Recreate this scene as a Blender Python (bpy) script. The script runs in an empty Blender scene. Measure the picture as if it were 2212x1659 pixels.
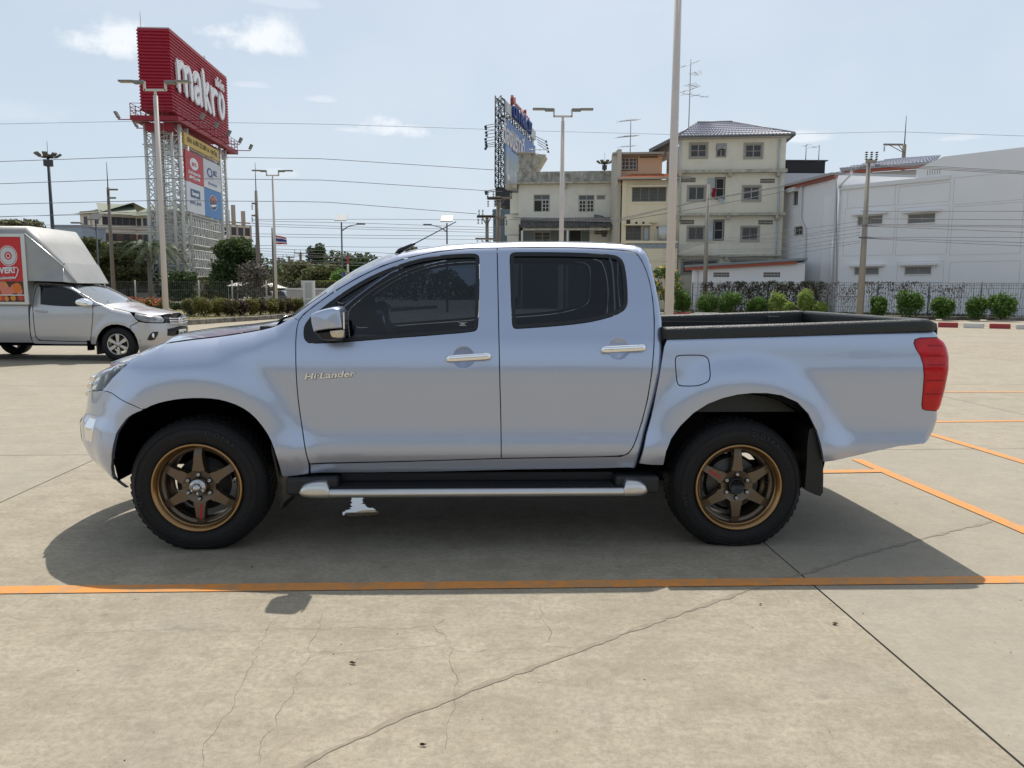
import bpy, bmesh, math, random
import numpy as np
from mathutils import Vector, Matrix
from mathutils.geometry import delaunay_2d_cdt
R = math.radians
random.seed(7); RNG = np.random.default_rng(5)
SC = bpy.context.scene
COL = SC.collection
# ---------------------------------------------------------------- camera, sky, sun, exposure
HC = 1.49; PITCH = R(7.0); ROLL = R(0.3); FPX = 1673.0; CX, CY = 1106.0, 829.5
cam_d = bpy.data.cameras.new("camera"); cam = bpy.data.objects.new("camera", cam_d); COL.objects.link(cam)
cam_d.sensor_width = 36; cam_d.lens = FPX / 2212 * 36; cam_d.clip_start = .05; cam_d.clip_end = 3000
cam.matrix_world = Matrix.Translation((0, 0, HC)) @ Matrix.Rotation(R(90) - PITCH, 4, 'X') @ Matrix.Rotation(ROLL, 4, 'Z')
SC.camera = cam
SUN = Vector((0.05, 0.53, 1.0)).normalized()
W = bpy.data.worlds.new("World"); SC.world = W; W.use_nodes = True
wt = W.node_tree; wt.nodes.clear()
def wn(t, **k):
    n = wt.nodes.new(t)
    for a, b in k.items(): setattr(n, a, b)
    return n
wo = wn('ShaderNodeOutputWorld'); bg = wn('ShaderNodeBackground'); sky = wn('ShaderNodeTexSky', sky_type='NISHITA', sun_disc=False)
sky.sun_elevation = math.asin(SUN.z); sky.sun_rotation = math.atan2(SUN.x, SUN.y)
sky.air_density = 1.0; sky.dust_density = 4.0; sky.ozone_density = 1.5; sky.altitude = 0
SKYK = 0.092
bg.inputs['Strength'].default_value = SKYK
# thin high haze whitens the blue, more toward the horizon; a few cumulus clouds sit low in the sky
tc = wn('ShaderNodeTexCoord'); sep = wn('ShaderNodeSeparateXYZ'); wt.links.new(tc.outputs['Generated'], sep.inputs[0])
def wmath(op, a, b=None, c=None, clamp=False):
    n = wn('ShaderNodeMath', operation=op); n.use_clamp = clamp
    for i, v in enumerate((a, b, c)):
        if v is None: continue
        if hasattr(v, 'name'): wt.links.new(v, n.inputs[i])
        else: n.inputs[i].default_value = v
    return n.outputs[0]
hz = wn('ShaderNodeMapRange'); wt.links.new(sep.outputs[2], hz.inputs[0])
hz.inputs[1].default_value = 0; hz.inputs[2].default_value = .65; hz.inputs[3].default_value = .88; hz.inputs[4].default_value = .38
mixh = wn('ShaderNodeMix', data_type='RGBA'); wt.links.new(hz.outputs[0], mixh.inputs[0]); wt.links.new(sky.outputs[0], mixh.inputs[6])
mixh.inputs[7].default_value = (6.95, 8.15, 9.35, 1)
def ray(x, y):
    u, v = x - CX, CY - y
    c, s = math.cos(ROLL), math.sin(ROLL)
    u, v = u * c - v * s, u * s + v * c
    return np.array([u, FPX * math.cos(PITCH) + v * math.sin(PITCH), -FPX * math.sin(PITCH) + v * math.cos(PITCH)])
clouds = [(550, 88, 110, 48, .95), (480, 70, 75, 34, .95), (595, 100, 60, 34, .8), (250, 100, 92, 46, .95), (285, 84, 60, 30, .9), (860, 280, 105, 32, .9), (845, 266, 55, 24, .95), (1725, 300, 60, 16, .6), (760, 282, 40, 9, .45), (690, 215, 50, 11, .4), (545, 185, 45, 10, .3), (2060, 300, 60, 8, .3), (590, 375, 60, 14, .3), (630, 8, 110, 14, .22), (1300, 20, 260, 30, .12), (60, 250, 130, 30, .15)]
tot = None
nz = wn('ShaderNodeTexNoise'); nz.inputs['Scale'].default_value = 13; nz.inputs['Detail'].default_value = 9; nz.inputs['Roughness'].default_value = .62
mp = wn('ShaderNodeMapping'); mp.inputs['Scale'].default_value = (1, 1, 1.25); wt.links.new(tc.outputs['Generated'], mp.inputs[0]); wt.links.new(mp.outputs[0], nz.inputs[0])
nz2 = wn('ShaderNodeTexNoise'); nz2.inputs['Scale'].default_value = 5; nz2.inputs['Detail'].default_value = 5; wt.links.new(mp.outputs[0], nz2.inputs[0])
for cxp, cyp, rx, ry, dens in clouds:
    d = Vector(ray(cxp, cyp)).normalized(); rt = d.cross(Vector((0, 0, 1))).normalized(); up = rt.cross(d)
    def dot(v, off, k):
        n = wn('ShaderNodeVectorMath', operation='DOT_PRODUCT'); wt.links.new(tc.outputs['Generated'], n.inputs[0]); n.inputs[1].default_value = v
        return wmath('MULTIPLY', n.outputs['Value'], k)
    a = dot(rt, 0, FPX / rx); b = dot(up, 0, FPX / ry)
    # flat base: lower half squeezed
    b2 = wmath('MULTIPLY', wmath('MINIMUM', b, 0.0), 1.7); b = wmath('ADD', wmath('MAXIMUM', b, 0.0), b2)
    rr = wmath('SQRT', wmath('ADD', wmath('MULTIPLY', a, a), wmath('MULTIPLY', b, b)))
    fall = wmath('SUBTRACT', 1.0, rr)
    m = wmath('ADD', wmath('MULTIPLY', fall, .9), wmath('MULTIPLY', wmath('SUBTRACT', nz.outputs[0], .5), 3.4))
    fr = wn('ShaderNodeVectorMath', operation='DOT_PRODUCT'); wt.links.new(tc.outputs['Generated'], fr.inputs[0]); fr.inputs[1].default_value = d
    front = wmath('GREATER_THAN', fr.outputs['Value'], 0.5)
    m = wmath('MULTIPLY', wmath('MULTIPLY', wmath('MULTIPLY', m, 1.6, clamp=True), wmath('MULTIPLY', wmath('ADD', fall, .45), 1.3, clamp=True)), dens)
    m = wmath('MULTIPLY', m, front)
    tot = m if tot is None else wmath('MAXIMUM', tot, m)
wisp = wmath('MULTIPLY', wmath('SUBTRACT', nz2.outputs[0], .42), .55, clamp=True)
tot = wmath('MAXIMUM', tot, wisp)
mixc = wn('ShaderNodeMix', data_type='RGBA'); wt.links.new(tot, mixc.inputs[0]); wt.links.new(mixh.outputs[2], mixc.inputs[6])
mixc.inputs[7].default_value = (9.4, 9.8, 10.3, 1)
wt.links.new(mixc.outputs[2], bg.inputs['Color']); wt.links.new(bg.outputs[0], wo.inputs['Surface'])
sd = bpy.data.lights.new("sun", 'SUN'); sd.energy = 4.1; sd.angle = R(0.53); sd.color = (1, .95, .87)
so = bpy.data.objects.new("sun", sd); COL.objects.link(so); so.rotation_euler = (-SUN).to_track_quat('-Z', 'Y').to_euler(); so.location = SUN * 80
SC.view_settings.view_transform = 'Standard'; SC.view_settings.look = 'None'; SC.view_settings.gamma = 1
SC.view_settings.exposure = 0.13; SC.view_settings.use_curve_mapping = False

# ---------------------------------------------------------------- helpers
def at(x, y, Y):
    d = ray(x, y); t = Y / d[1]; return np.array([d[0] * t, Y, HC + d[2] * t])
def gr(x, y, z=0.):
    d = ray(x, y); t = (z - HC) / d[2]; return np.array([d[0] * t, d[1] * t, z])
def onpl(x, y, P0, P1):            # pixel -> point on the vertical plane through ground points P0, P1
    n = np.array([-(P1[1] - P0[1]), P1[0] - P0[0], 0.]); d = ray(x, y)
    t = (n[:2] @ np.array(P0[:2])) / (n @ d); return np.array([d[0] * t, d[1] * t, HC + d[2] * t])
def proj(p):
    p = np.asarray(p, float); X, Y, Z = p[..., 0], p[..., 1], p[..., 2] - HC
    w = Y * math.cos(PITCH) - Z * math.sin(PITCH); v = Y * math.sin(PITCH) + Z * math.cos(PITCH)
    u, v = X / w * FPX, v / w * FPX; c, s = math.cos(ROLL), math.sin(ROLL)
    return CX + u * c + v * s, CY - (-u * s + v * c)

MATS = {}
def mat(name, col, rough=.6, metal=0., noise=0., nscale=4., bump=0., bscale=60., coat=0., coatr=.03, alpha=None, trans=0., ior=1.45, emit=None, spec=None, col2=None, spot=None, streak=None, coord='Object', rvar=0.):
    """principled material with optional colour mottling, streaks and fine relief"""
    if name in MATS: return MATS[name]
    m = bpy.data.materials.new(name); m.use_nodes = True; t = m.node_tree; p = t.nodes['Principled BSDF']
    def N(tp): return t.nodes.new(tp)
    p.inputs['Base Color'].default_value = (*col, 1); p.inputs['Roughness'].default_value = rough; p.inputs['Metallic'].default_value = metal
    p.inputs['Coat Weight'].default_value = coat; p.inputs['Coat Roughness'].default_value = coatr; p.inputs['IOR'].default_value = ior
    if spec is not None: p.inputs['Specular IOR Level'].default_value = spec
    if trans: p.inputs['Transmission Weight'].default_value = trans
    if emit: p.inputs['Emission Color'].default_value = (*emit[:3], 1); p.inputs['Emission Strength'].default_value = emit[3]
    if noise or bump or streak:
        tcn = N('ShaderNodeTexCoord'); cs = tcn.outputs[coord] if coord != 'World' else N('ShaderNodeNewGeometry').outputs['Position']
    if noise or streak:
        c2 = col2 or tuple(c * .55 for c in col)
        n1 = N('ShaderNodeTexNoise'); n1.inputs['Scale'].default_value = nscale; n1.inputs['Detail'].default_value = 7; n1.inputs['Roughness'].default_value = .62
        t.links.new(cs, n1.inputs[0])
        rp = N('ShaderNodeMapRange'); rp.inputs[1].default_value = .38; rp.inputs[2].default_value = .68; rp.inputs[3].default_value = 0; rp.inputs[4].default_value = noise
        t.links.new(n1.outputs[0], rp.inputs[0]); fac = rp.outputs[0]
        if streak:
            mpn = N('ShaderNodeMapping'); mpn.inputs['Scale'].default_value = (streak[0], streak[0], streak[1]); t.links.new(cs, mpn.inputs[0])
            n3 = N('ShaderNodeTexNoise'); n3.inputs['Scale'].default_value = 1; n3.inputs['Detail'].default_value = 5; t.links.new(mpn.outputs[0], n3.inputs[0])
            r3 = N('ShaderNodeMapRange'); r3.inputs[1].default_value = .5; r3.inputs[2].default_value = .75; r3.inputs[3].default_value = 0; r3.inputs[4].default_value = streak[2]; t.links.new(n3.outputs[0], r3.inputs[0])
            mx = N('ShaderNodeMath'); mx.operation = 'MAXIMUM'; t.links.new(fac, mx.inputs[0]); t.links.new(r3.outputs[0], mx.inputs[1]); fac = mx.outputs[0]
        mi = N('ShaderNodeMix'); mi.data_type = 'RGBA'; mi.inputs[6].default_value = (*col, 1); mi.inputs[7].default_value = (*c2, 1)
        t.links.new(fac, mi.inputs[0]); t.links.new(mi.outputs[2], p.inputs['Base Color'])
    if bump:
        n2 = N('ShaderNodeTexNoise'); n2.inputs['Scale'].default_value = bscale; n2.inputs['Detail'].default_value = 4; t.links.new(cs, n2.inputs[0])
        b = N('ShaderNodeBump'); b.inputs['Strength'].default_value = bump; b.inputs['Distance'].default_value = .02; t.links.new(n2.outputs[0], b.inputs['Height']); t.links.new(b.outputs[0], p.inputs['Normal'])
    MATS[name] = m; return m

def tint_glass(name, tint, gloss=1.0, ior=1.5):
    m = bpy.data.materials.new(name); m.use_nodes = True; t = m.node_tree; t.nodes.clear()
    o = t.nodes.new('ShaderNodeOutputMaterial'); tr = t.nodes.new('ShaderNodeBsdfTransparent'); gl = t.nodes.new('ShaderNodeBsdfGlossy'); mx = t.nodes.new('ShaderNodeMixShader'); f = t.nodes.new('ShaderNodeFresnel')
    f.inputs['IOR'].default_value = ior; tr.inputs[0].default_value = (*tint, 1); gl.inputs['Roughness'].default_value = .01; gl.inputs[0].default_value = (gloss, gloss, gloss, 1)
    t.links.new(f.outputs[0], mx.inputs[0]); t.links.new(tr.outputs[0], mx.inputs[1]); t.links.new(gl.outputs[0], mx.inputs[2]); t.links.new(mx.outputs[0], o.inputs[0])
    MATS[name] = m; return m

def link(name, me, m=None, parent=None, kind=None, label=None):
    o = bpy.data.objects.new(name, me); COL.objects.link(o)
    if m is not None and len(me.materials) == 0: me.materials.append(m)
    if parent is not None: o.parent = parent
    if kind: o['kind'] = kind
    if label: o['label'] = label
    return o
def tag(o, label=None, cat=None, group=None, kind=None):
    if label: o['label'] = label
    if cat: o['category'] = cat
    if group: o['group'] = group
    if kind: o['kind'] = kind
    return o
def thing(name, label, cat, loc=(0, 0, 0), rz=0., group=None):
    o = bpy.data.objects.new(name, None); COL.objects.link(o); o.location = tuple(float(v) for v in loc); o.rotation_euler = (0, 0, rz); o.empty_display_size = .2
    return tag(o, label, cat, group)
def copy_tree(o, parent=None):
    c = o.copy(); COL.objects.link(c)
    if parent is not None: c.parent = parent
    for ch in o.children: copy_tree(ch, c)
    return c
class MB:
    """collects simple solids; build() links them as one mesh object"""
    def __init__(s): s.v = []; s.f = []; s.sm = []
    def add(s, vs, fs, smooth=False):
        b = len(s.v); s.v += [tuple(float(c) for c in v) for v in vs]; s.f += [tuple(i + b for i in f) for f in fs]; s.sm += [smooth] * len(fs); return s
    def box(s, x0, x1, y0, y1, z0, z1):
        if x0 > x1: x0, x1 = x1, x0
        if y0 > y1: y0, y1 = y1, y0
        if z0 > z1: z0, z1 = z1, z0
        return s.add([(x0, y0, z0), (x1, y0, z0), (x1, y1, z0), (x0, y1, z0), (x0, y0, z1), (x1, y0, z1), (x1, y1, z1), (x0, y1, z1)],
                     [(0, 3, 2, 1), (4, 5, 6, 7), (0, 1, 5, 4), (1, 2, 6, 5), (2, 3, 7, 6), (3, 0, 4, 7)])
    def obox(s, p, q, w, h, up=(0, 0, 1)):   # bar from p to q, width w, height h
        return s.tube(p, q, w, n=4, h=h, up=up)
    def tube(s, p, q, r, r2=None, n=8, h=None, up=(0, 0, 1), caps=True):
        p, q = Vector(p), Vector(q); d = (q - p)
        if d.length < 1e-9: return s
        d.normalize(); up = Vector(up)
        if abs(d.dot(up)) > .97: up = Vector((1, 0, 0)) if abs(d.x) < .9 else Vector((0, 1, 0))
        a = d.cross(up).normalized(); b = a.cross(d).normalized(); vs = []
        for c, rr in ((p, r), (q, r if r2 is None else r2)):
            for i in range(n):
                if h is not None: sx, sy = ((1, 1), (-1, 1), (-1, -1), (1, -1))[i]; vs.append(c + a * (sx * rr / 2) + b * (sy * h / 2))
                else: t = 2 * math.pi * i / n; vs.append(c + a * (rr * math.cos(t)) + b * (rr * math.sin(t)))
        fs = [(i, (i + 1) % n, n + (i + 1) % n, n + i) for i in range(n)]
        k = len(s.f); s.add(vs, fs, h is None)
        if caps: s.add(vs, [tuple(range(n - 1, -1, -1)), tuple(range(n, 2 * n))])
        return s
    def path(s, pts, r, n=6, closed=False):
        P = [Vector(p) for p in pts]; m = len(P); vs = []; a = None
        for i in range(m):
            d = (P[min(i + 1, m - 1)] - P[max(i - 1, 0)]).normalized() if not closed else (P[(i + 1) % m] - P[i - 1]).normalized()
            if a is None: a = d.cross(Vector((0, 0, 1)) if abs(d.z) < .9 else Vector((1, 0, 0))).normalized()
            a = (a - d * a.dot(d)).normalized(); b = d.cross(a); rr = r[i] if hasattr(r, '__len__') else r
            vs += [P[i] + a * (rr * math.cos(2 * math.pi * k / n)) + b * (rr * math.sin(2 * math.pi * k / n)) for k in range(n)]
        fs = [(i * n + k, i * n + (k + 1) % n, ((i + 1) % m) * n + (k + 1) % n, ((i + 1) % m) * n + k) for i in range(m if closed else m - 1) for k in range(n)]
        s.add(vs, fs, True)
        if not closed: s.add(vs, [tuple(range(n))[::-1], tuple(range((m - 1) * n, m * n))])
        return s
    def prism(s, poly, axis, a0, a1):         # poly in the two other axes, extruded along axis
        n = len(poly); vs = []
        for a in (a0, a1):
            for (u, v) in poly: vs.append({'x': (a, u, v), 'y': (u, a, v), 'z': (u, v, a)}[axis])
        return s.add(vs, [tuple(range(n - 1, -1, -1)), tuple(range(n, 2 * n))] + [(i, (i + 1) % n, n + (i + 1) % n, n + i) for i in range(n)])
    def lathe(s, prof, c=(0, 0, 0), axis='y', n=48, smooth=True, a0=0., a1=2 * math.pi):   # prof = [(r, t)]
        m = len(prof); vs = []; full = a1 - a0 > 6.28; k = n if full else n + 1
        for i in range(k):
            t = a0 + (a1 - a0) * i / n
            for r, h in prof:
                a, b = r * math.cos(t), r * math.sin(t)
                v = {'y': (a, h, b), 'z': (a, b, h), 'x': (h, a, b)}[axis]; vs.append((v[0] + c[0], v[1] + c[1], v[2] + c[2]))
        fs = [(i * m + j, i * m + j + 1, ((i + 1) % k) * m + j + 1, ((i + 1) % k) * m + j) for i in range(n) for j in range(m - 1)]
        return s.add(vs, fs, smooth)
    def grid(s, pts, smooth=True, closed=False):            # pts[i][j]
        m = len(pts[0]); vs = [p for r in pts for p in r]
        return s.add(vs, [(i * m + j, i * m + j + 1, (i + 1) * m + j + 1, (i + 1) * m + j) for i in range(len(pts) - 1) for j in range(m - 1)], smooth)
    def mesh(s, name):
        me = bpy.data.meshes.new(name); me.from_pydata(s.v, [], s.f); me.polygons.foreach_set('use_smooth', s.sm); me.update(); return me
    def build(s, name, m, parent=None, kind=None, label=None, bevel=0., seg=2, fix=True, auto=None):
        me = s.mesh(name)
        if fix or bevel:
            bm = bmesh.new(); bm.from_mesh(me)
            bmesh.ops.remove_doubles(bm, verts=bm.verts, dist=1e-5)
            if bevel: bmesh.ops.bevel(bm, geom=[e for e in bm.edges if len(e.link_faces) == 2 and e.calc_face_angle(0) > .5], offset=bevel, segments=seg, affect='EDGES', profile=.5, clamp_overlap=True)
            bmesh.ops.recalc_face_normals(bm, faces=bm.faces)
            if auto:
                for f in bm.faces: f.smooth = True
                for e in bm.edges: e.smooth = not (len(e.link_faces) == 2 and e.calc_face_angle(0) > auto)
            bm.to_mesh(me); bm.free()
        return link(name, me, m, parent, kind, label)
TXT = {}
def text_mesh(s, size=1., depth=.01, bevel=0., off=0., align='CENTER', space=1.):
    key = (s, size, depth, bevel, off, align, space)
    if key in TXT: return TXT[key].copy()
    c = bpy.data.curves.new('text', 'FONT'); c.body = s; c.size = size; c.extrude = depth; c.bevel_depth = bevel; c.bevel_resolution = 2; c.offset = off; c.align_x = align; c.align_y = 'CENTER'; c.space_character = space; c.resolution_u = 4
    o = bpy.data.objects.new('text', c); COL.objects.link(o); dg = bpy.context.evaluated_depsgraph_get(); dg.update()
    me = bpy.data.meshes.new_from_object(o.evaluated_get(dg)); bpy.data.objects.remove(o); bpy.data.curves.remove(c)
    TXT[key] = me; return me.copy()
def place_text(name, s, size, depth, m, o, ux, uy, parent=None, sx=1., shear=0., bevel=0., off=0., space=1., wpos=None, align='CENTER'):
    """flat lettering: o origin, ux/uy unit axes (world or parent space)"""
    me = text_mesh(s, size, depth, bevel, off, align, space); n = len(me.vertices); co = np.empty(n * 3); me.vertices.foreach_get('co', co); co = co.reshape(-1, 3)
    ux, uy = np.array(ux, float), np.array(uy, float); un = np.cross(ux, uy)
    P = np.array(o, float) + np.outer(co[:, 0] * sx + co[:, 1] * shear, ux) + np.outer(co[:, 1], uy) + np.outer(co[:, 2], un)
    me.vertices.foreach_set('co', P.ravel()); me.materials.clear(); me.update()
    return link(name, me, m, parent)
# ---------------------------------------------------------------- curved sheet-metal surfaces
def seg_dist(P, poly, closed=True):
    P = np.asarray(P, float); A = np.asarray(poly, float); B = np.roll(A, -1, 0) if closed else A[1:]; A = A if closed else A[:-1]
    D = B - A; L = (D ** 2).sum(1) + 1e-12; out = np.full(len(P), 1e9); idx = np.zeros(len(P), int); tt = np.zeros(len(P))
    for k in range(len(A)):
        t = np.clip(((P - A[k]) @ D[k]) / L[k], 0, 1); d = np.hypot(*(P - A[k] - t[:, None] * D[k]).T); m = d < out; out[m] = d[m]; idx[m] = k; tt[m] = t[m]
    return out, idx, tt
def inside(P, poly):
    P = np.asarray(P, float); x, y = P[:, 0], P[:, 1]; r = np.zeros(len(P), bool); n = len(poly)
    for i in range(n):
        x0, y0 = poly[i]; x1, y1 = poly[(i + 1) % n]
        if y0 == y1: continue
        r ^= ((y0 > y) != (y1 > y)) & (x < (x1 - x0) * (y - y0) / (y1 - y0) + x0)
    return r
def area(p): p = np.asarray(p); return .5 * np.sum(p[:, 0] * np.roll(p[:, 1], -1) - np.roll(p[:, 0], -1) * p[:, 1])
def offset(p, d):      # positive = inward
    p = np.asarray(p, float)
    if area(p) < 0: p = p[::-1]
    e0 = p - np.roll(p, 1, 0); e1 = np.roll(p, -1, 0) - p
    e0 /= np.hypot(*e0.T)[:, None] + 1e-9; e1 /= np.hypot(*e1.T)[:, None] + 1e-9
    n0 = np.c_[-e0[:, 1], e0[:, 0]]; n1 = np.c_[-e1[:, 1], e1[:, 0]]; n = n0 + n1; l = (n ** 2).sum(1, keepdims=True); n = n * 2 / np.maximum(l, 1.0)
    return p + n * d
def smooth_poly(p, it=2, closed=True, keep=.35):      # Chaikin corner cutting on blunt corners only
    p = [np.array(q, float) for q in p]
    for _ in range(it):
        out = []; n = len(p)
        for i in range(n):
            if not closed and i in (0, n - 1): out.append(p[i]); continue
            a, b, c = p[i - 1], p[i], p[(i + 1) % n]; u, v = b - a, c - b; lu, lv = np.hypot(*u) + 1e-9, np.hypot(*v) + 1e-9
            if (u @ v) / (lu * lv) < keep: out.append(b)
            else: out += [b - u * .25, b + v * .25]
        p = out
    return np.array(p)
def densify(p, h, closed=True):
    p = np.asarray(p, float); out = []
    for i in range(len(p) if closed else len(p) - 1):
        a, b = p[i], p[(i + 1) % len(p)]; k = max(1, int(math.ceil(np.hypot(*(b - a)) / h))); out += [a + (b - a) * j / k for j in range(k)]
    if not closed: out.append(p[-1])
    return np.array(out)
class Surf:
    """vehicle side skin over (u, z); u runs back along the car, and round the front corner below x0"""
    def __init__(s, O, e1, hs, y0, yb, x0=None, xf=None, n=2.6, bumps=(), sil=None, tail=None, dents=()):
        s.O = np.array([O[0], O[1], 0.]); s.e1 = np.array([e1[0], e1[1], 0.]); s.e1 /= np.hypot(*s.e1[:2])
        s.e2 = np.array([-s.e1[1], s.e1[0], 0.]) if s.e1[0] > 0 else np.array([s.e1[1], -s.e1[0], 0.])    # away from the viewer
        s.hs = hs; s.y0 = y0; yb = np.array(yb, float); zz_ = np.linspace(yb[0, 0], yb[-1, 0], 600); yy_ = np.interp(zz_, yb[:, 0], yb[:, 1]); kk = np.exp(-.5 * (np.arange(-24, 25) / 8.) ** 2); kk /= kk.sum(); yy_ = np.convolve(np.pad(yy_, 24, mode='reflect', reflect_type='odd'), kk, 'valid'); s.yb = np.c_[zz_, yy_]; s.x0 = x0; s.xf = None if xf is None else np.array(xf, float); s.n = n; s.bumps = bumps; s.sil = sil; s.tail = tail; s.dents = dents
        if x0 is not None:
            ph = np.linspace(0, math.pi / 2, 600); cx = np.sin(ph) ** (2 / n); cy = np.cos(ph) ** (2 / n); a0 = x0 - s.xf[:, 1].min(); b0 = .9
            L = np.r_[0, np.cumsum(np.hypot(np.diff(cx * a0), np.diff(cy * b0)))]; s.L = L[-1]; s.tab = (L, cx, cy); s.uc = x0 - s.L
    def plan(s, u, z):
        b = np.interp(z, s.yb[:, 0], s.yb[:, 1]).astype(float); bump = np.zeros_like(b)
        for (xc, zc, ri, ro, A, lip) in s.bumps:
            r = np.hypot((u - xc) * 1.09, (z - zc)); t = np.clip((ro - r) / (ro - ri), 0, 1); bump += A * t * t * t * (t * (6 * t - 15) + 10) - lip * np.clip((ri - .02 - r) / .05, 0, 1) ** 2
        for (xc, zc, rx, rz, A) in s.dents:
            q = ((u - xc) / rx) ** 2 + ((z - zc) / rz) ** 2; bump -= A * np.clip(1 - q, 0, 1) ** 1.0 * (1 - .0 * q)
        if s.tail is not None:
            t = np.clip((u - s.tail[0]) / s.tail[1], 0, 1.2); b = b - s.tail[2] * t ** 3
        x = u.copy(); y = b.copy(); nx = np.zeros_like(b); ny = np.ones_like(b)
        if s.x0 is not None:
            m = u < s.x0
            L, cx, cy = s.tab; q = np.clip(s.x0 - u, 0, s.L); c = np.interp(q, L, cx); d = np.interp(q, L, cy)
            a = s.x0 - np.interp(z, s.xf[:, 0], s.xf[:, 1]); X = s.x0 - a * c; Y = b * d
            gx = -np.power(c, s.n - 1) / a; gy = np.power(np.maximum(d, 0), s.n - 1) / b; g = np.hypot(gx, gy) + 1e-9
            x = np.where(m, X, x); y = np.where(m, Y, y); nx = np.where(m, gx / g, nx); ny = np.where(m, gy / g, ny)
        return x + nx * bump, y + ny * bump, nx, ny
    def P(s, U, off=0.):
        U = np.asarray(U, float); u, z = U[:, 0], U[:, 1]; x, y, nx, ny = s.plan(u, z); o = np.zeros_like(x)
        if s.sil is not None:
            d, k, t = seg_dist(U, s.sil[:, :2], False); Rr = s.sil[k, 2] * (1 - t) + s.sil[k + 1, 2] * t
            A_s, D_s = s.sil[k, :2], s.sil[k + 1, :2] - s.sil[k, :2]; out = (D_s[:, 0] * (U[:, 1] - A_s[:, 1]) - D_s[:, 1] * (U[:, 0] - A_s[:, 0])) > 0     # beyond the silhouette: pull back onto its rim
            if out.any(): U = np.where(out[:, None], A_s + D_s * t[:, None], U); d = np.where(out, 0., d); u, z = U[:, 0], U[:, 1]; x, y, nx, ny = s.plan(u, z)
            d = np.minimum(d, Rr); o = Rr - np.sqrt(np.maximum(Rr ** 2 - (Rr - d) ** 2, 0))
            # outside the silhouette: stay on the rim
        o = o - off
        return np.c_[x - nx * o, y - ny * o, z]
    def world(s, p): return s.O + p[:, :1] * s.e1 + (s.y0 - p[:, 1:2]) * s.e2 + np.c_[np.zeros(len(p)), np.zeros(len(p)), p[:, 2]]
    def T(s, px, py, lat):       # pixel -> (x, z) on the plane y = lat
        d = ray(px, py); A = s.O + (s.y0 - lat) * s.e2; n = s.e2; t = (n @ (A - np.array([0, 0, HC]))) / (n @ d); p = np.array([0, 0, HC]) + d * t
        return np.array([(p - A) @ s.e1, p[2]])
    def inv(s, pts, lat=.9):     # pixels -> (u, z) on the skin by Newton steps
        pts = np.asarray(pts, float); U = np.array([s.T(x, y, lat) for x, y in pts]); h = 1e-3
        for _ in range(25):
            def F(V): return np.stack(proj(s.world(s.P(V))), 1)
            f = F(U); e = pts - f; fu = (F(U + [h, 0]) - f) / h; fz = (F(U + [0, h]) - f) / h
            det = fu[:, 0] * fz[:, 1] - fz[:, 0] * fu[:, 1]; det = np.where(np.abs(det) < 2e3, np.sign(det) * 2e3 + (det == 0) * 2e3, det)
            du = (e[:, 0] * fz[:, 1] - fz[:, 0] * e[:, 1]) / det; dz = (fu[:, 0] * e[:, 1] - e[:, 0] * fu[:, 1]) / det
            U = U + np.clip(np.c_[du, dz], -.06, .06) * .8
        return U
    def normals(s, U, off=0.):
        h = 2e-3; a = s.P(U + [h, 0], off) - s.P(U - [h, 0], off); b = s.P(U + [0, h], off) - s.P(U - [0, h], off); n = np.cross(b, a); n /= np.linalg.norm(n, axis=1)[:, None] + 1e-12
        return n * np.where((n[:, 1:2] < -1e-3) , -1, 1)
    def panel(s, name, outline, m, parent, holes=(), off=0., gap=.0028, roll=.004, grid=.03, flange=.022, mirror=True, label=None, sharp=False, far_name=None):
        O = densify(offset(outline, gap), .012); rings = [O] + [densify(offset(h, -gap), .012) for h in holes]
        pts = [p for r in rings for p in r]; edges = []; b = 0
        for r in rings:
            edges += [(b + i, b + (i + 1) % len(r)) for i in range(len(r))]; b += len(r)
        lo, hi = O.min(0), O.max(0); gx, gz = np.meshgrid(np.arange(lo[0], hi[0], grid), np.arange(lo[1], hi[1], grid)); G = np.c_[gx.ravel(), gz.ravel()] + 1e-4
        def ok(Q, dm):
            k = inside(Q, O)
            for h in rings[1:]: k &= ~inside(Q, h)
            for r in rings: k &= seg_dist(Q, r)[0] > dm
            return Q[k]
        extra = []
        for dd in (.005, .013, .028):
            for j, r in enumerate(rings): extra.append(ok(offset(r, dd if j == 0 else -dd), dd * .85))
        if s.sil is not None:
            S = densify(s.sil[:, :2], .02, False)
            for dd in (.012, .035, .06): 
                tang = np.gradient(S, axis=0); nn = np.c_[tang[:, 1], -tang[:, 0]]; nn /= np.hypot(*nn.T)[:, None] + 1e-9
                for sg in (1, -1): extra.append(ok(S + nn * dd * sg, .008))
        for (xc_, zc_, rx_, rz_, _a) in s.dents:
            q_ = np.linspace(-1.25, 1.25, 25); gx, gz = np.meshgrid(xc_ + q_ * rx_, zc_ + q_ * rz_); D_ = np.c_[gx.ravel(), gz.ravel()]; extra.append(ok(D_, .004)); G = G[(((G - [xc_, zc_]) / [rx_, rz_]) ** 2).sum(1) > 1.9]
        extra.append(ok(G, grid * .45)); E = np.vstack([e for e in extra if len(e)]) if any(len(e) for e in extra) else np.zeros((0, 2))
        allp = [Vector((float(a), float(c))) for a, c in pts] + [Vector((float(a), float(c))) for a, c in E]
        v, _, f, *_ = delaunay_2d_cdt(allp, edges, [], 0, 1e-6)
        V = np.array([(q[0], q[1]) for q in v]); F = np.array([t for t in f if len(t) == 3]); C = V[F].mean(1); k = inside(C, O)
        for h in rings[1:]: k &= ~inside(C, h)
        F = F[k]; d = np.min([seg_dist(V, r)[0] for r in rings], axis=0)
        P3 = s.P(V, off); N = s.normals(V, off); rl = roll * np.clip(1 - d / .006, 0, 1) ** 2; P3 = P3 - N * rl[:, None]
        # custom normals: bend outward at the rolled rim
        cnt = {}
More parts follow.
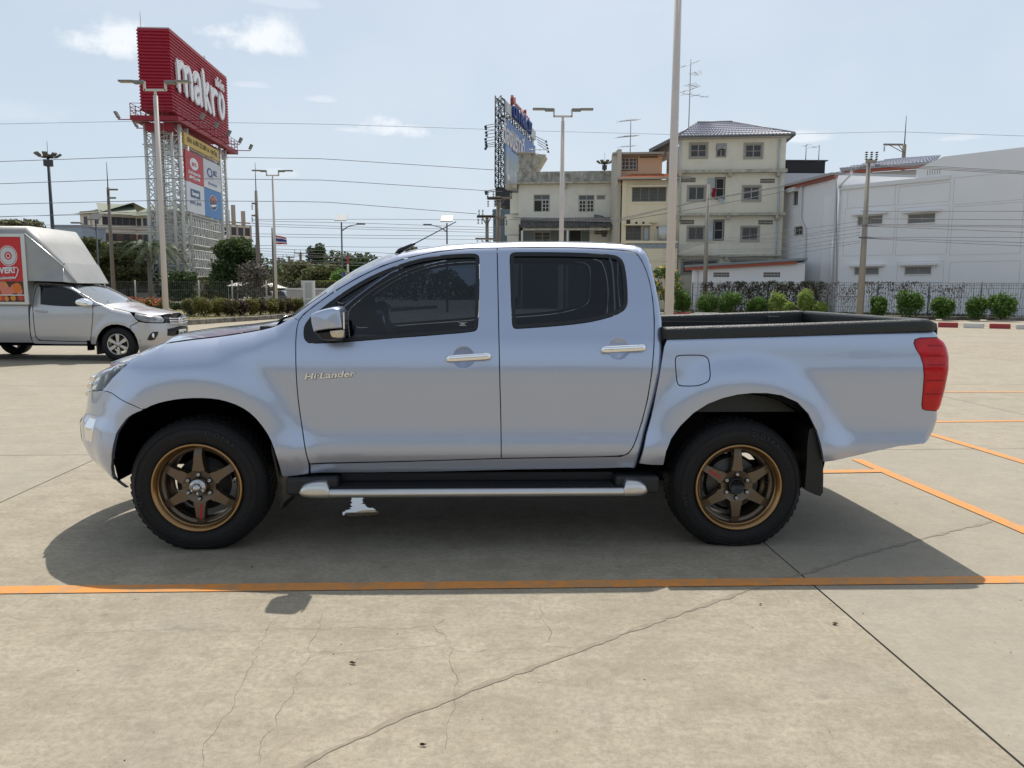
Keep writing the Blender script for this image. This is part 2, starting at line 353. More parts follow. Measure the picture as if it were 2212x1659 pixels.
        for t in F:
            for i in range(3):
                e = tuple(sorted((int(t[i]), int(t[(i + 1) % 3])))); cnt[e] = cnt.get(e, 0) + 1
        be = [e for e, c in cnt.items() if c == 1]; bv = sorted({i for e in be for i in e}); mp_ = {i: len(V) + j for j, i in enumerate(bv)}
        _, _, nx, ny = s.plan(V[bv][:, 0], V[bv][:, 1]); Q = P3[bv] - np.c_[nx, ny, np.zeros(len(bv))] * flange
        Vv = np.vstack([P3, Q]); tri = F.tolist(); fcs = []
        a = Vv[F[:, 1]] - Vv[F[:, 0]]; bb = Vv[F[:, 2]] - Vv[F[:, 0]]; fn = np.cross(a, bb); flip = (fn * N[F].mean(1)).sum(1) < 0
        tri = [t[::-1] if fl else t for t, fl in zip(tri, flip)]
        quads = [(e[0], e[1], mp_[e[1]], mp_[e[0]]) for e in be] if flange > 0 else []
        objs = []
        for side in ((1, -1) if mirror else (1,)):
            co = Vv * [1, s.hs * side, 1]; NN = np.vstack([N, np.c_[nx, ny, nx * 0]]) * [1, s.hs * side, 1]; fl = (s.hs * side) < 0
            me = bpy.data.meshes.new(name); me.from_pydata(co.tolist(), [], [tuple(t[::-1]) if fl else tuple(t) for t in tri] + quads)
            me.polygons.foreach_set('use_smooth', [True] * len(tri) + [False] * len(quads)); me.update()
            ln = []
            for p in me.polygons:
                if p.index < len(tri): ln += [NN[i] for i in p.vertices]
                else: ln += [tuple(p.normal)] * len(p.vertices)
            me.normals_split_custom_set([tuple(map(float, q)) for q in ln])
            o = link(name, me, m, parent); objs.append(o)
            if label and side == 1: o['label'] = label
        return objs
def Z(reg, w, pts):        # points read in an enlarged crop of the photograph -> pixels of the 2212-wide frame
    k = (reg[2] - reg[0]) / w; return [((reg[0] + x * k) / 1.82278, (reg[1] + y * k) / 1.82278) for x, y in pts]

# ---------------------------------------------------------------- materials shared by the vehicles
paint = mat('silver_blue_paint', (.43, .485, .615), rough=.30, metal=.76, coat=1.0, coatr=.015, bump=.02, bscale=900, noise=.12, nscale=3, col2=(.43, .475, .595))
black_plastic = mat('black_plastic', (.018, .018, .020), rough=.5, bump=.15, bscale=300)
gloss_black = mat('gloss_black', (.010, .010, .012), rough=.18)
rubber = mat('tyre_rubber', (.0095, .0095, .011), rough=.66, bump=.25, bscale=90, noise=.5, nscale=7, col2=(.019, .017, .015), spec=.35)
under = mat('underbody_black', (.004, .004, .0045), rough=1., spec=.02)
bronze = mat('bronze_alloy', (.140, .104, .070), rough=.40, metal=.7, coat=.3, coatr=.2)
bronze_lip = mat('polished_bronze_lip', (.345, .195, .072), rough=.28, metal=.85, coat=.6)
chrome = mat('chrome', (.86, .86, .87), rough=.06, metal=1.0)
steel = mat('machined_steel', (.55, .55, .54), rough=.28, metal=1.0, noise=.3, nscale=40)
satin = mat('satin_aluminium', (.66, .65, .63), rough=.30, metal=.9, noise=.2, nscale=9, col2=(.5, .48, .45))
liner = mat('bed_liner_plastic', (.016, .018, .017), rough=.40, bump=.3, bscale=150)
red_lens = mat('red_lens', (.56, .003, .008), rough=.16, coat=.35, noise=.6, nscale=14, col2=(.30, .0, .004), spec=.35)
amber_clear = mat('clear_lamp_lens', (.62, .52, .38), rough=.12, coat=1, metal=.3)
glass = tint_glass('tinted_window_glass', (.185, .215, .26), gloss=1.0)
screen_glass = tint_glass('windscreen_glass', (.35, .40, .42))
clear_glass = tint_glass('clear_glass', (.82, .85, .85))
cabin = mat('cabin_trim', (.032, .034, .038), rough=.75)
cabin_light = mat('cabin_seat_cloth', (.10, .10, .11), rough=.9)

# ---------------------------------------------------------------- THE PICKUP
tw = np.array([-1.771, 4.245]); tr_ = np.array([1.319, 4.373])
e1 = (tr_ - tw) / np.hypot(*(tr_ - tw)); WB = float(np.hypot(*(tr_ - tw))); YF = .925
yb = [(.30, .800), (.42, .862), (.50, .890), (.565, .909), (.60, .911), (.64, .905), (.70, .899), (.78, .901), (.88, .909), (.97, .915), (1.04, .917), (1.10, .910), (1.16, .898), (1.20, .887), (1.24, .870), (1.4, .812), (1.6, .733), (1.7, .690), (1.8, .640)]
Z6 = (1100, 850, 2700, 1950); Z7 = (240, 1200, 1000, 1950); Z8 = (2540, 1180, 3780, 1750); ZR = (2500, 1150, 4000, 2350); ZF = (200, 900, 1500, 2300)
def T0(o): return o
S0 = Surf(tw, e1, -1, YF, yb)
zc = S0.T(427, 1053, .90)[1]; zc2 = S0.T(1594, 1052, .90)[1]
XA, XB = S0.T(427, 1053, .90)[0], S0.T(1594, 1052, .90)[0]
# silhouette of hood, pillar and roof on its own planes
hp = [(213, 790), (219, 776), (234, 765), (262, 756), (300, 748.5), (400, 734), (480, 725), (560, 712), (600, 702.5)]
hoodsil = [(*S0.T(x, y, .74), r) for (x, y), r in zip(hp, [.05, .06, .09, .12, .15, .17, .17, .13, .09])]
ap = Z(Z6, 2212, [(78, 546), (130, 505), (200, 455), (330, 366), (450, 292), (560, 238), (650, 205)]); aR = [.05, .045, .04, .04, .04, .045, .05]; aL = [.77, .76, .74, .71, .68, .66, .64]
rp = Z(Z6, 2212, [(750, 182), (900, 159), (1080, 147), (1250, 142), (1400, 140), (1700, 143), (1850, 149), (1930, 158), (1970, 172), (1992, 192), (2008, 225), (2025, 290), (2045, 380), (2065, 490), (2078, 570), (2082, 650), (2080, 740), (2068, 850), (2048, 960), (2015, 1100), (1980, 1230), (1950, 1330), (1935, 1370)])
rL = [.63, .62, .615, .61, .61, .61, .615, .62, .63, .635, .64, .66, .70, .74, .78, .82, .84, .85, .86, .86, .86, .85, .84]
rR = [.055, .06, .06, .06, .06, .06, .06, .06, .055, .05, .05, .05, .05, .05, .05, .05, .05, .05, .05, .045, .04, .03, .02]
sil = hoodsil + [(*S0.T(x, y, l), r) for (x, y), l, r in zip(ap, aL, aR)] + [(*S0.T(x, y, l), r) for (x, y), l, r in zip(rp, rL, rR)]
nh, na = len(hoodsil), len(ap)
xf = [(.25, -.60), (.33, -.70), (.40, -.80), (.48, -.875), (.56, -.905), (.68, -.915), (.74, -.875), (.82, -.855), (.90, -.825), (.98, -.775), (1.04, -.70), (1.10, -.60), (1.3, -.45)]
X0 = -.18
S = Surf(tw, e1, -1, YF, yb, x0=X0, xf=xf, n=2.35,
         bumps=[(XA, zc, .56, .82, .038, .0)], sil=None)
first = S.inv([hp[0]], .74)[0]
silf = [(S.uc, .985, .03), (S.uc + .25, .985, .03), (first[0] - .18, .985, .035), (first[0] - .05, first[1] - .03, .04)]
S.sil = np.array(silf + [(*first, .05)] + sil[1:])
nf = len(silf)
def rim(o): return [tuple(q[:2]) for q in o]
SL = S.sil
# --- outlines
arcf = Z(ZF, 1540, [(350, 1168), (318, 1172), (292, 1168), (283, 1120), (284, 1060), (294, 990), (318, 930), (352, 885), (390, 862), (428, 848)])
arcf2 = Z(ZF, 1540, [(428, 848), (480, 822), (560, 802), (640, 793), (730, 793), (800, 802), (880, 830), (940, 870), (1000, 942), (1035, 1010), (1056, 1080), (1070, 1130), (1078, 1157)])
seam = Z(Z7, 1681, [(350, 745), (420, 760), (480, 800), (540, 838), (600, 866), (660, 892), (716, 918)])
d_front = Z(Z6, 2212, [(105, 570), (95, 605), (90, 650), (88, 720), (89, 800), (93, 900), (102, 1010), (118, 1120), (135, 1230), (150, 1310), (163, 1354)])
inv = S.inv
front_edge = inv(d_front); seamU = inv(seam); archU = inv(arcf2)
hl = Z(Z7, 1681, [(225, 785), (237, 740), (255, 680), (268, 625), (290, 575), (345, 505), (430, 458), (500, 444), (560, 446), (588, 462), (592, 492), (560, 532), (480, 602), (420, 665), (385, 708), (352, 745), (300, 752)])
def nsil(i0, i1): return [tuple(q) for q in SL[i0:i1, :2]]
pillar_foot = S.inv([Z(Z6, 2212, [(107, 566)])[0]])[0]
# fender: from the lamp's rear tip over the hood line to the pillar foot, down the door gap, round the arch, forward seam
hlU = S.inv(hl[6:]); hlback = hlU[2:10]                 # rear rim of the lamp from its top round to its foot
hl_full = np.vstack([S.inv(hl[2:6]), hlU, S.inv(hl[0:2])])
ih = [i for i in range(nf, nf + nh) if SL[i, 0] > hlU[0, 0] + .0]
fender = [tuple(q) for q in hlU[0:10]][::-1] + nsil(ih[0], nf + nh) + [tuple(SL[nf + nh, :2])] + [tuple(pillar_foot)] + [tuple(q) for q in front_edge[1:]] + \
         [tuple(q) for q in S.inv(Z(ZF, 1540, [(1205, 1147), (1140, 1155), (1100, 1160)]))] + [tuple(q) for q in archU[::-1]] + [tuple(q) for q in seamU[::-1][1:]]
# bumper: wraps round the front corner to the centre line
ba = S.inv(arcf)
low = S.inv(Z(Z7, 1681, [(355, 1530), (420, 1542), (470, 1540)]))
bumper_lo = [(S.uc, .40), (S.uc + .3, .40), (S.uc + .55, .395), (low[0][0] - .12, low[0][1] + .012), tuple(low[0]), tuple(low[1])]
lampfoot = S.inv([hl[0], hl[16], hl[15]])
bumper = bumper_lo + [tuple(q) for q in ba[2:]] + [tuple(q) for q in seamU[::-1][0:]] + [tuple(lampfoot[1]), tuple(lampfoot[0]), (lampfoot[0][0] - .10, lampfoot[0][1] - .02), (S.uc + .45, .80), (S.uc, .79)]
cut_top = .79
door1 = S.inv(Z(Z6, 2212, [(105, 570), (95, 605), (90, 650), (88, 720), (89, 800), (93, 900), (102, 1010), (118, 1120), (135, 1230), (150, 1310), (165, 1352), (700, 1338), (1208, 1322), (1206, 1100), (1200, 900), (1196, 700), (1192, 500), (1188, 300), (1185, 172), (1100, 172), (1000, 177), (850, 194), (700, 225), (560, 270), (420, 338), (300, 408), (190, 487), (130, 535)]))
door2 = S.inv(Z(Z6, 2212, [(1185, 172), (1400, 168), (1600, 170), (1800, 179), (1900, 188), (1945, 203), (1972, 240), (1995, 290), (2015, 350), (2032, 440), (2042, 560), (2040, 700), (2028, 850), (2005, 1000), (1975, 1120), (1945, 1210), (1925, 1260), (1900, 1295), (1860, 1311), (1500, 1317), (1208, 1322), (1206, 1100), (1200, 900), (1196, 700), (1192, 500), (1188, 300)]))
win1 = S.inv(Z(Z6, 2212, [(155, 692), (138, 670), (133, 640), (136, 600), (160, 562), (220, 513), (300, 450), (370, 402), (450, 354), (520, 318), (600, 284), (680, 256), (750, 236), (820, 222), (900, 212), (1000, 206), (1060, 205), (1080, 212), (1088, 230), (1087, 350), (1084, 480), (1081, 590), (1074, 620), (1050, 630), (900, 643), (600, 665), (370, 684), (220, 692)]))
Z2 = (1950, 850, 2700, 1300)
win2 = S.inv(Z(Z2, 2212, [(172, 480), (180, 445), (212, 424), (300, 422), (600, 422), (800, 425), (1000, 430), (1200, 438), (1330, 447), (1410, 462), (1460, 495), (1488, 535), (1505, 600), (1520, 700), (1530, 820), (1535, 950), (1533, 1030), (1512, 1075), (1460, 1118), (1350, 1168), (1150, 1220), (1000, 1244), (850, 1262), (600, 1284), (400, 1297), (245, 1308), (215, 1297), (200, 1260), (192, 1100), (180, 800), (174, 600)]))
sill = S.inv(Z(Z6, 2212, [(165, 1352), (168, 1405), (500, 1400), (900, 1394), (1300, 1384), (1700, 1378), (1900, 1373)]))
cab_out = [tuple(SL[nf + nh, :2])] + nsil(nf + nh + 1, len(SL)) + [tuple(q) for q in sill[::-1][:-1]] + [tuple(q) for q in front_edge[::-1]] + [tuple(pillar_foot)]
dents = []
hand = [S.inv([q])[0] for q in Z(Z6, 2212, [(1003, 770), (1846, 722)])]
S.dents = [(hand[0][0], hand[0][1], .062, .062, .022), (hand[1][0], hand[1][1], .062, .062, .022)]

ang = math.atan2(e1[1], e1[0])
truck = thing('pickup_truck', 'silver blue double cab pickup with bronze six spoke wheels, parked side-on nearest the camera', 'pickup truck', (*(tw + S.e2[:2] * YF), 0), ang)
# local frame of the truck: x back, -y toward the viewer (near side), z up
smp = smooth_poly
frontdoor = S.panel('front_door', smp(door1, 1), paint, truck, holes=[smp(win1, 2)])
reardoor = S.panel('rear_door', smp(door2, 2, keep=.5), paint, truck, holes=[smp(win2, 2)])
dd1, dd2 = smp(door1, 1), smp(door2, 2, keep=.5)
# cab shell around both doors: cut as one hole (union of the two doors)
def union_doors(a, b):
    a, b = np.array(a), np.array(b); i = [k for k in range(len(a)) if abs(a[k, 0] - a[:, 0].max()) < .12 and True]
    return a, b
u1 = S.inv(Z(Z6, 2212, [(105, 570), (95, 605), (90, 650), (88, 720), (89, 800), (93, 900), (102, 1010), (118, 1120), (135, 1230), (150, 1310), (165, 1352), (700, 1338), (1208, 1322), (1500, 1317), (1860, 1311), (1900, 1295), (1925, 1260), (1945, 1210), (1975, 1120), (2005, 1000), (2028, 850), (2040, 700), (2042, 560), (2032, 440), (2015, 350), (1995, 290), (1972, 240), (1945, 203), (1900, 188), (1800, 179), (1600, 170), (1400, 168), (1185, 172), (1100, 172), (1000, 177), (850, 194), (700, 225), (560, 270), (420, 338), (300, 408), (190, 487), (130, 535)]))
# shell = closed ring built as polygon: outer, then back along the door opening
ring = cab_out
fe = len(front_edge)
shell_poly = [tuple(SL[nf + nh, :2])] + nsil(nf + nh + 1, len(SL)) + [tuple(q) for q in sill[::-1]] + [tuple(q) for q in u1[10:]] + [tuple(u1[0])]
shell = S.panel('cab_shell', shell_poly, paint, truck, roll=.003)
fend = S.panel('front_fender', smp(fender, 1), paint, truck)
bump_ = S.panel('front_bumper', smp(bumper, 1), paint, truck, gap=.002)
# dark lining behind every gap and inside the wheel arch
lin = [(X0 - .35, .62), (X0 - .35, .95), (X0, 1.0), (.55, 1.05)] + [tuple(q) for q in u1[::-1][:0]]
arc_in = [(XA + .60 * math.cos(t), zc + .60 * math.sin(t)) for t in np.linspace(R(30), R(150), 12)]
S.dents = []
S.panel('door_jamb', [(.60, .43), (.62, 1.17), (.8, 1.2), (2.52, 1.2), (2.60, .9), (2.50, .43)], under, truck, off=-.045, flange=0, gap=0, roll=0, grid=.15)
def cut(o, d): return [tuple(q) for q in offset(np.array(o), d)]
w1, w2 = smp(win1, 2), smp(win2, 2)
for nm, w, thk in (('window_seal', w1, .020), ('window_seal', w2, .0215)):
    a = cut(w, .001); g_in = np.array(cut(w, thk))
    S.panel(nm, a, mat('window_seal_rubber', (.014, .014, .015), rough=.42), truck, holes=[g_in], off=.001, gap=0, roll=.003, flange=.02)
    S.panel('window_glass', cut(w, thk - .004), glass, truck, off=-.014, gap=0, roll=0, flange=0, grid=.06)
# quarter divider and black mirror sail ahead of it
qp = S.inv(Z((1150, 1150, 1450, 1400), 1991, [(300, 960), (330, 850), (420, 720), (500, 620), (760, 430), (1090, 170), (1140, 170), (1150, 330), (1160, 1270), (700, 1310), (420, 1320), (330, 1260), (295, 1130)]))
S.panel('mirror_sail', smp(qp, 1), gloss_black, truck, off=.0015, gap=0, roll=.002, flange=.012)

# --- hood, windscreen, roof and rear window: lofts between both silhouettes
def loft(name, i0, i1, m, crown, bulge=0., n=16, u_axis=None, seg=None):
    s_ = densify(SL[i0:i1 + 1, :2], .05, False); P = S.P(s_) ; rows = []
    for k, p in enumerate(P):
        f = k / (len(P) - 1); row = []
        for j in range(2 * n + 1):
            t = -1 + j / n; c = 1 - abs(t) ** 2.2
            cr = crown(f) if callable(crown) else crown; bu = bulge(f) if callable(bulge) else bulge
            row.append((p[0] - bu * c, p[1] * t, p[2] + cr * c))
        rows.append(row)
    b = MB(); b.grid(rows); return b.build(name, m, truck)
hood_rows = densify(SL[nf:nf + nh, :2], .05, False)
Ph = S.P(hood_rows); bm_ = MB(); rows = []
xfh = float(S.P(np.array([[S.uc + 1e-3, .985]]))[0, 0]); xb = Ph[-1, 0]
for k, p in enumerate(Ph):
    f = (p[0] - Ph[0, 0]) / (xb - Ph[0, 0]); xc_ = xfh + (xb - .06 - xfh) * f; row = []
    for j in range(33):
        t = -1 + j / 16; c = 1 - abs(t) ** 2.6; row.append((p[0] + (xc_ - p[0]) * c, p[1] * t, p[2] + (.028 + .012 * math.sin(math.pi * min(1, f * 1.2))) * c * (.5 + .5 * f)))
    rows.append(row)
bm_.grid(rows); bm_.build('hood', paint, truck)
loft('windscreen', nf + nh, nf + nh + na - 1, screen_glass, .012, lambda f: .10 + .02 * f)
loft('roof', nf + nh + na - 1, nf + nh + na + 9, paint, lambda f: .028, 0)
loft('rear_window', nf + nh + na + 9, nf + nh + na + 15, glass, 0., -.03)
loft('cab_back', nf + nh + na + 15, nf + nh + na + 20, paint, 0., -.01)
# cowl panel with wipers between hood and windscreen
cw = MB(); yc = Ph[-1, 1]
cw.box(xb - .10, xb + .06, -yc + .02, yc - .02, Ph[-1, 2] - .05, Ph[-1, 2] - .006)
cw.build('cowl', black_plastic, truck)
for ys in (-.55, .10):
    wv = MB(); zz = Ph[-1, 2] + .012
    wv.path([(xb - .05, ys, zz - .01), (xb - .02, ys + .03, zz + .022), (xb + .05, ys + .25, zz + .05), (xb + .07, ys + .48, zz + .055)], [.012, .009, .006, .004]); wv.obox((xb + .045, ys + .05, zz + .035), (xb + .09, ys + .55, zz + .05), .012, .018)
    wv.build('wiper', gloss_black, truck)
# --- headlight: lens over a reflector bowl
S.panel('headlight', smp(hl_full, 1), clear_glass, truck, off=-.002, gap=.001, roll=.002, flange=0)
for o in [x for x in truck.children if x.name.startswith('headlight')]:
    sd_ = -1 if o.data.vertices[0].co.y < 0 else 1
    o['label'] = 'swept back clear headlight'
hb = S.panel('headlight_bowl', smp(hl_full, 1), mat('lamp_reflector', (.32, .33, .32), rough=.22, metal=.8, noise=.9, nscale=9, col2=(.06, .065, .06)), truck, off=-.05, gap=.004, roll=0, flange=-.045)
cpt = S.P(np.array([hl_full.mean(0)]), -.035)[0]
for sg in (-1, 1):
    b = MB(); b.lathe([(.001, -.03), (.035, -.028), (.048, -.005), (.05, .01), (.043, .012), (.035, .004), (.001, .012)], (cpt[0] + .03, sg * (cpt[1] - .05), cpt[2] - .01), 'x', 20); b.build('projector_lens', chrome, truck)
# --- nose: grille, chrome bars, lower intake, fog lamp recess
gz = [(S.uc, .80), (S.uc + .42, .81), (S.uc + .62, .83), (S.uc + .66, .90), (S.uc + .60, .965), (S.uc + .3, .975), (S.uc, .975)]
S.panel('grille', gz, black_plastic, truck, off=-.03, gap=0, flange=0)
for zz, l in ((.95, .50), (.90, .46), (.85, .44)):
    us = np.array([[S.uc + l * k / 14, zz - .012 * (k / 14) ** 2] for k in range(15)]); pp = S.P(us, .012); b = MB()
    pts = [(p[0], -p[1], p[2]) for p in pp[::-1]] + [(p[0], p[1], p[2]) for p in pp[1:]]
    b.path(pts, [.016] * len(pts), 8); b.build('grille_bar', chrome, truck)
S.panel('lower_intake', [(S.uc, .50), (S.uc + .5, .50), (S.uc + .56, .60), (S.uc + .5, .70), (S.uc, .70)], gloss_black, truck, off=.003, gap=0, flange=0)
fg = S.inv(Z(Z7, 1681, [(170, 1045), (205, 1040), (210, 1110), (205, 1200), (190, 1205), (178, 1110)]))
fp = S.P(np.array([[S.uc + .82, .70]]), .004)[0]
S.panel('fog_lamp_trim', [(S.uc + .74, .60), (S.uc + .84, .60), (S.uc + .865, .67), (S.uc + .85, .745), (S.uc + .77, .75), (S.uc + .73, .68)], chrome, truck, off=.004, gap=0, roll=.01)
b = MB(); b.box(fp[0] - .01, fp[0] + .0, -.0, .0, 0, 0)
# number plate frame area left blank; tow of parts below
# --- bed
yb2 = list(yb)
for i, (a, c) in enumerate(yb2):
    if a >= 1.13: yb2[i] = (a, float(np.interp(a, [1.13, 1.19, 1.24, 1.4, 1.6, 1.8], [.909, .903, .894, .85, .8, .7])))
bs_px = Z(Z8, 2212, [(165, 262), (600, 249), (1000, 237), (1500, 220), (1900, 205), (2035, 200), (2058, 262), (2088, 290), (2107, 335), (2113, 390), (2108, 480), (2085, 620), (2058, 745), (2043, 775), (2037, 840), (2012, 920), (1978, 975)]) 
SBt = Surf(tw, e1, -1, YF, yb2)
bl = [.895, .895, .895, .895, .88, .87, .86, .85, .845, .84, .84, .84, .845, .845, .845, .85, .86]; bR = [.03, .03, .03, .03, .035, .04, .05, .06, .065, .065, .065, .065, .06, .06, .05, .05, .04]
SIB = np.array([(*SBt.T(x, y, l), r) for (x, y), l, r in zip(bs_px, bl, bR)])
SB = Surf(tw, e1, -1, YF, yb2, bumps=[(XB, zc2, .56, .82, .040, .0)], sil=SIB)
bot = SB.inv(Z(ZR, 2074, [(1440, 842), (1300, 872), (1200, 896), (1100, 919), (1028, 929), (1020, 870), (1008, 815), (990, 755), (945, 665), (885, 602), (800, 565), (720, 553), (640, 553), (560, 561), (480, 580), (400, 611), (320, 662), (250, 730), (200, 800), (172, 870), (157, 945), (90, 944), (22, 936)]))
fr = SB.inv(Z(ZR, 2074, [(60, 780), (85, 690), (105, 600), (125, 500), (142, 400), (158, 300), (172, 262)]))
tl = SB.inv(Z(Z8, 2212, [(1970, 776), (1950, 766), (1946, 740), (1955, 640), (1962, 540), (1955, 450), (1935, 390), (1905, 345), (1890, 305), (1898, 280), (1935, 268)]))
corner = SB.T(*Z(Z8, 2212, [(1935, 1005)])[0], .87)
bedp = [tuple(q) for q in SIB[:7, :2]] + [tuple(q) for q in tl[::-1]] + [tuple(q) for q in SIB[13:, :2]] + [tuple(corner)] + [tuple(q) for q in bot] + [tuple(q) for q in fr]
fl_ = SB.inv(Z(Z8, 2212, [(213, 430), (218, 402), (240, 391), (330, 389), (400, 390), (435, 402), (450, 430), (456, 480), (459, 535), (450, 570), (420, 588), (370, 605), (300, 607), (245, 605), (228, 590), (220, 540)]))
bed = SB.panel('bed_side', bedp, paint, truck, holes=[smp(fl_, 1)])
SB.panel('fuel_lid', smp(fl_, 1), paint, truck, mirror=False)
SB.panel('fuel_recess', cut(fl_, -.02), under, truck, off=-.02, gap=0, roll=0, flange=0, mirror=False)
tlp = [tuple(q) for q in tl] + [tuple(q) for q in SIB[6:14, :2]]
SB.panel('tail_light', smp(tlp, 1), red_lens, truck, off=.006, gap=.001, roll=.008)
SB.panel('tail_light_rim', cut(tlp, -.004), mat('dark_red_trim', (.05, .004, .006), rough=.4), truck, off=-.004, gap=0, roll=0, flange=.02)
for zt in (1.18, 1.12, 1.07, .98, .90):
    rr = MB(); us = np.array([[SIB[8, 0] - .14 + .012 * k, zt] for k in range(10)]); pp = SB.P(us, .009)
    rr.path([(p[0], -p[1], p[2]) for p in pp], .0022, 4); rr.build('lens_rib', mat('lens_rib_red', (.30, .002, .006), rough=.2), truck)
# rear end: tailgate closes between both tail corners
tgx = float(SIB[9, 0]) - .035; zt_, zb_ = float(SIB[5, 1]), float(corner[1])
tg = MB(); rows = []
for zz in np.linspace(zb_ - .02, zt_, 14):
    xx = np.interp(zz, [corner[1], SIB[13, 1], SIB[10, 1], SIB[5, 1]], [corner[0], SIB[13, 0], SIB[10, 0], SIB[5, 0]]) + .004
    rows.append([(xx + .015 * (1 - (t * t)), t * .80, zz) for t in np.linspace(-1, 1, 13)])
tg.grid(rows); tg.build('tailgate', paint, truck)
b = MB(); b.box(tgx - .06, tgx + .01, -.78, .78, .80, zt_ + .0); b.build('tailgate_inner', liner, truck)
b = MB(); b.box(tgx - .12, tgx - .02, -.62, .62, .66, .72); b.build('rear_step', black_plastic, truck, bevel=.015)
# bed rail caps with rounded shoulders
capw = Z(Z8, 2212, [(128, 262), (165, 262), (600, 249), (1000, 237), (1500, 220), (1900, 205), (2035, 200)]); caps = []
rail_z = [float(np.interp(x, SIB[:6, 0], SIB[:6, 1])) for x in np.linspace(SIB[0, 0] - .03, SIB[5, 0] + .005, 40)]
rail_x = np.linspace(SIB[0, 0] - .03, SIB[5, 0] + .005, 40)
prof = [(.900, -.012), (.902, .02), (.897, .040), (.885, .052), (.865, .056), (.835, .054), (.82, .045), (.815, .02), (.815, -.10)]
for sg in (-1, 1):
    b = MB(); rows = []
    for k, (x, z) in enumerate(zip(rail_x, rail_z)):
        e = min(1., (39 - k) / 3 + .55) if k > 36 else 1.; rows.append([(x, sg * (.86 + (y - .86) * (e if k > 36 else 1)), z + (h if h < 0 else h * e)) for y, h in prof])
    b.grid(rows); b.add(rows[-1], [tuple(range(len(prof)))]); b.add(rows[0], [tuple(range(len(prof)))]); b.build('bed_rail_cap', liner, truck)
zr0, zr1 = rail_z[0] + .05, rail_z[-1] + .05
b = MB(); b.box(rail_x[0] - .01, rail_x[0] + .05, -.83, .83, zr0 - .16, zr0 - .002); b.build('front_rail_cap', liner, truck, bevel=.012)
b = MB(); b.box(rail_x[-1] - .075, rail_x[-1] - .0, -.83, .83, zr1 - .09, zr1 + .001); b.build('tailgate_cap', liner, truck, bevel=.02, seg=3)
b = MB()
bx0, bx1 = rail_x[0] + .03, rail_x[-1] - .04
b.box(bx0, bx1, -.80, .80, .78, .81)
for sg in (-1, 1):
    b.box(bx0, bx1, sg * .80, sg * .775, .81, zr0 - .03)
    for k in range(4): b.box(bx0 + .12 + k * .36, bx0 + .20 + k * .36, sg * .776, sg * .755, .81, zr0 - .07)
    b.box(bx0 + .1, bx1 - .1, sg * .776, sg * .76, zr0 - .12, zr0 - .095)
b.box(bx0, bx0 + .02, -.775, .775, .81, zr0 - .03)
b.build('bed_liner', liner, truck)
hx, hz_ = SBt.T(*Z(Z8, 2212, [(895, 160)])[0], -.77)
b = MB(); b.box(hx - .045, hx + .045, .745, .765, hz_ - .06, hz_ + .05); b.box(hx - .03, hx + .03, .735, .745, hz_ - .045, hz_ - .01); b.tube((hx, .736, hz_ - .025), (hx, .73, hz_ - .025), .007); b.build('tie_down_hook', mat('hook_black', (.03, .03, .03), rough=.35), truck, bevel=.004)
# dark box between cab and bed and the arches' liners
b = MB(); b.box(SIB[0, 0] - .16, SIB[0, 0] + .25, -.80, .80, .55, 1.10); b.build('cab_gap_filler', under, truck)
for xc_, zc_, nm in ((XA, zc, 'wheel_arch_liner'), (XB, zc2, 'wheel_arch_liner')):
    for sg in (-1, 1):
        b = MB(); rows = []
        yo_ = lambda t: float((S if xc_ == XA else SB).plan(np.array([cl_(t)]), np.array([max(.40, zc_ + .56 * math.sin(t) * .98)]))[1][0]) - .016
        cl_ = lambda t: xc_ + min(.50, max(-.47, .57 * math.cos(t)))
        for t in np.linspace(R(-3), R(183), 24): rows.append([(cl_(t), sg * y, max(.39, zc_ + .56 * math.sin(t) * .98)) for y in (yo_(t), .74, .60, .45)])
        b.grid(rows)
        if xc_ == XA: b.add([(cl_(t), sg * .45, max(.40, zc_ + .56 * math.sin(t) * .98)) for t in np.linspace(R(-3), R(183), 24)], [tuple(range(24))])
        b.build(nm, under, truck)
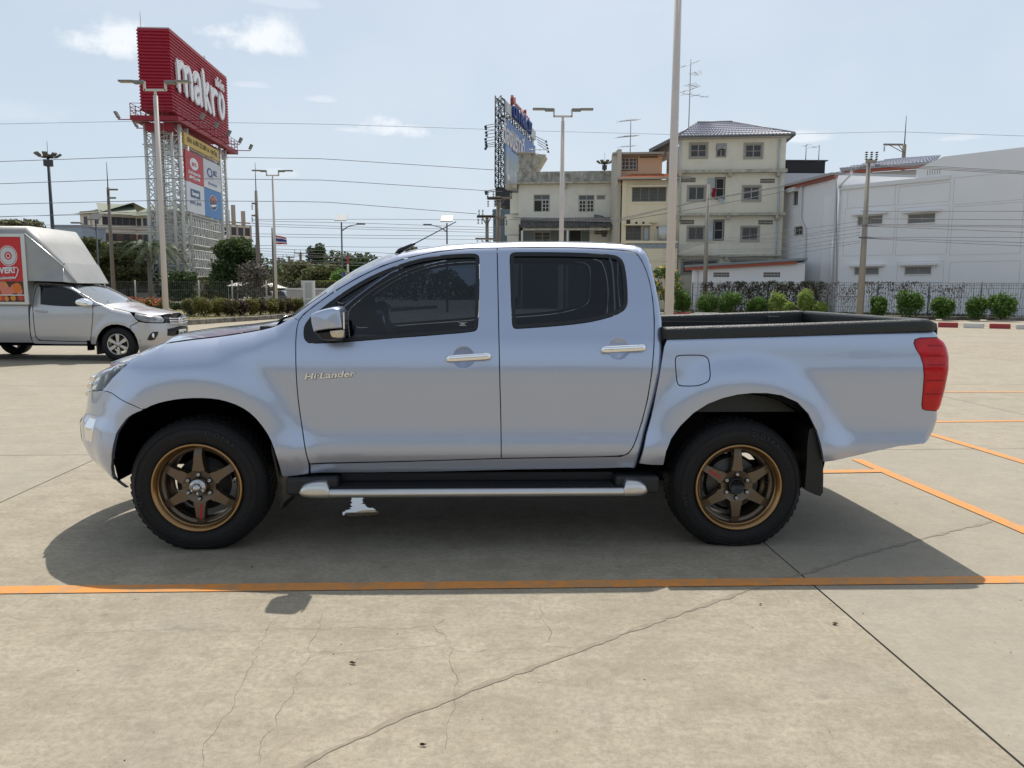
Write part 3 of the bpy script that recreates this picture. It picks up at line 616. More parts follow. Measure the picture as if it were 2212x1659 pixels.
# --- wheels
def arc(c, r, a0, a1, n): return [(c[0] + r * math.cos(t), c[1] + r * math.sin(t)) for t in np.linspace(a0, a1, n)]
def make_wheel(front):
    w = bpy.data.objects.new('wheel', None); COL.objects.link(w); w.parent = truck
    Rt = float(zc) if front else float(zc2); tyre_r = .387
    # tyre: axis y, outer face at y = -YF side => local -y is outward
    ty = MB(); ri = .253
    pr = [(ri - .012, .03), (ri, .012), (ri + .012, .004), (ri + .045, -.006), (ri + .085, -.004), (tyre_r - .032, .010), (tyre_r - .012, .028), (tyre_r - .002, .050), (tyre_r, .085), (tyre_r + .001, .135), (tyre_r, .185), (tyre_r - .004, .215), (tyre_r - .03, .245), (ri + .04, .262), (ri, .25), (ri - .012, .23)]
    ty.lathe(pr, (0, 0, 0), 'y', 96)
    tyre = ty.build('tyre', rubber, w)
    for v in tyre.data.vertices:           # the tread flattens where it carries the truck
        if v.co.z < -Rt + .002: v.co.z = -Rt + .002; 
    tr2 = MB()                              # shoulder blocks and zigzag grooves as raised lugs
    for k in range(54):
        a = 2 * math.pi * k / 54
        if abs((a - 1.5 * math.pi + math.pi) % (2 * math.pi) - math.pi) < .34: continue
        for (y0, y1, sh) in ((.030, .078, .0), (.084, .135, .5), (.141, .19, .0), (.196, .226, .5)):
            aa = a + sh * 2 * math.pi / 54; da = .042; r0, r1 = tyre_r - .006, tyre_r + (.0035 if .05 < y0 < .2 else .0015)
            q = [(aa - da, y0), (aa + da * .9, y0 + .008), (aa + da, y1), (aa - da * .8, y1 - .008)]
            vs = [(r * math.cos(t), y, r * math.sin(t)) for r in (r0, r1) for t, y in q]
            if y0 < .05: vs = [(x * (1 if i < 4 else (.985 if i in (4, 5) else 1)), y, z * (1 if i < 4 else (.985 if i in (4, 5) else 1))) for i, (x, y, z) in enumerate(vs)]
            tr2.add(vs, [(4, 5, 6, 7), (0, 1, 5, 4), (1, 2, 6, 5), (2, 3, 7, 6), (3, 0, 4, 7)])
    tr2.build('tread_blocks', rubber, w)
    rings_ = MB()
    for rr in (ri + .05, ri + .088): rings_.lathe([(rr - .002, -.0035), (rr, -.0085), (rr + .002, -.0035)], (0, 0, 0), 'y', 80)
    rings_.build('sidewall_rib', rubber, w)
    letm = mat('tyre_lettering', (.028, .029, .033), rough=.6)
    def arc_text(t, a0, r, size, flip=1):
        a = a0
        for ch in t:
            if ch == ' ': a -= size * .5 / r; continue
            px_, pz_ = r * math.cos(a), r * math.sin(a); ux = (math.sin(a), 0, -math.cos(a)); uy = (math.cos(a), 0, math.sin(a))
            place_text('tyre_letter', ch, size, .002, letm, (px_, -.009, pz_), ux, uy, w, sx=1.15); a -= size * .92 / r
    arc_text('D DTAX', R(76), ri + .070, .036); arc_text('NTS', R(196), ri + .068, .034)
    # rim: lip, dished barrel, six spokes set back
    lip = MB(); lip.lathe([(ri + .0, .010), (ri + .001, -.004), (ri - .006, -.008), (ri - .012, -.004), (ri - .015, .004), (ri - .018, .006), (ri - .021, .028), (ri - .028, .034)], (0, 0, 0), 'y', 96); lip.build('rim_lip', bronze_lip, w)
    ba_ = MB(); ba_.lathe([(ri - .027, .033), (ri - .030, .060), (ri - .034, .064), (ri - .036, .085), (ri - .05, .10), (ri - .052, .21), (ri - .03, .24)], (0, 0, 0), 'y', 96)
    ba_.build('rim_barrel', bronze, w)
    led = MB(); led.lathe([(ri - .034, .062), (ri - .052, .066), (ri - .054, .082), (ri - .035, .085)], (0, 0, 0), 'y', 96); led.build('rim_ledge', bronze, w)
    st = []; N6 = 6; hub = .088
    for k in range(N6):
        a = math.pi / 2 + k * math.pi / 3; ca, sa = math.cos(a), math.sin(a)
        def L(r, t): return (r * ca - t * sa, r * sa + t * ca)
        st += [L(.106, -.0345), L(.120, -.030), L(.145, -.0265), L(.18, -.0235), L(ri - .034, -.0195), L(ri - .034, .0195), L(.18, .0235), L(.145, .0265), L(.120, .030), L(.106, .0345)]
        a2 = a + math.pi / 6; st += [(.098 * math.cos(a2 - .16), .098 * math.sin(a2 - .16)), (.094 * math.cos(a2), .094 * math.sin(a2)), (.098 * math.cos(a2 + .16), .098 * math.sin(a2 + .16))]
    o_in = [(.048 * math.cos(t), .048 * math.sin(t)) for t in np.linspace(0, 2 * math.pi, 40, endpoint=False)]
    pts = [Vector(p) for p in st] + [Vector(p) for p in o_in]; ns = len(st); ed = [(i, (i + 1) % ns) for i in range(ns)] + [(ns + i, ns + (i + 1) % 40) for i in range(40)]
    v, _, f, *_ = delaunay_2d_cdt(pts, ed, [], 0, 1e-7); V = np.array([(q[0], q[1]) for q in v]); F = [t for t in f if len(t) == 3]; C = V[np.array(F)].mean(1); k_ = inside(C, np.array(st)) & ~inside(C, np.array(o_in)); F = [t for t, k in zip(F, k_) if k]
    rr = np.hypot(*V.T); yd = .040 + .030 * np.clip((rr - .10) / .12, 0, 1) ** .9 * 0 + .018 * np.clip((.12 - rr) / .07, 0, 1)
    yfront = .034 + .020 * np.clip((rr - .17) / .06, 0, 1) ** 2 + .016 * np.clip((.085 - rr) / .035, 0, 1)
    b = MB(); vs = [(V[i, 0], yfront[i], V[i, 1]) for i in range(len(V))] + [(V[i, 0], yfront[i] + .045, V[i, 1]) for i in range(len(V))]; n_ = len(V); cnt = {}
    for t in F:
        for i in range(3):
            e = (t[i], t[(i + 1) % 3]); cnt[tuple(sorted(e))] = cnt.get(tuple(sorted(e)), 0) + 1
    b.add(vs, [tuple(t) for t in F] + [tuple(i + n_ for i in t[::-1]) for t in F] + [(e[0], e[1], e[1] + n_, e[0] + n_) for e, c in cnt.items() if c == 1])
    b.build('spokes', bronze, w, bevel=.0028, seg=2)
    for k in range(6):
        a = math.pi / 2 + k * math.pi / 3; b = MB(); c = (.070 * math.cos(a), .036, .070 * math.sin(a)); b.lathe([(.0001, -.002), (.0045, -.002), (.005, -.010), (.0085, -.011), (.0105, -.006), (.0105, .02)], c, 'y', 12); b.build('lug_nut', steel, w)
        b = MB(); b.lathe([(.0115, -.0), (.0145, .0012), (.0145, .01)], c, 'y', 16); b.build('lug_seat', gloss_black, w)
    b = MB()
    if front:
        b.lathe([(.047, .040), (.047, .012), (.044, .006), (.028, .006), (.026, -.004), (.018, -.018), (.008, -.024), (.0001, -.025)], (0, 0, 0), 'y', 32); b.build('hub_cap', steel, w)
        for k in range(6):
            a = k * math.pi / 3 + math.pi / 2; b = MB(); b.lathe([(.0001, -.004), (.005, -.004), (.006, .004)], (.036 * math.cos(a), .004, .036 * math.sin(a)), 'y', 8); b.build('hub_bolt', chrome, w)
    else:
        b.lathe([(.048, .030), (.046, .024), (.040, .026), (.036, .034), (.0001, .040)], (0, 0, 0), 'y', 32); b.build('hub_cap', gloss_black, w)
    b = MB(); b.lathe([(.155, .12), (.155, .135), (.0001, .135)] if front else [(.165, .11), (.17, .125), (.17, .17), (.0001, .17)], (0, 0, 0), 'y', 40); b.lathe([(.155, .12), (.075, .115), (.07, .08), (.0001, .08)], (0, 0, 0), 'y', 40)
    b.build('brake_disc', mat('brake_iron', (.09, .088, .085), rough=.45, metal=.7), w)
    # red maker's stripe on one spoke
    a = R(-90) if front else R(150); ca, sa = math.cos(a), math.sin(a); b = MB()
    def q(r, t, y): return (r * ca - t * sa, y, r * sa + t * ca)
    rs = (.105, .165, .172, .108)
    b.add([q(.105, .003, .0315), q(.190, -.004, .035), q(.190, .010, .035), q(.105, .010, .0315)], [(0, 1, 2, 3)])
    o = b.build('spoke_stripe', mat('red_decal', (.42, .02, .04), rough=.5), w)
    for r in (.115, .13, .15, .165, .18):
        b2 = MB(); b2.add([q(r, -.004, .0322), q(r + .004, -.004, .0326), q(r + .004, .004, .0326), q(r, .004, .0322)], [(0, 1, 2, 3)]); b2.build('spoke_stripe_tick', MATS['red_decal'], w)
    b = MB(); b.tube((.19, .075, .02), (.19, .05, .018), .004); b.build('valve', gloss_black, w)
    return w
wf = make_wheel(True); wf.location = (XA, -(YF - .012), zc)
wr = make_wheel(False); wr.location = (XB, -(YF - .012), zc2)
for src, x, z in ((wf, XA, zc), (wr, XB, zc2)):
    c = src.copy(); COL.objects.link(c); c.location = (x, YF - .012, z); c.rotation_euler = (0, 0, math.pi)
    for ch in src.children: 
        d = ch.copy(); COL.objects.link(d); d.parent = c
# --- chassis, axles
b = MB()
for sg in (-1, 1): b.box(-.6, 3.9, sg * .38, sg * .50, .47, .62)
b.box(XA - .06, XA + .06, -.6, .6, zc - .06, zc + .06); b.tube((XB, -.65, zc2), (XB, .65, zc2), .05); b.lathe([(.001, -.16), (.11, -.12), (.14, 0), (.11, .12), (.001, .16)], (XB, 0, zc2), 'y', 16)
b.box(-.5, .6, -.42, .42, .42, .9); b.box(.75, 2.9, -.78, .78, .47, .56); b.tube((1.0, -.1, .42), (3.6, -.35, .50), .035); b.box(3.2, 3.9, -.6, .6, .62, .78)
b.build('chassis', under, truck)
b = MB()
for sg in (-1, 1):
    for k in range(5): b.box(XB - .6 + k * .05, XB + .6 - k * .05, sg * .52, sg * .58, zc2 + .02 + k * .012, zc2 + .03 + k * .012)
b.build('leaf_springs', under, truck)
# --- mud flaps
def flap(px, y, name='mud_flap'):
    o = [tuple(S0.T(a, c, y)) for a, c in px]
    for sg in (-1, 1):
        b = MB(); b.prism(o, 'y', sg * (y - .02), sg * (y - .012)) if False else None
        n = len(o); vs = [(p[0], sg * y, p[1]) for p in o] + [(p[0] + .012, sg * (y - .26), p[1]) for p in o]
        b.add(vs, [tuple(range(n)), tuple(range(2 * n - 1, n - 1, -1))] + [(i, (i + 1) % n, n + (i + 1) % n, n + i) for i in range(n)]); b.build(name, mat('flap_rubber', (.012, .012, .013), rough=.45), truck)
flap(Z(ZR, 2074, [(985, 730), (1000, 780), (1013, 850), (1022, 910), (1026, 1000), (1024, 1090), (1010, 1112), (985, 1105), (940, 1085), (925, 1075), (935, 950), (940, 820), (950, 750)]), .90)
flap(Z(ZF, 1540, [(1028, 1000), (1045, 1060), (1060, 1130), (1072, 1200), (1085, 1280), (1075, 1315), (1068, 1300), (1062, 1200), (1048, 1120), (1030, 1040)]), .86)
# --- side step
def stp(z_, w, pts, y): return [tuple(S0.T(a, c, y)) for a, c in Z(z_, w, pts)]
ZS1 = (1080, 1780, 1600, 2080); ZS2 = (2350, 1780, 2750, 2020)
a0 = S0.T(*Z(ZS1, 2212, [(205, 600)])[0], .90); a1 = S0.T(*Z(ZS2, 2212, [(1350, 600)])[0], .90)
zt1 = S0.T(*Z(ZS1, 2212, [(700, 400)])[0], .88)[1]; zb1 = S0.T(*Z(ZS1, 2212, [(400, 770)])[0], .95)[1]
c0 = S0.T(*Z(ZS1, 2212, [(388, 650)])[0], .97); c0b = S0.T(*Z(ZS1, 2212, [(925, 700)])[0], .97); c1b = S0.T(*Z(ZS2, 2212, [(590, 700)])[0], .97); c1 = S0.T(*Z(ZS2, 2212, [(1140, 640)])[0], .97)
zst = S0.T(*Z(ZS1, 2212, [(1500, 635)])[0], .97)[1]; zsb = S0.T(*Z(ZS1, 2212, [(1500, 765)])[0], .97)[1]
for sg in (-1, 1):
    st_ = bpy.data.objects.new('side_step', None); COL.objects.link(st_); st_.parent = truck
    for xa, xb_ in ((a0[0], c0b[0] + .04), (c1b[0] - .04, a1[0])):
        b = MB(); b.box(xa, xb_, sg * .74, sg * .925, zb1 + .004, zt1)
        b.build('step_end', black_plastic, st_, bevel=.02, seg=3)
    b = MB(); b.box(c0b[0] - .1, c1b[0] + .1, sg * .74, sg * .955, zsb + .02, zst + .006); b.build('step_board', mat('step_tread', (.012, .012, .013), rough=.55, bump=.4, bscale=220), st_, bevel=.006)
    b = MB(); b.box(c0b[0] + .02, c1b[0] - .02, sg * .72, sg * .80, zst, zst + .06); b.build('step_riser', black_plastic, st_, bevel=.012)
    b = MB()
    for k in range(5): b.box(c0b[0] + .05, c1b[0] - .05, sg * (.82 + k * .025), sg * (.832 + k * .025), zst + .006, zst + .010)
    b.build('step_ribs', black_plastic, st_)
    hh = (zst - zsb) / 2 * 1.08; zm = (zst + zsb) / 2; pf = [(.945, -hh * .9), (.962, -hh), (.975, -hh * .6), (.981, 0), (.976, hh * .6), (.963, hh), (.945, hh * .95)]
    b = MB(); rows = [[(x, sg * y, zm + h) for y, h in pf] for x in np.linspace(c0b[0], c1b[0], 6)]; b.grid(rows); b.build('step_trim', satin, st_)
    for xa, xt, dr in ((c0b[0] - .002, c0[0], -1), (c1b[0] + .002, c1[0], 1)):
        b = MB(); rows = []
        for k in range(11):
            f = k / 10; x = xa + (xt - xa) * f; s_ = max(.03, math.sqrt(max(0, 1 - f ** 3.6))); up_ = .6 + .42 * min(1, f * 6)
            rows.append([(x, sg * (.945 + (y - .945) * s_), zm - .002 + (h if h < 0 else h * (1 + 1.9 * min(1, f * 14))) * s_ + (0)) for y, h in [(.90, -hh)] + pf + [(.92, hh * 1.05), (.89, hh * 1.0)]])
        b.grid(rows); b.build('step_end_cap', satin, st_)
# --- mirror (near and far): shell, black base, indicator
ZM = (1150, 1150, 1450, 1400)
mo = [tuple(S0.T(x, y, 1.02)) for x, y in Z(ZM, 1991, [(500, 580), (530, 545), (620, 505), (800, 445), (1000, 395), (1120, 375), (1200, 378), (1270, 398), (1315, 430), (1335, 520), (1362, 680), (1385, 850), (1390, 950), (1200, 965), (960, 990), (800, 1015), (570, 1050), (545, 960), (515, 830), (498, 700)])]
bo_ = [tuple(S0.T(x, y, 1.02)) for x, y in Z(ZM, 1991, [(570, 1055), (800, 1018), (960, 993), (1200, 968), (1390, 950), (1408, 1000), (1400, 1100), (1375, 1165), (1330, 1210), (1200, 1240), (1050, 1265), (900, 1268), (760, 1250), (700, 1200), (640, 1130)])]
ind = [tuple(S0.T(x, y, 1.06)) for x, y in Z(ZM, 1991, [(965, 1030), (975, 1015), (1100, 998), (1250, 983), (1350, 982), (1362, 1000), (1355, 1100), (1335, 1170), (1290, 1200), (1150, 1205), (1040, 1195), (1000, 1160), (980, 1100)])]
def pillow(outl, y0, dy, nr=7, pw=.5):      # domed shell over an outline in (x, z)
    o = densify(smp(outl, 1), .012); c = o.mean(0); rows = []
    for k in range(nr + 1):
        t = math.sin(k / nr * math.pi / 2); s_ = 1 - t; pass
    rows = [[(c[0] + (p[0] - c[0]) * math.cos(a), y0 + dy * math.sin(a) ** 1.0, c[1] + (p[1] - c[1]) * math.cos(a)) for p in o] for a in np.linspace(0, math.pi / 2 - .02, nr + 1)]
    return rows
def pill2(outl, y0, dy, flat=.72):
    o = densify(smp(outl, 1), .010); c = o.mean(0); rows = []
    for a in np.linspace(0, 1, 8):
        sc = flat + (1 - flat) * math.cos(a * math.pi / 2) if a < 1 else flat; rows.append([(c[0] + (p[0] - c[0]) * sc, y0 + dy * math.sin(a * math.pi / 2), c[1] + (p[1] - c[1]) * sc) for p in o])
    for sc in (flat * .66, flat * .33, .01): rows.append([(c[0] + (p[0] - c[0]) * sc, y0 + dy * (1 + .10 * (1 - sc / flat)), c[1] + (p[1] - c[1]) * sc) for p in o])
    return rows
for sg in (-1, 1):
    mi_ = bpy.data.objects.new('wing_mirror', None); COL.objects.link(mi_); mi_.parent = truck
    for outl, m_, nm, y0_, dy_, fl2 in ((mo, paint, 'mirror_shell', .985, .085, .80), (bo_, gloss_black, 'mirror_base', .985, .062, .7)):
        rows = pill2(outl, y0_, dy_, fl2); rows = [[(x, sg * y, z) for x, y, z in r + r[:1]] for r in rows]
        b = MB(); b.grid(rows); inner = [(x, sg * .93, z) for x, y, z in [(q[0], 0, q[2]) for q in rows[0]]]; b.grid([inner, rows[0]]); b.build(nm, m_, mi_)
    rows = pill2(ind, .985 + .050, .02, .8); b = MB(); b.grid([[(x, sg * y, z) for x, y, z in r + r[:1]] for r in rows]); b.build('mirror_indicator', amber_clear, mi_)
    mx = np.array(bo_).mean(0); b = MB(); b.box(mx[0] - .05, mx[0] + .05, sg * .86, sg * .99, mx[1] - .035, mx[1] + .03); b.build('mirror_arm', gloss_black, mi_, bevel=.01)
    gg = np.array(mo); b = MB(); b.box(gg[:, 0].max() - .004, gg[:, 0].max() + .004, sg * .94, sg * 1.06, gg[:, 1].min() + .02, gg[:, 1].max() - .03); b.build('mirror_glass', chrome, mi_)
# --- handles
for k, (hc, x0h, x1h) in enumerate(((hand[0], (905, 777), (1157, 762)), (hand[1], (1747, 728), (1998, 715)))):
    pa, pb = S.inv(Z(Z6, 2212, [x0h, x1h])); 
    for j, dp in enumerate((frontdoor, reardoor)[k]):
        sg = -1 if j == 0 else 1; b = MB(); rows = []
        for f in np.sin(np.linspace(-math.pi / 2, math.pi / 2, 22)) * .5 + .5:
            u = pa[0] + (pb[0] - pa[0]) * f; z = pa[1] + (pb[1] - pa[1]) * f; y = S.P(np.array([[u, z]]))[0, 1] + .006 + .026 * (1 - abs(2 * f - 1) ** 10); s_ = .0195 * (1 - abs(2 * f - 1) ** 26 * .45)
            rows.append([(u, sg * (y + .010 * math.cos(a)), z + s_ * math.sin(a) * (abs(math.sin(a)) ** -.35 if abs(math.sin(a)) > .01 else 1)) for a in np.linspace(0, 2 * math.pi, 17)])
        b.grid(rows); 
        for r_ in (rows[0], rows[-1]): b.add(r_[:-1], [tuple(range(16))])
        b.build('door_handle', chrome, dp)
        f = .80; u = pa[0] + (pb[0] - pa[0]) * f; z = pa[1] + (pb[1] - pa[1]) * f; y = S.P(np.array([[u, z]]))[0, 1] + .006 + .026 * (1 - abs(2 * f - 1) ** 4); b = MB()
        b.path([(u, sg * (y + .0112 * math.cos(a)), z + .021 * math.sin(a) * (abs(math.sin(a)) ** -.35 if abs(math.sin(a)) > .01 else 1)) for a in np.linspace(0, 2 * math.pi, 15)[:-1]], .0012, 4, closed=True); b.build('handle_seam', gloss_black, dp)
# --- badge on the front door, lettering follows the photo
bp0, bp1 = S.inv(Z(Z6, 2212, [(138, 884), (414, 866)])); bc = S.inv([Z(Z6, 2212, [(275, 868)])[0]])[0]; wdt = abs(bp1[0] - bp0[0]); yy_ = S.P(np.array([bc]))[0, 1] + .002
dirx = np.array([1, 0, (bp1[1] - bp0[1]) / wdt * 1.0]); dirx /= np.linalg.norm(dirx)
place_text('door_badge', 'Hi·Lander', .047, .0015, mat('badge_chrome', (.82, .82, .83), rough=.18, metal=.85), (bc[0], -yy_ - .002, bc[1]), dirx, (0, 0, 1), frontdoor[0], sx=wdt / .190, shear=.28, off=.0012)
place_text('badge_backing', 'Hi·Lander', .047, .0012, mat('badge_edge_dark', (.05, .052, .06), rough=.4), (bc[0] + .0012, -yy_ - .0004, bc[1] - .0016), dirx, (0, 0, 1), frontdoor[0], sx=wdt / .190, shear=.28, off=.0020)
# --- roof aerial
q0 = S0.T(*Z(Z6, 2212, [(655, 190)])[0], .30); q1 = S0.T(*Z(Z6, 2212, [(738, 150)])[0], .30); q2 = S0.T(*Z(Z6, 2212, [(962, 32)])[0], .30)
b = MB(); b.path([(q0[0] - .02, -.30, q0[1] - .03), (q0[0], -.30, q0[1]), (q1[0], -.30, q1[1]), (q1[0] + .002, -.30, q1[1] + .001), (q2[0], -.30, q2[1])], [.02, .016, .008, .0035, .0028], 8); b.build('roof_aerial', gloss_black, truck)
# --- cabin
b = MB(); b.box(.60, .90, -.70, .70, .92, 1.10); b.box(.66, .88, .20, .55, 1.10, 1.15); b.build('dashboard', cabin, truck, bevel=.03, seg=3)
def ringpts(c, r, tilt, n=28): return [(c[0] + r * math.cos(t) * math.sin(tilt), c[1] + r * math.sin(t), c[2] + r * math.cos(t) * math.cos(tilt)) for t in np.linspace(0, 2 * math.pi, n, endpoint=False)]
sw = (.98, .36, 1.12); b = MB(); b.path(ringpts(sw, .185, R(-25)), .015, 8, closed=True); b.tube(sw, (.85, .36, 1.05), .03)
for t in (0.5, 2.6, 4.71): b.obox(sw, (sw[0] + .17 * math.cos(t) * math.sin(R(-25)), sw[1] + .17 * math.sin(t), sw[2] + .17 * math.cos(t) * math.cos(R(-25))), .03, .012)
b.build('steering_wheel', mat('wheel_leather', (.03, .03, .032), rough=.4), truck)
for x0_, zz, hb_ in ((1.12, .72, .60), (1.78, .74, .44)):
    for yy in (-.36, .36):
        b = MB(); b.box(x0_, x0_ + .50, yy - .26, yy + .26, zz, zz + .15)
        b.add([(x0_ + .42, yy - .25, zz + .1), (x0_ + .42, yy + .25, zz + .1), (x0_ + .58, yy + .22, zz + hb_), (x0_ + .58, yy - .22, zz + hb_), (x0_ + .56, yy - .25, zz + .1), (x0_ + .56, yy + .25, zz + .1), (x0_ + .68, yy + .22, zz + hb_ - .02), (x0_ + .68, yy - .22, zz + hb_ - .02)], [(0, 1, 2, 3), (7, 6, 5, 4), (0, 3, 7, 4), (1, 5, 6, 2), (3, 2, 6, 7), (0, 4, 5, 1)])
        b.box(x0_ + .57, x0_ + .66, yy - .12, yy + .12, zz + hb_ + .01, zz + hb_ + .13); b.build('seat', cabin_light, truck, bevel=.03, seg=3)
b = MB(); b.box(.62, 2.5, -.80, .80, .56, .60); b.box(2.50, 2.54, -.78, .78, .60, 1.22)
b.build('cabin_floor', cabin, truck)
b = MB(); b.box(1.35, 2.35, -.52, .52, 1.69, 1.70); b.build('headliner', mat('headliner', (.25, .25, .24), rough=.9), truck)
b = MB(); b.box(1.12, 1.15, -.13, .13, 1.52, 1.59); b.build('rear_view_mirror', gloss_black, truck, bevel=.01)
st1 = S.inv(Z(Z6, 2212, [(980, 582), (1015, 605)])); b = MB(); yg = S.P(np.array([st1.mean(0)]), -.013)[0, 1]; cx_, cz_ = st1.mean(0)
for (x0_, x1_, z0_, z1_) in ((-.018, .018, -.010, -.006), (-.012, .012, .004, .008), (-.018, -.013, -.010, .0), (.013, .018, -.010, .0), (-.026, .026, .012, .0135), (-.010, .010, -.004, 0.)): b.box(cx_ + x0_, cx_ + x1_, -yg - .0008, -yg - .0003, cz_ + z0_, cz_ + z1_)
b.build('window_sticker', mat('sticker_white', (.6, .6, .6), rough=.6), truck)
# ================================================================ THE SETTING
def P2(p): return np.array([p[0], p[1]], float)
A_ = R(3.2); ES = np.array([math.cos(A_), math.sin(A_)]); ET = np.array([-math.sin(A_), math.cos(A_)])
def concrete_mat():
    m = bpy.data.materials.new('concrete_slab'); m.use_nodes = True; t = m.node_tree; p = t.nodes['Principled BSDF']; L = t.links.new
    def N(tp, **k):
        n = t.nodes.new(tp)
        for a, b in k.items(): setattr(n, a, b)
        return n
    pos = N('ShaderNodeNewGeometry').outputs['Position']; oi = N('ShaderNodeObjectInfo')
    def noise(sc, det=6, rough=.6, vec=None):
        n = N('ShaderNodeTexNoise'); n.inputs['Scale'].default_value = sc; n.inputs['Detail'].default_value = det; n.inputs['Roughness'].default_value = rough; L(vec or pos, n.inputs[0]); return n.outputs[0]
    def rng(v, a, b, c, d):
        n = N('ShaderNodeMapRange'); L(v, n.inputs[0])
        for i, x in enumerate((a, b, c, d)): n.inputs[i + 1].default_value = x
        return n.outputs[0]
    def mix(f, a, b, bt='MIX'):
        n = N('ShaderNodeMix', data_type='RGBA', blend_type=bt)
        if isinstance(f, float): n.inputs[0].default_value = f
        else: L(f, n.inputs[0])
        for i, v in ((6, a), (7, b)):
            if isinstance(v, tuple): n.inputs[i].default_value = (*v, 1)
            else: L(v, n.inputs[i])
        return n.outputs[2]
    c = mix(rng(noise(.45, 5), .35, .65, 0., 1.), (.325, .280, .203), (.268, .235, .175))
    c = mix(rng(noise(2.2, 8, .7), .42, .66, 0., .9), c, (.405, .358, .270))
    c = mix(rng(noise(7., 9, .75), .47, .70, 0., .85), c, (.186, .158, .114))
    mpn = N('ShaderNodeMapping'); mpn.inputs['Scale'].default_value = (1.2, 5.5, 1); mpn.inputs['Rotation'].default_value = (0, 0, .25); L(pos, mpn.inputs[0])
    c = mix(rng(noise(2.4, 8, .72, mpn.outputs[0]), .50, .72, 0., .6), c, (.43, .385, .30))
    c = mix(rng(noise(38., 5, .75), .42, .64, 0., .65), c, (.188, .160, .116))
    c = mix(rng(noise(160., 2, .6), .52, .70, 0., .5), c, (.42, .37, .275))
    v = N('ShaderNodeTexVoronoi'); v.inputs['Scale'].default_value = 2.3; L(pos, v.inputs[0])
    spot = rng(v.outputs['Distance'], .0, .075, .65, 0.); c = mix(spot, c, (.13, .112, .09))
    v2 = N('ShaderNodeTexVoronoi'); v2.inputs['Scale'].default_value = .8; L(pos, v2.inputs[0])
    big = rng(noise(1.1, 4), .56, .74, 0., .5); c = mix(big, c, (.205, .185, .155))
    tint = rng(oi.outputs['Random'], 0, 1, .0, .55); c = mix(tint, c, (.300, .276, .226), 'MIX')
    L(c, p.inputs['Base Color']); p.inputs['Roughness'].default_value = .82; p.inputs['Specular IOR Level'].default_value = .3
    b = N('ShaderNodeBump'); b.inputs['Strength'].default_value = .35; b.inputs['Distance'].default_value = .004; L(noise(120., 5, .7), b.inputs['Height']); L(b.outputs[0], p.inputs['Normal'])
    return m
conc = concrete_mat()
road = mat('asphalt', (.13, .125, .12), rough=.9, noise=.5, nscale=1.5, coord='World', col2=(.18, .17, .16))
dry = mat('far_ground', (.30, .27, .205), rough=.95, noise=.6, nscale=.3, coord='World', col2=(.21, .19, .15))
b = MB(); b.add([(-900, -500, -.03), (900, -500, -.03), (900, 1500, -.03), (-900, 1500, -.03)], [(0, 1, 2, 3)]); ground = b.build('ground', dry, kind='structure')
b = MB(); 
def lot(s, t): q = np.array([1.50, 7.08]) + ES * s + ET * t; return q
jm = mat('joint_tar', (.030, .028, .026), rough=.9)
q = [lot(-60, -25), lot(40, -25), lot(40, 40), lot(-60, 40)]; b.add([(*p, -.009) for p in q], [(0, 1, 2, 3)]); b.build('joint_filler', jm, ground)
s_edges = [-62 + .0]; SP = 5.0; slab_mesh = {}
s0 = 1.50 + .068 * 0
jA_s = float((P2(gr(1735, 1245)) - np.array([1.50, 7.08])) @ ES)
for i in range(-9, 7):
    for j in range(-4, 7):
        g = .0055; x0, x1 = jA_s + i * SP + g, jA_s + (i + 1) * SP - g; y0, y1 = j * SP + g, (j + 1) * SP - g
        b = MB(); cs = [lot(x0, y0), lot(x1, y0), lot(x1, y1), lot(x0, y1)]
        b.add([(*p, -.028) for p in cs] + [(*p, 0.) for p in cs], [(4, 5, 6, 7), (0, 1, 5, 4), (1, 2, 6, 5), (2, 3, 7, 6), (3, 0, 4, 7)])
        b.build('slab', conc, ground, fix=False)
b = MB(); q = [(-140, 30.5), (140, 30.5), (140, 47), (-140, 47)]; b.add([(x, y, -.004) for x, y in q], [(0, 1, 2, 3)]); b.build('driveway', mat('driveway_concrete', (.335, .298, .225), rough=.85, noise=.7, nscale=.8, coord='World', col2=(.24, .215, .175)), ground)
line_m = mat('orange_road_paint', (.66, .25, .045), rough=.75, noise=1., nscale=11, coord='World', col2=(.40, .235, .11), bump=.2, bscale=80)
def ribbon(name, pts, w, m, z=.004, parent=ground, kind=None, jitter=0.):
    P = [P2(p) for p in pts]; b = MB(); L_, R_ = [], []
    for i, p in enumerate(P):
        d = P[min(i + 1, len(P) - 1)] - P[max(i - 1, 0)]; d /= np.hypot(*d) + 1e-9; n = np.array([-d[1], d[0]]); ww = (w[i] if hasattr(w, '__len__') else w) / 2
        j = 1 + random.uniform(-jitter, jitter); k = 1 + random.uniform(-jitter, jitter); L_.append((*(p + n * ww * j), z)); R_.append((*(p - n * ww * k), z))
    b.grid([L_, R_], smooth=False); o = b.build(name, m, parent); 
    if kind: o['kind'] = kind
    return o
def ext(a, b_, l, r): a, b_ = P2(a), P2(b_); d = (b_ - a) / np.hypot(*(b_ - a)); return [a - d * l, b_ + d * r]
def seg(a, b_, l, r, n=14): e = ext(a, b_, l, r); return [e[0] + (e[1] - e[0]) * k / n for k in range(n + 1)]
ribbon('painted_line', seg(gr(0, 1275.5), gr(2212, 1252.5), 6, 6), .098, line_m)
ribbon('painted_line', seg(gr(1850, 993), gr(2212, 1147), 0, 2.0), .10, line_m, .0052)
ribbon('painted_line', seg(gr(2006, 937), gr(2212, 999), .6, 3.2), .10, line_m, .0052)
ribbon('painted_line', seg(gr(1780, 1020), gr(1905, 1018), 4.6, .0), .10, line_m, .006)
ribbon('painted_line', seg(gr(2020, 911.5), gr(2212, 909.5), 2, 8), .085, line_m)
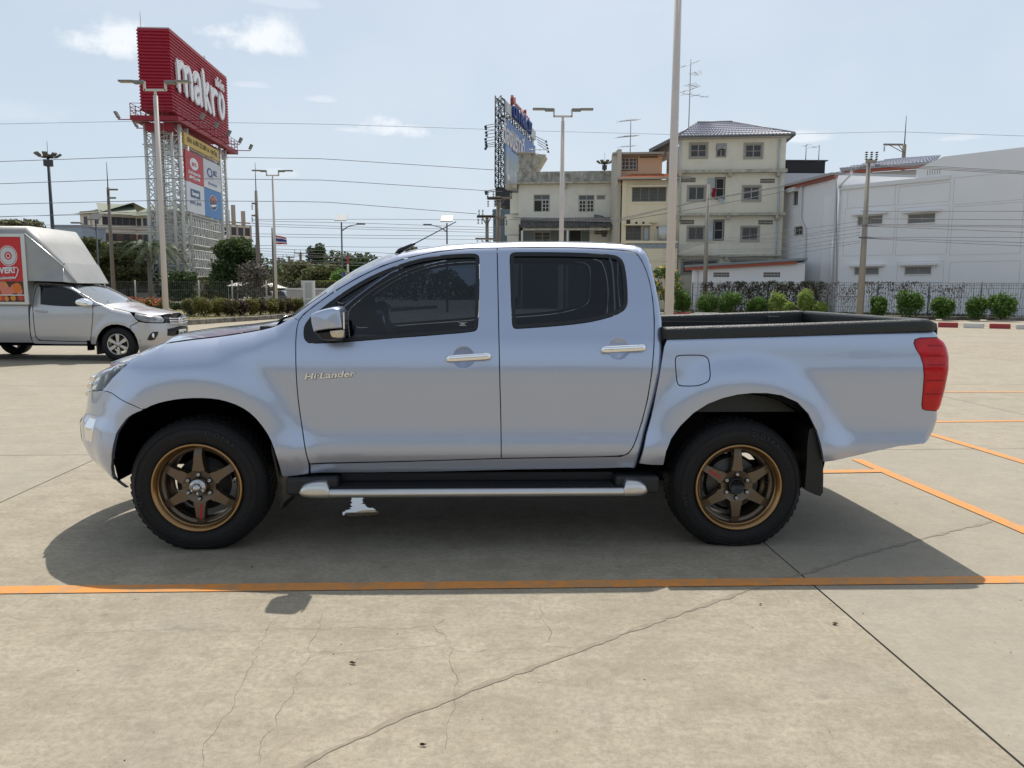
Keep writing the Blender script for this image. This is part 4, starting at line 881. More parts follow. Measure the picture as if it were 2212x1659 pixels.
ribbon('painted_line', seg(gr(2040, 847), gr(2212, 847), 2, 8), .085, line_m)
ribbon('painted_line', seg(gr(193, 783), gr(216, 782.5), 0, 5), .085, line_m)
ribbon('painted_line', seg(gr(2044, 703 + 24), gr(2212, 728), 0, 0), .04, mat('worn_line', (.36, .30, .22), rough=.9))
crack_m = mat('crack_dark', (.175, .150, .114), rough=1.)
stain_m = mat('joint_stain', (.222, .192, .146), rough=1., noise=1., nscale=16, coord='World', col2=(.30, .26, .195))
def jpath(pts, h=.035, amp=.008):
    P = [P2(gr(x, 1097.2 + y)) for x, y in pts]; out = []
    for a, c in zip(P, P[1:]):
        k = max(1, int(np.hypot(*(c - a)) / h)); out += [a + (c - a) * i / k + RNG.normal(0, amp, 2) * (i > 0) for i in range(k)]
    return out + [P[-1]]
st_p = jpath([(650, 560), (700, 530), (750, 510), (850, 460), (975, 415), (1050, 380), (1180, 335), (1270, 300), (1450, 235), (1640, 170), (1750, 138), (1850, 105), (2000, 65), (2140, 30)], .03, .003)
st_p = [st_p[0] - (st_p[8] - st_p[0]) * 2] + st_p
ribbon('stain_line', st_p, [.017 + .013 * math.sin(i * .7) * math.sin(i * .23) + random.uniform(0, .010) for i in range(len(st_p))], stain_m, .0022, jitter=.35)
for pts in ([(590, 245), (575, 265), (560, 300), (545, 330), (530, 365), (520, 390), (505, 410), (500, 440), (475, 465), (460, 490), (440, 510), (438, 560)], [(695, 228), (690, 260), (670, 290), (665, 330), (640, 360), (635, 400), (610, 425), (595, 450), (598, 475), (570, 495), (560, 555)],
            [(130, 275), (250, 268), (350, 262), (480, 266), (575, 264), (660, 262), (780, 258), (860, 262), (935, 254), (960, 240)], [(935, 254), (945, 268), (965, 278), (975, 305), (1000, 312), (1080, 306), (1200, 300), (1280, 303)],
            [(978, 308), (970, 330), (985, 360), (982, 385), (985, 410), (978, 440), (965, 470), (962, 520)], [(1165, 205), (1170, 240), (1190, 265), (1185, 290)], [(0, 232), (40, 240), (110, 235)], [(930, 300), (800, 310), (640, 312)], [(1920, 30), (1960, 50), (2000, 90)]):
    jp = jpath(pts, .03, .006); ribbon('crack', jp, [random.uniform(.0006, .0019) for _ in jp], crack_m, .0018, jitter=.3)
# dry leaves and bits of grit on the slabs
leafm = mat('dry_leaf_brown', (.05, .035, .022), rough=.9); gritm = mat('grit', (.10, .085, .065), rough=1.)
for k, (x, y, s_, lab) in enumerate([(763, 1435, .020, 'tiny dark dry leaf lying below the orange line left of centre'), (1803, 1349, .024, 'small curled grey leaf beside the long dark slab joint'), (545, 1227, .010, 'tiny leaf scrap in the shade by the front wheel'), (1643, 1307, .011, 'tiny leaf scrap just below the orange line, right of centre'), (914, 1612, .014, 'small dark chip near the bottom edge of the picture')]):
    p = gr(x, y); b = MB(); a = random.uniform(0, 6); n = 7
    rr = [s_ * (.35 + .65 * abs(math.cos(i / n * math.pi * 2))) * random.uniform(.7, 1.1) for i in range(n)]
    b.add([(p[0] + rr[i] * math.cos(a + i / n * 6.283), p[1] + rr[i] * .6 * math.sin(a + i / n * 6.283), .005 + .006 * random.random()) for i in range(n)] + [(p[0], p[1], .002)], [(i, (i + 1) % n, n) for i in range(n)])
    tag(b.build('dry_leaf', leafm), lab, 'leaf')
b = MB()
for _ in range(420):
    x, y = RNG.uniform(-3.5, 5), RNG.uniform(2.2, 8.5); s_ = RNG.uniform(.0015, .004)
    b.add([(x - s_, y, .0005), (x + s_, y - s_, .0005), (x, y + s_, .0005), (x, y, s_ * 1.2)], [(0, 1, 3), (1, 2, 3), (2, 0, 3)])
tag(b.build('grit', gritm, fix=False), 'scattered grit on the concrete slabs', None, kind='stuff')
# puddle dripped under the cab
ZS1 = (1080, 1780, 1600, 2080)
pud = Z(ZS1, 2212, [(1300, 770), (1290, 830), (1310, 860), (1265, 885), (1300, 920), (1290, 960), (1180, 990), (1140, 1030), (1160, 1065), (1260, 1095), (1500, 1090), (1700, 1060), (1770, 1035), (1740, 990), (1700, 985), (1690, 950), (1640, 930), (1560, 945), (1520, 900), (1490, 880), (1470, 840), (1500, 790), (1470, 765), (1440, 600), (1350, 600)])
pp = densify(smooth_poly([P2(gr(x, y)) for x, y in pud], 1, keep=-1), .02); b = MB(); b.add([(*(p + RNG.normal(0, .006, 2)), .0035) for p in pp], [tuple(range(len(pp)))])
tag(b.build('puddle', mat('water_puddle', (.04, .04, .038), rough=.02, spec=1., ior=1.6, coat=1.), fix=False), kind='structure')
# ---------------------------------------------------------------- kerbs
red_k = mat('kerb_red', (.36, .045, .05), rough=.7, noise=.5, nscale=5, coord='World', col2=(.26, .06, .06)); white_k = mat('kerb_white', (.66, .64, .60), rough=.7, noise=.7, nscale=3, coord='World', col2=(.38, .36, .32)); grey_k = mat('kerb_grey', (.20, .19, .175), rough=.9, noise=.9, nscale=2.5, coord='World', col2=(.045, .043, .04))
def kerb(name, a, c, L, gap, h, w, mats, label=None):
    a, c = P2(a), P2(c); root = bpy.data.objects.new(name, None); COL.objects.link(root); root['kind'] = 'structure'; D = np.hypot(*(c - a)); d = (c - a) / D; n = np.array([-d[1], d[0]]); k = 0; s_ = 0.; root.location = (a[0], a[1], 0); ang_ = math.atan2(d[1], d[0]); root.rotation_euler = (0, 0, ang_)
    while s_ < D:
        b = MB(); l = L * random.uniform(.97, 1.02); b.box(s_, s_ + l, -w / 2 + random.uniform(-.015, .015), w / 2, -.02, h * random.uniform(.95, 1.05)); b.build('kerb_block', mats[k % len(mats)], root, bevel=.02, seg=2); s_ += l + gap; k += 1
    return root
kerb('painted_kerb', gr(1380, 681.5), gr(1762, 682.5), 1.38, .26, .17, .25, [white_k, red_k])
kerb('painted_kerb', gr(2026, 706.8), gr(2330, 714), .72, .19, .20, .22, [red_k, white_k])
kerb('planting_kerb', gr(1760, 688.5), gr(2330, 694.5), 1.75, .36, .19, .22, [grey_k])
kerb('island_kerb', ext(gr(400, 702.5), gr(632, 686.5), 26, 0)[0], ext(gr(400, 702.5), gr(632, 686.5), 0, 22)[1], 1.0, .012, .20, .2, [mat('old_kerb', (.27, .25, .21), rough=.9, noise=1., nscale=3.2, coord='World', col2=(.06, .058, .05))])
# ---------------------------------------------------------------- plants
def leaf_mat(name, c1, c2, trans=.35, rough=.55):
    if name in MATS: return MATS[name]
    m = bpy.data.materials.new(name); m.use_nodes = True; t = m.node_tree; p = t.nodes['Principled BSDF']; p.inputs['Roughness'].default_value = rough; p.inputs['Specular IOR Level'].default_value = .3
    g = t.nodes.new('ShaderNodeNewGeometry'); cr = t.nodes.new('ShaderNodeMix'); cr.data_type = 'RGBA'; cr.inputs[6].default_value = (*c1, 1); cr.inputs[7].default_value = (*c2, 1)
    t.links.new(g.outputs['Random Per Island'], cr.inputs[0]); t.links.new(cr.outputs[2], p.inputs['Base Color'])
    tr = t.nodes.new('ShaderNodeBsdfTranslucent'); mx = t.nodes.new('ShaderNodeMixShader'); mx.inputs[0].default_value = trans; t.links.new(cr.outputs[2], tr.inputs[0]); t.links.new(p.outputs[0], mx.inputs[1]); t.links.new(tr.outputs[0], mx.inputs[2]); t.links.new(mx.outputs[0], t.nodes['Material Output'].inputs[0])
    MATS[name] = m; return m
def quads_mesh(name, C, size, up=.3, asp=.6, bent=None, smooth=False):
    n = len(C); size = np.broadcast_to(size, (n,)); a = RNG.normal(size=(n, 3)); a[:, 2] *= .6
    if bent is not None: a = a * .5 + bent
    a /= np.linalg.norm(a, axis=1)[:, None]; r = RNG.normal(size=(n, 3)); b = np.cross(a, r); b /= np.linalg.norm(b, axis=1)[:, None] + 1e-9
    a = a * size[:, None]; b = b * (size * asp)[:, None]
    V = np.stack([C - a, C + b * .9 - a * .1, C + a, C - b * .9 - a * .1], 1).reshape(-1, 3).astype(np.float32)
    me = bpy.data.meshes.new(name); me.vertices.add(4 * n); me.vertices.foreach_set('co', V.ravel()); me.loops.add(4 * n); me.loops.foreach_set('vertex_index', np.arange(4 * n, dtype=np.int32)); me.polygons.add(n); me.polygons.foreach_set('loop_start', np.arange(0, 4 * n, 4, dtype=np.int32)); me.polygons.foreach_set('loop_total', np.full(n, 4, np.int32)); me.update(calc_edges=True); return me
def clump_points(cl, n, shell=.45):
    cl = np.array(cl, float); w = cl[:, 3] * cl[:, 4] * cl[:, 5]; w = w ** .67; k = RNG.choice(len(cl), n, p=w / w.sum()); d = RNG.normal(size=(n, 3)); d /= np.linalg.norm(d, axis=1)[:, None]
    r = 1 - shell * RNG.random(n) ** 1.5; r *= 1 + .22 * np.sin(d[:, 0] * 7 + k) * np.sin(d[:, 2] * 6 + k * 2.3); return cl[k, :3] + d * r[:, None] * cl[k, 3:6]
G_DARK = leaf_mat('leaf_dark', (.040, .070, .026), (.078, .112, .042)); G_MID = leaf_mat('leaf_mid', (.055, .100, .024), (.110, .160, .045)); G_OLIVE = leaf_mat('leaf_olive', (.105, .112, .052), (.175, .17, .08)); G_LIGHT = leaf_mat('leaf_light', (.20, .29, .06), (.36, .44, .12)); G_BROWN = leaf_mat('leaf_brown', (.075, .050, .034), (.12, .105, .045)); G_BUSH = leaf_mat('leaf_bush', (.045, .105, .018), (.11, .20, .040)); G_PURP = leaf_mat('leaf_purplish', (.060, .038, .036), (.095, .065, .045)); G_HEDGE = leaf_mat('leaf_hedge', (.095, .100, .022), (.20, .19, .05)); G_BARE = mat('twig_grey', (.135, .118, .10), rough=.9)  # leaf greens lightened: distance haze of the far trees put into their colour
BARK = mat('bark', (.095, .078, .062), rough=.95, noise=.6, nscale=6, bump=.5, bscale=20); SHADE_CORE = mat('inner_shade_core', (.022, .026, .014), rough=1.)  # near-black core colour stands for the shade inside the clipped hedge
def bush(name, lab, group, c, rx, rz, m, n=1500, leaf=.05, ry=None, core=.72, cat='shrub', m2=None, squar=0.):
    ry = ry or rx; t = thing(name, lab, cat, (c[0], c[1], c[2] if len(c) > 2 else 0), random.uniform(0, 6), group)
    cl = [(RNG.normal(0, .16) * rx, RNG.normal(0, .16) * ry, rz * (.95 + RNG.normal(0, .05)), rx * .82, ry * .82, rz * .95)] + [(rx * .55 * math.cos(a), ry * .55 * math.sin(a), rz * random.uniform(.55, 1.45), rx * random.uniform(.32, .52), ry * random.uniform(.32, .52), rz * random.uniform(.32, .55)) for a in np.linspace(0, 6.28, 9)[:-1]]
    C = clump_points(cl, n, .6); C += RNG.normal(0, .05 * rx, C.shape); C = C[C[:, 2] > .03]; link('leaves', quads_mesh('leaves', C, RNG.uniform(.6, 1.25, len(C)) * leaf), m, t)
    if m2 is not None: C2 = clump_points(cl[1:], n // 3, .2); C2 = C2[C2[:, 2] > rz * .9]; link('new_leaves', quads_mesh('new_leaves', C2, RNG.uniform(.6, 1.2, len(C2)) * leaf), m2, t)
    b = MB()
    for k in range(7): a = random.uniform(0, 6.28); b.path([(0, 0, 0), (rx * .25 * math.cos(a), ry * .25 * math.sin(a), rz * .6), (rx * .6 * math.cos(a), ry * .6 * math.sin(a), rz * random.uniform(1.1, 1.7))], [.02, .014, .005], 5)
    b.build('stems', BARK, t); return t
def tree(name, lab, base, h, crown, m, n=5000, leaf=.16, trunk_r=.18, fork=.35, cat='tree', m2=None, shell=.55, group=None, limbs=9, twig=True):
    """crown: list of (dx, dy, z, rx, ry, rz) clumps round the base"""
    t = thing(name, lab, cat, (base[0], base[1], 0), 0, group); b = MB(); fz = h * fork
    b.path([(0, 0, 0), (.03 * h * random.uniform(-1, 1) * .4, 0, fz * .5), (0, 0, fz)], [trunk_r * 1.25, trunk_r, trunk_r * .8], 8)
    for (dx, dy, z, rx, ry, rz) in crown[:limbs]:
        p1 = (dx * .35, dy * .35, fz + (z - fz) * .45); b.path([(0, 0, fz * .9), p1, (dx * .9, dy * .9, z)], [trunk_r * .55, trunk_r * .35, trunk_r * .12], 6)
        for _ in range(3):
            e = RNG.normal(0, .55, 3) * [rx, ry, rz]; b.path([(p1[0] + (dx - p1[0]) * .5, p1[1] + (dy - p1[1]) * .5, (p1[2] + z) / 2), (dx + e[0], dy + e[1], z + abs(e[2]))], [trunk_r * .2, trunk_r * .05], 5)
    b.build('trunk', BARK, t); C = clump_points(crown, n, shell); C = C[C[:, 2] > .1]; link('crown', quads_mesh('crown', C, RNG.uniform(.5, 1.3, len(C)) * leaf), m, t)
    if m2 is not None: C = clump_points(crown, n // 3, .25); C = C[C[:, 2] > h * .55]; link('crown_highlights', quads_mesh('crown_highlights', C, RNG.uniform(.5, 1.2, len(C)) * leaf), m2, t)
    return t
def blob(w, z0, z1, n, r, flat=.6):         # random clumps filling a crown of width w between z0 and z1
    out = []
    for _ in range(n):
        z = random.uniform(z0, z1); k = math.sqrt(max(.08, 1 - ((z - (z0 * .6 + z1 * .4)) / ((z1 - z0) * .75)) ** 2)); a = random.uniform(0, 6.28); q = w / 2 * k * math.sqrt(random.random()); rr = r * random.uniform(.6, 1.15)
        out.append((q * math.cos(a), q * math.sin(a), z, rr, rr, rr * flat))
    return out
def pxw(w, Y): return w / FPX * Y
# island: grass bed behind its kerb
ik = ext(gr(400, 702.5), gr(632, 686.5), 26, 22); nrm = np.array([-(ik[1] - ik[0])[1], (ik[1] - ik[0])[0]]); nrm /= np.hypot(*nrm)
b = MB(); qq = [ik[0] + nrm * .1, ik[1] + nrm * .1, ik[1] + nrm * 24, ik[0] + nrm * 60]; b.add([(*p, .13) for p in qq], [(0, 1, 2, 3)])
tag(b.build('island_lawn', mat('dry_grass', (.155, .150, .060), rough=1., noise=.9, nscale=.9, coord='World', col2=(.25, .20, .12), bump=.6, bscale=30)), kind='structure')
def lawn_pts(n, d0, d1, l0=0., l1=1.):
    s_, d = RNG.uniform(l0, l1, n), RNG.uniform(d0, d1, n); return ik[0] + (ik[1] - ik[0]) * s_[:, None] + nrm * d[:, None]
gp = lawn_pts(9000, .15, 5, .25, .9); C = np.c_[gp, np.full(len(gp), .15)]; me = quads_mesh('grass', C, RNG.uniform(.02, .06, len(C)), bent=np.array([0, 0, 1.6]), asp=.25); tag(link('grass', me, leaf_mat('grass_blades', (.12, .13, .04), (.30, .26, .14))), 'short dry grass in the island bed', None, kind='stuff')
hp_ = [(412, 690, 26, 40), (440, 691, 30, 43), (472, 690, 28, 42), (500, 690, 24, 38), (520, 689, 22, 38), (541, 688, 24, 38), (563, 687, 22, 36), (584, 686, 22, 36), (603, 685, 20, 35), (621, 684, 20, 34), (638, 683, 18, 33), (653, 682, 18, 32)]
wd = ['yellow-green clipped shrub, leftmost of the front hedge along the island kerb', 'second shrub of the hedge behind the island kerb, olive with yellow tips', 'wide olive shrub in the front hedge, third from the left', 'fourth hedge shrub on the island, brownish below', 'purple-brown shrub in the middle of the island hedge', 'olive green hedge shrub just right of the purple-brown one', 'seventh hedge shrub from the left, dull purple leaves', 'green-tipped hedge shrub under the flag pole', 'dark hedge shrub right of the flag pole', 'purplish hedge shrub before the white sign box', 'green hedge shrub below the white sign box', 'last hedge shrub showing left of the pickup pillar']
for k, (x, y, w, h) in enumerate(hp_):
    g = gr(x, y); Y = g[1] + .5; X = at(x, y, Y)[0]; mm = G_PURP if k in (4, 6, 9) else G_HEDGE if k % 3 else G_OLIVE
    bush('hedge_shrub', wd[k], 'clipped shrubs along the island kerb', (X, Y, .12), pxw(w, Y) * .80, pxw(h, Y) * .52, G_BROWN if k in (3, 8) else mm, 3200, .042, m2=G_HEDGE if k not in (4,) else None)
for k, (x, y, w, h, Y, lab) in enumerate([(380, 664, 26, 20, 46, 'low dark green hedge bush in front of the pylon plinth'), (352, 662, 30, 24, 47, 'flowering bush with orange blooms beside the left lamp pole'), (322, 660, 34, 24, 48, 'flowering orange and green bush under the palm'), (290, 657, 36, 22, 50, 'leftmost orange flowering bush above the silver truck bonnet'), (398, 664, 20, 20, 46, 'small dark hedge bush right of the left lamp pole')]):
    X = at(x, y, Y)[0]; fl = k in (1, 2, 3)
    t = bush('flower_bush' if fl else 'hedge_shrub', lab, None, (X, Y, .12), pxw(w, Y) * .6, pxw(h, Y) * .5, G_MID if fl else G_DARK, 1600, .05)
    if fl: C = clump_points([(0, 0, pxw(h, Y) * .6, pxw(w, Y) * .6, pxw(w, Y) * .6, pxw(h, Y) * .5)], 160, .1); link('blossoms', quads_mesh('blossoms', C, .05, asp=1.), mat('orange_blossom', (.62, .14, .03), rough=.7), t)
# ---------------------------------------------------------------- lamp poles
pole_m = mat('pole_pinkish_white', (.62, .56, .52), rough=.5, noise=.4, nscale=3, col2=(.52, .47, .43), streak=(14, .8, .35)); lamp_g = mat('lamp_grey', (.20, .20, .19), rough=.5); led = mat('lamp_face', (.55, .50, .42), rough=.3)
def lamp_pole(lab, x, ybase_Y, ytop, w0, w1, arms=True, dark=False, scale=1., xt=None, group='white double arm car park lamp poles'):
    Y = ybase_Y; X = at(x, 640, Y)[0]; t = thing('street_lamp', lab, 'street lamp', (X, Y, 0), 0, group); zt = at(x, ytop, Y)[2] if ytop is not None else 9.0
    b = MB(); b.tube((0, 0, -.02), (0, 0, zt), w0, w1, 8); b.build('pole', pole_m, t)
    b = MB(); b.lathe([(w0 * 1.9, 0), (w0 * 1.9, .03), (w0 * 1.2, .035)], (0, 0, 0), 'z', 8); b.build('base_plate', lamp_g, t)
    if arms:
        s_ = .38 * scale; b = MB(); b.tube((0, 0, zt - .02), (0, 0, zt + .16), w1 * .6, w1 * .6, 8); b.obox((-s_, 0, zt + .20), (s_, 0, zt + .20), .07, .07)
        for sg in (-1, 1): b.obox((sg * s_, 0, zt + .17), (sg * s_, 0, zt + .50), .07, .07)
        b.build('crossbar', pole_m, t)
        for sg in (-1, 1):
            l = bpy.data.objects.new('lamp_head', None); COL.objects.link(l); l.parent = t; b = MB(); z = zt + .46; q = .10
            b.box(sg * s_, sg * (s_ + .38), -.11, .11, z - .05, z + .06); b.box(sg * (s_ + .36), sg * (s_ + .90), -.12, .12, z + .0, z + .07); b.build('lamp_housing', lamp_g, l, bevel=.015)
            b = MB(); b.box(sg * (s_ + .40), sg * (s_ + .84), -.09, .09, z - .006, z + .002); b.build('lamp_lens', led, l)
    return t
lamp_pole('white double arm lamp pole in front of the red pylon sign', 357, 29.0, 207, .115, .085)
lamp_pole('white double arm lamp pole standing above the pickup roof', 1211, 34.0, 262, .115, .085)
lamp_pole('smallest white lamp pole with two heads, beside the flag', 597, 50.0, 386, .10, .07)
lamp_pole('tall thick white pole behind the pickup cab, its top out of frame', 1446, 18.0, None, .108, .080)
def high_mast(lab, x, Y, ytop, s_=1.):
    X = at(x, 560, Y)[0]; zt = at(x, ytop, Y)[2]; t = thing('high_mast_light', lab, 'floodlight mast', (X, Y, 0)); b = MB(); dk = mat('mast_dark', (.045, .05, .055), rough=.6); b.tube((0, 0, 0), (0, 0, zt), .22 * s_, .12 * s_, 8); b.build('mast', dk, t); b = MB(); b.lathe([(.001, .25), (.35, .2), (.45, .0), (.3, -.1)], (0, 0, zt), 'z', 10); b.box(-.3, .3, -.3, .3, zt - .9, zt - .3); b.tube((0, 0, zt), (0, 0, zt + 1.4), .02); b.build('crown_ring', dk, t)
    for k in range(8):
        a = k * math.pi / 4 + .3; b = MB(); c = (.85 * math.cos(a), .85 * math.sin(a), zt - .02); b.tube((.3 * math.cos(a), .3 * math.sin(a), zt - .1), c, .03); u = Vector((math.cos(a), math.sin(a), .7)).normalized(); w_ = Vector((-math.sin(a), math.cos(a), 0))
        cc = Vector(c); v = [cc + u * p + w_ * q for p, q in ((-.1, -.22), (.38, -.22), (.38, .22), (-.1, .22))]; nn = u.cross(w_) * .12; b.add([p for p in v] + [p + nn for p in v], [(0, 1, 2, 3), (7, 6, 5, 4), (0, 1, 5, 4), (1, 2, 6, 5), (2, 3, 7, 6), (3, 0, 4, 7)]); b.build('floodlight', mat('floodlight_body', (.09, .09, .08), rough=.5), t)
high_mast('dark high mast with a ring of floodlights, far left', 118, 75, 338); high_mast('dark floodlight mast peeking over the cream parapet', 1302, 110, 352, 1.)
def solar(lab, x, Y, ytop, dirn, w, flip=False):
    X = at(x, 600, Y)[0]; zt = at(x, ytop, Y)[2]; k = Y / 50; t = thing('solar_street_lamp', lab, 'solar lamp', (X, Y, 0)); gm_ = mat('galvanised_dark', (.12, .125, .13), rough=.5, metal=.3); b = MB(); b.tube((0, 0, 0), (0, 0, zt), .07 * k, .045 * k, 8); b.build('pole', gm_, t)
    L = pxw(w, Y); b = MB(); b.path([(0, 0, zt - .55 * k), (dirn * L * .3, 0, zt - .25 * k), (dirn * L * .7, 0, zt - .12 * k)], [.04 * k, .035 * k, .03 * k]); b.box(dirn * L * .65, dirn * L, -.1 * k, .1 * k, zt - .15 * k, zt - .06 * k); b.build('lamp_arm', gm_, t)
    pw = pxw(13, Y); b = MB(); zz = zt + .05 * k; b.add([(-pw, -.3 * k, zz), (pw, -.3 * k, zz), (pw * .95, .35 * k, zz + .42 * k), (-pw * .95, .35 * k, zz + .42 * k), (-pw, -.3 * k, zz + .05), (pw, -.3 * k, zz + .05), (pw * .95, .35 * k, zz + .47 * k), (-pw * .95, .35 * k, zz + .47 * k)], [(0, 3, 2, 1), (4, 5, 6, 7), (0, 1, 5, 4), (1, 2, 6, 5), (2, 3, 7, 6), (3, 0, 4, 7)]); b.build('solar_panel', mat('solar_panel_back', (.42, .43, .42) if not flip else (.09, .085, .08), rough=.35) if not flip else mat('solar_panel_dark', (.09, .085, .08), rough=.4), t)
solar('solar street lamp with pale panel, right of the flag', 740, 46, 480, 1, 50); solar('solar street lamp with dark panel above the pickup aerial', 966, 50, 482, -1, 50, True); solar('solar street lamp behind the silver truck, lamp arm to the left', 214, 48, 478, -1, 52, True); 
# ---------------------------------------------------------------- buildings
class Bld:
    """a building whose facade runs from pixel column xl at distance Yl to column xr at Yr; local x along it, y inward, z up"""
    def __init__(s, name, lab, xl, Yl, xr, Yr, cat='building', group=None):
        s.a = P2(at(xl, 600, Yl)); s.b = P2(at(xr, 600, Yr)); s.L = float(np.hypot(*(s.b - s.a))); s.d = (s.b - s.a) / s.L; s.n = np.array([-s.d[1], s.d[0]])
        s.t = thing(name, lab, cat, (*s.a, 0), math.atan2(s.d[1], s.d[0]), group)
    def lp(s, x, y, off=0.):
        a = s.a + s.n * off; p = onpl(x, y, a, a + s.d); return float((p[:2] - s.a) @ s.d), float(p[2])
    def rc(s, r, off=0.):       # pixel rectangle -> local (x0, x1, z0, z1)
        x0, z1 = s.lp(r[0], (r[1]), off); x1, z0 = s.lp(r[2], (r[3]), off); xm = s.lp(r[0], r[3], off)[0]; return (min(x0, xm) * .5 + max(x0, xm) * .5, x1, z0, z1)
    def wall(s, x0, x1, z0, z1, m, holes=(), y=0., depth=8., name='wall', rev=.14, th=None):
        xs = sorted({x0, x1, *[v for h in holes for v in h[:2] if x0 < v < x1]}); zs = sorted({z0, z1, *[v for h in holes for v in h[2:] if z0 < v < z1]}); b = MB()
        for i in range(len(xs) - 1):
            for j in range(len(zs) - 1):
                cx_, cz_ = (xs[i] + xs[i + 1]) / 2, (zs[j] + zs[j + 1]) / 2
                if any(h[0] < cx_ < h[1] and h[2] < cz_ < h[3] for h in holes): continue
                b.add([(xs[i], y, zs[j]), (xs[i + 1], y, zs[j]), (xs[i + 1], y, zs[j + 1]), (xs[i], y, zs[j + 1])], [(0, 1, 2, 3)])
        for h in holes:
            a0, a1, c0, c1 = max(h[0], x0), min(h[1], x1), max(h[2], z0), min(h[3], z1)
            b.add([(a0, y, c0), (a1, y, c0), (a1, y, c1), (a0, y, c1), (a0, y + rev, c0), (a1, y + rev, c0), (a1, y + rev, c1), (a0, y + rev, c1)], [(0, 1, 5, 4), (1, 2, 6, 5), (2, 3, 7, 6), (3, 0, 4, 7)])
        b.add([(x0, y, z0), (x1, y, z0), (x1, y, z1), (x0, y, z1), (x0, y + depth, z0), (x1, y + depth, z0), (x1, y + depth, z1), (x0, y + depth, z1)], [(4, 7, 6, 5), (0, 4, 5, 1), (1, 5, 6, 2), (2, 6, 7, 3), (3, 7, 4, 0)])
        return b.build(name, m, s.t, fix=False)
    def box(s, name, m, x0, x1, y0, y1, z0, z1, parent=None, bevel=0.):
        b = MB(); b.box(x0, x1, y0, y1, z0, z1); return b.build(name, m, parent or s.t, bevel=bevel)
    def window(s, h, y=0., fm=None, gm=None, n=2, fw=.07, bars=0, surround=.10, sm=None, trans=False, rows=1):
        x0, x1, z0, z1 = h; fm = fm or frame_m; w = MB(); yy = y + .06; w.box(x0, x1, yy, yy + .05, z1 - fw, z1); w.box(x0, x1, yy, yy + .05, z0, z0 + fw); w.box(x0, x0 + fw, yy, yy + .05, z0 + fw, z1 - fw); w.box(x1 - fw, x1, yy, yy + .05, z0 + fw, z1 - fw)
        for k in range(1, n): xc = x0 + (x1 - x0) * k / n; w.box(xc - fw / 2, xc + fw / 2, yy, yy + .05, z0 + fw, z1 - fw)
        for k in range(1, rows): zc_ = z0 + (z1 - z0) * k / rows; w.box(x0 + fw, x1 - fw, yy + .003, yy + .045, zc_ - fw * .3, zc_ + fw * .3)
        o = w.build('window', fm, s.t, fix=False); g = MB(); g.add([(x0 + .02, yy + .04, z0 + .02), (x1 - .02, yy + .04, z0 + .02), (x1 - .02, yy + .04, z1 - .02), (x0 + .02, yy + .04, z1 - .02)], [(0, 1, 2, 3)]); g.build('pane', gm or pane_m, o, fix=False)
        if surround:
            q = MB(); u = surround; q.box(x0 - u, x1 + u, y - .03, y - .002, z1, z1 + u); q.box(x0 - u, x1 + u, y - .05, y - .002, z0 - u, z0); q.box(x0 - u, x0, y - .03, y - .002, z0, z1); q.box(x1, x1 + u, y - .03, y - .002, z0, z1); q.build('window_surround', sm or surround_m, o, fix=False)
        if bars:
            q = MB()
            for k in range(1, bars): xx = x0 + (x1 - x0) * k / bars; q.box(xx - .012, xx + .012, yy - .035, yy - .012, z0, z1)
            for k in (1, 2, 3): zz = z0 + (z1 - z0) * k / 4; q.box(x0, x1, yy - .03, yy - .017, zz - .010, zz + .010)
            q.build('grille', bar_m, o, fix=False)
        return o
    def vent(s, h, nx, nz, y=0., m=None):
        x0, x1, z0, z1 = h; cw_, ch_ = (x1 - x0) / nx, (z1 - z0) / nz
        for i in range(nx):
            for j in range(nz):
                b = MB(); a, c = x0 + cw_ * (i + .06), x0 + cw_ * (i + .94); e, f = z0 + ch_ * (j + .08), z0 + ch_ * (j + .92)
                b.box(a, c, y - .012, y - .004, e, f); 
                o = b.build('vent_block', m or vent_m, s.t, fix=False); b = MB(); mc = (a + c) / 2; b.box(a - .0, c, y - .02, y - .0125, (e + f) / 2 - .018, (e + f) / 2 + .018) if False else b.box(mc - .02, mc + .02, y - .022, y - .0125, e, f); b.build('vent_bar', surround_m, o, fix=False)
frame_m = mat('window_frame_grey', (.33, .31, .275), rough=.6); surround_m = mat('window_surround_beige', (.36, .335, .29), rough=.8, noise=.4, nscale=5); pane_m = mat('window_pane_dark', (.050, .050, .052), rough=.25, spec=.4, noise=.6, nscale=2.2, col2=(.085, .085, .082)); bar_m = mat('grille_grey', (.20, .19, .175), rough=.6); vent_m = mat('vent_dark', (.055, .05, .044), rough=.9)
cream = mat('cream_wall', (.70, .655, .55), rough=.9, noise=.55, nscale=1.3, col2=(.60, .55, .44), streak=(2.2, .22, .62), bump=.1, bscale=12); white_old = mat('old_white_wall', (.70, .68, .61), rough=.9, noise=.5, nscale=1.1, col2=(.55, .53, .46), streak=(2.5, .25, .6), bump=.15, bscale=10)
parapet_m = mat('stained_parapet', (.48, .46, .41), rough=.95, noise=1., nscale=1.6, col2=(.14, .135, .12), streak=(3.5, .5, .9)); yellow_w = mat('pale_yellow_wall', (.74, .65, .47), rough=.9, noise=.4, nscale=1.2, col2=(.64, .56, .41), streak=(2, .3, .5)); orange_w = mat('peach_wall', (.72, .50, .33), rough=.9, noise=.4, nscale=1.2, col2=(.63, .44, .30), streak=(2, .3, .4)); pink_w = mat('pink_wall', (.70, .53, .46), rough=.9, noise=.4, nscale=1.2)
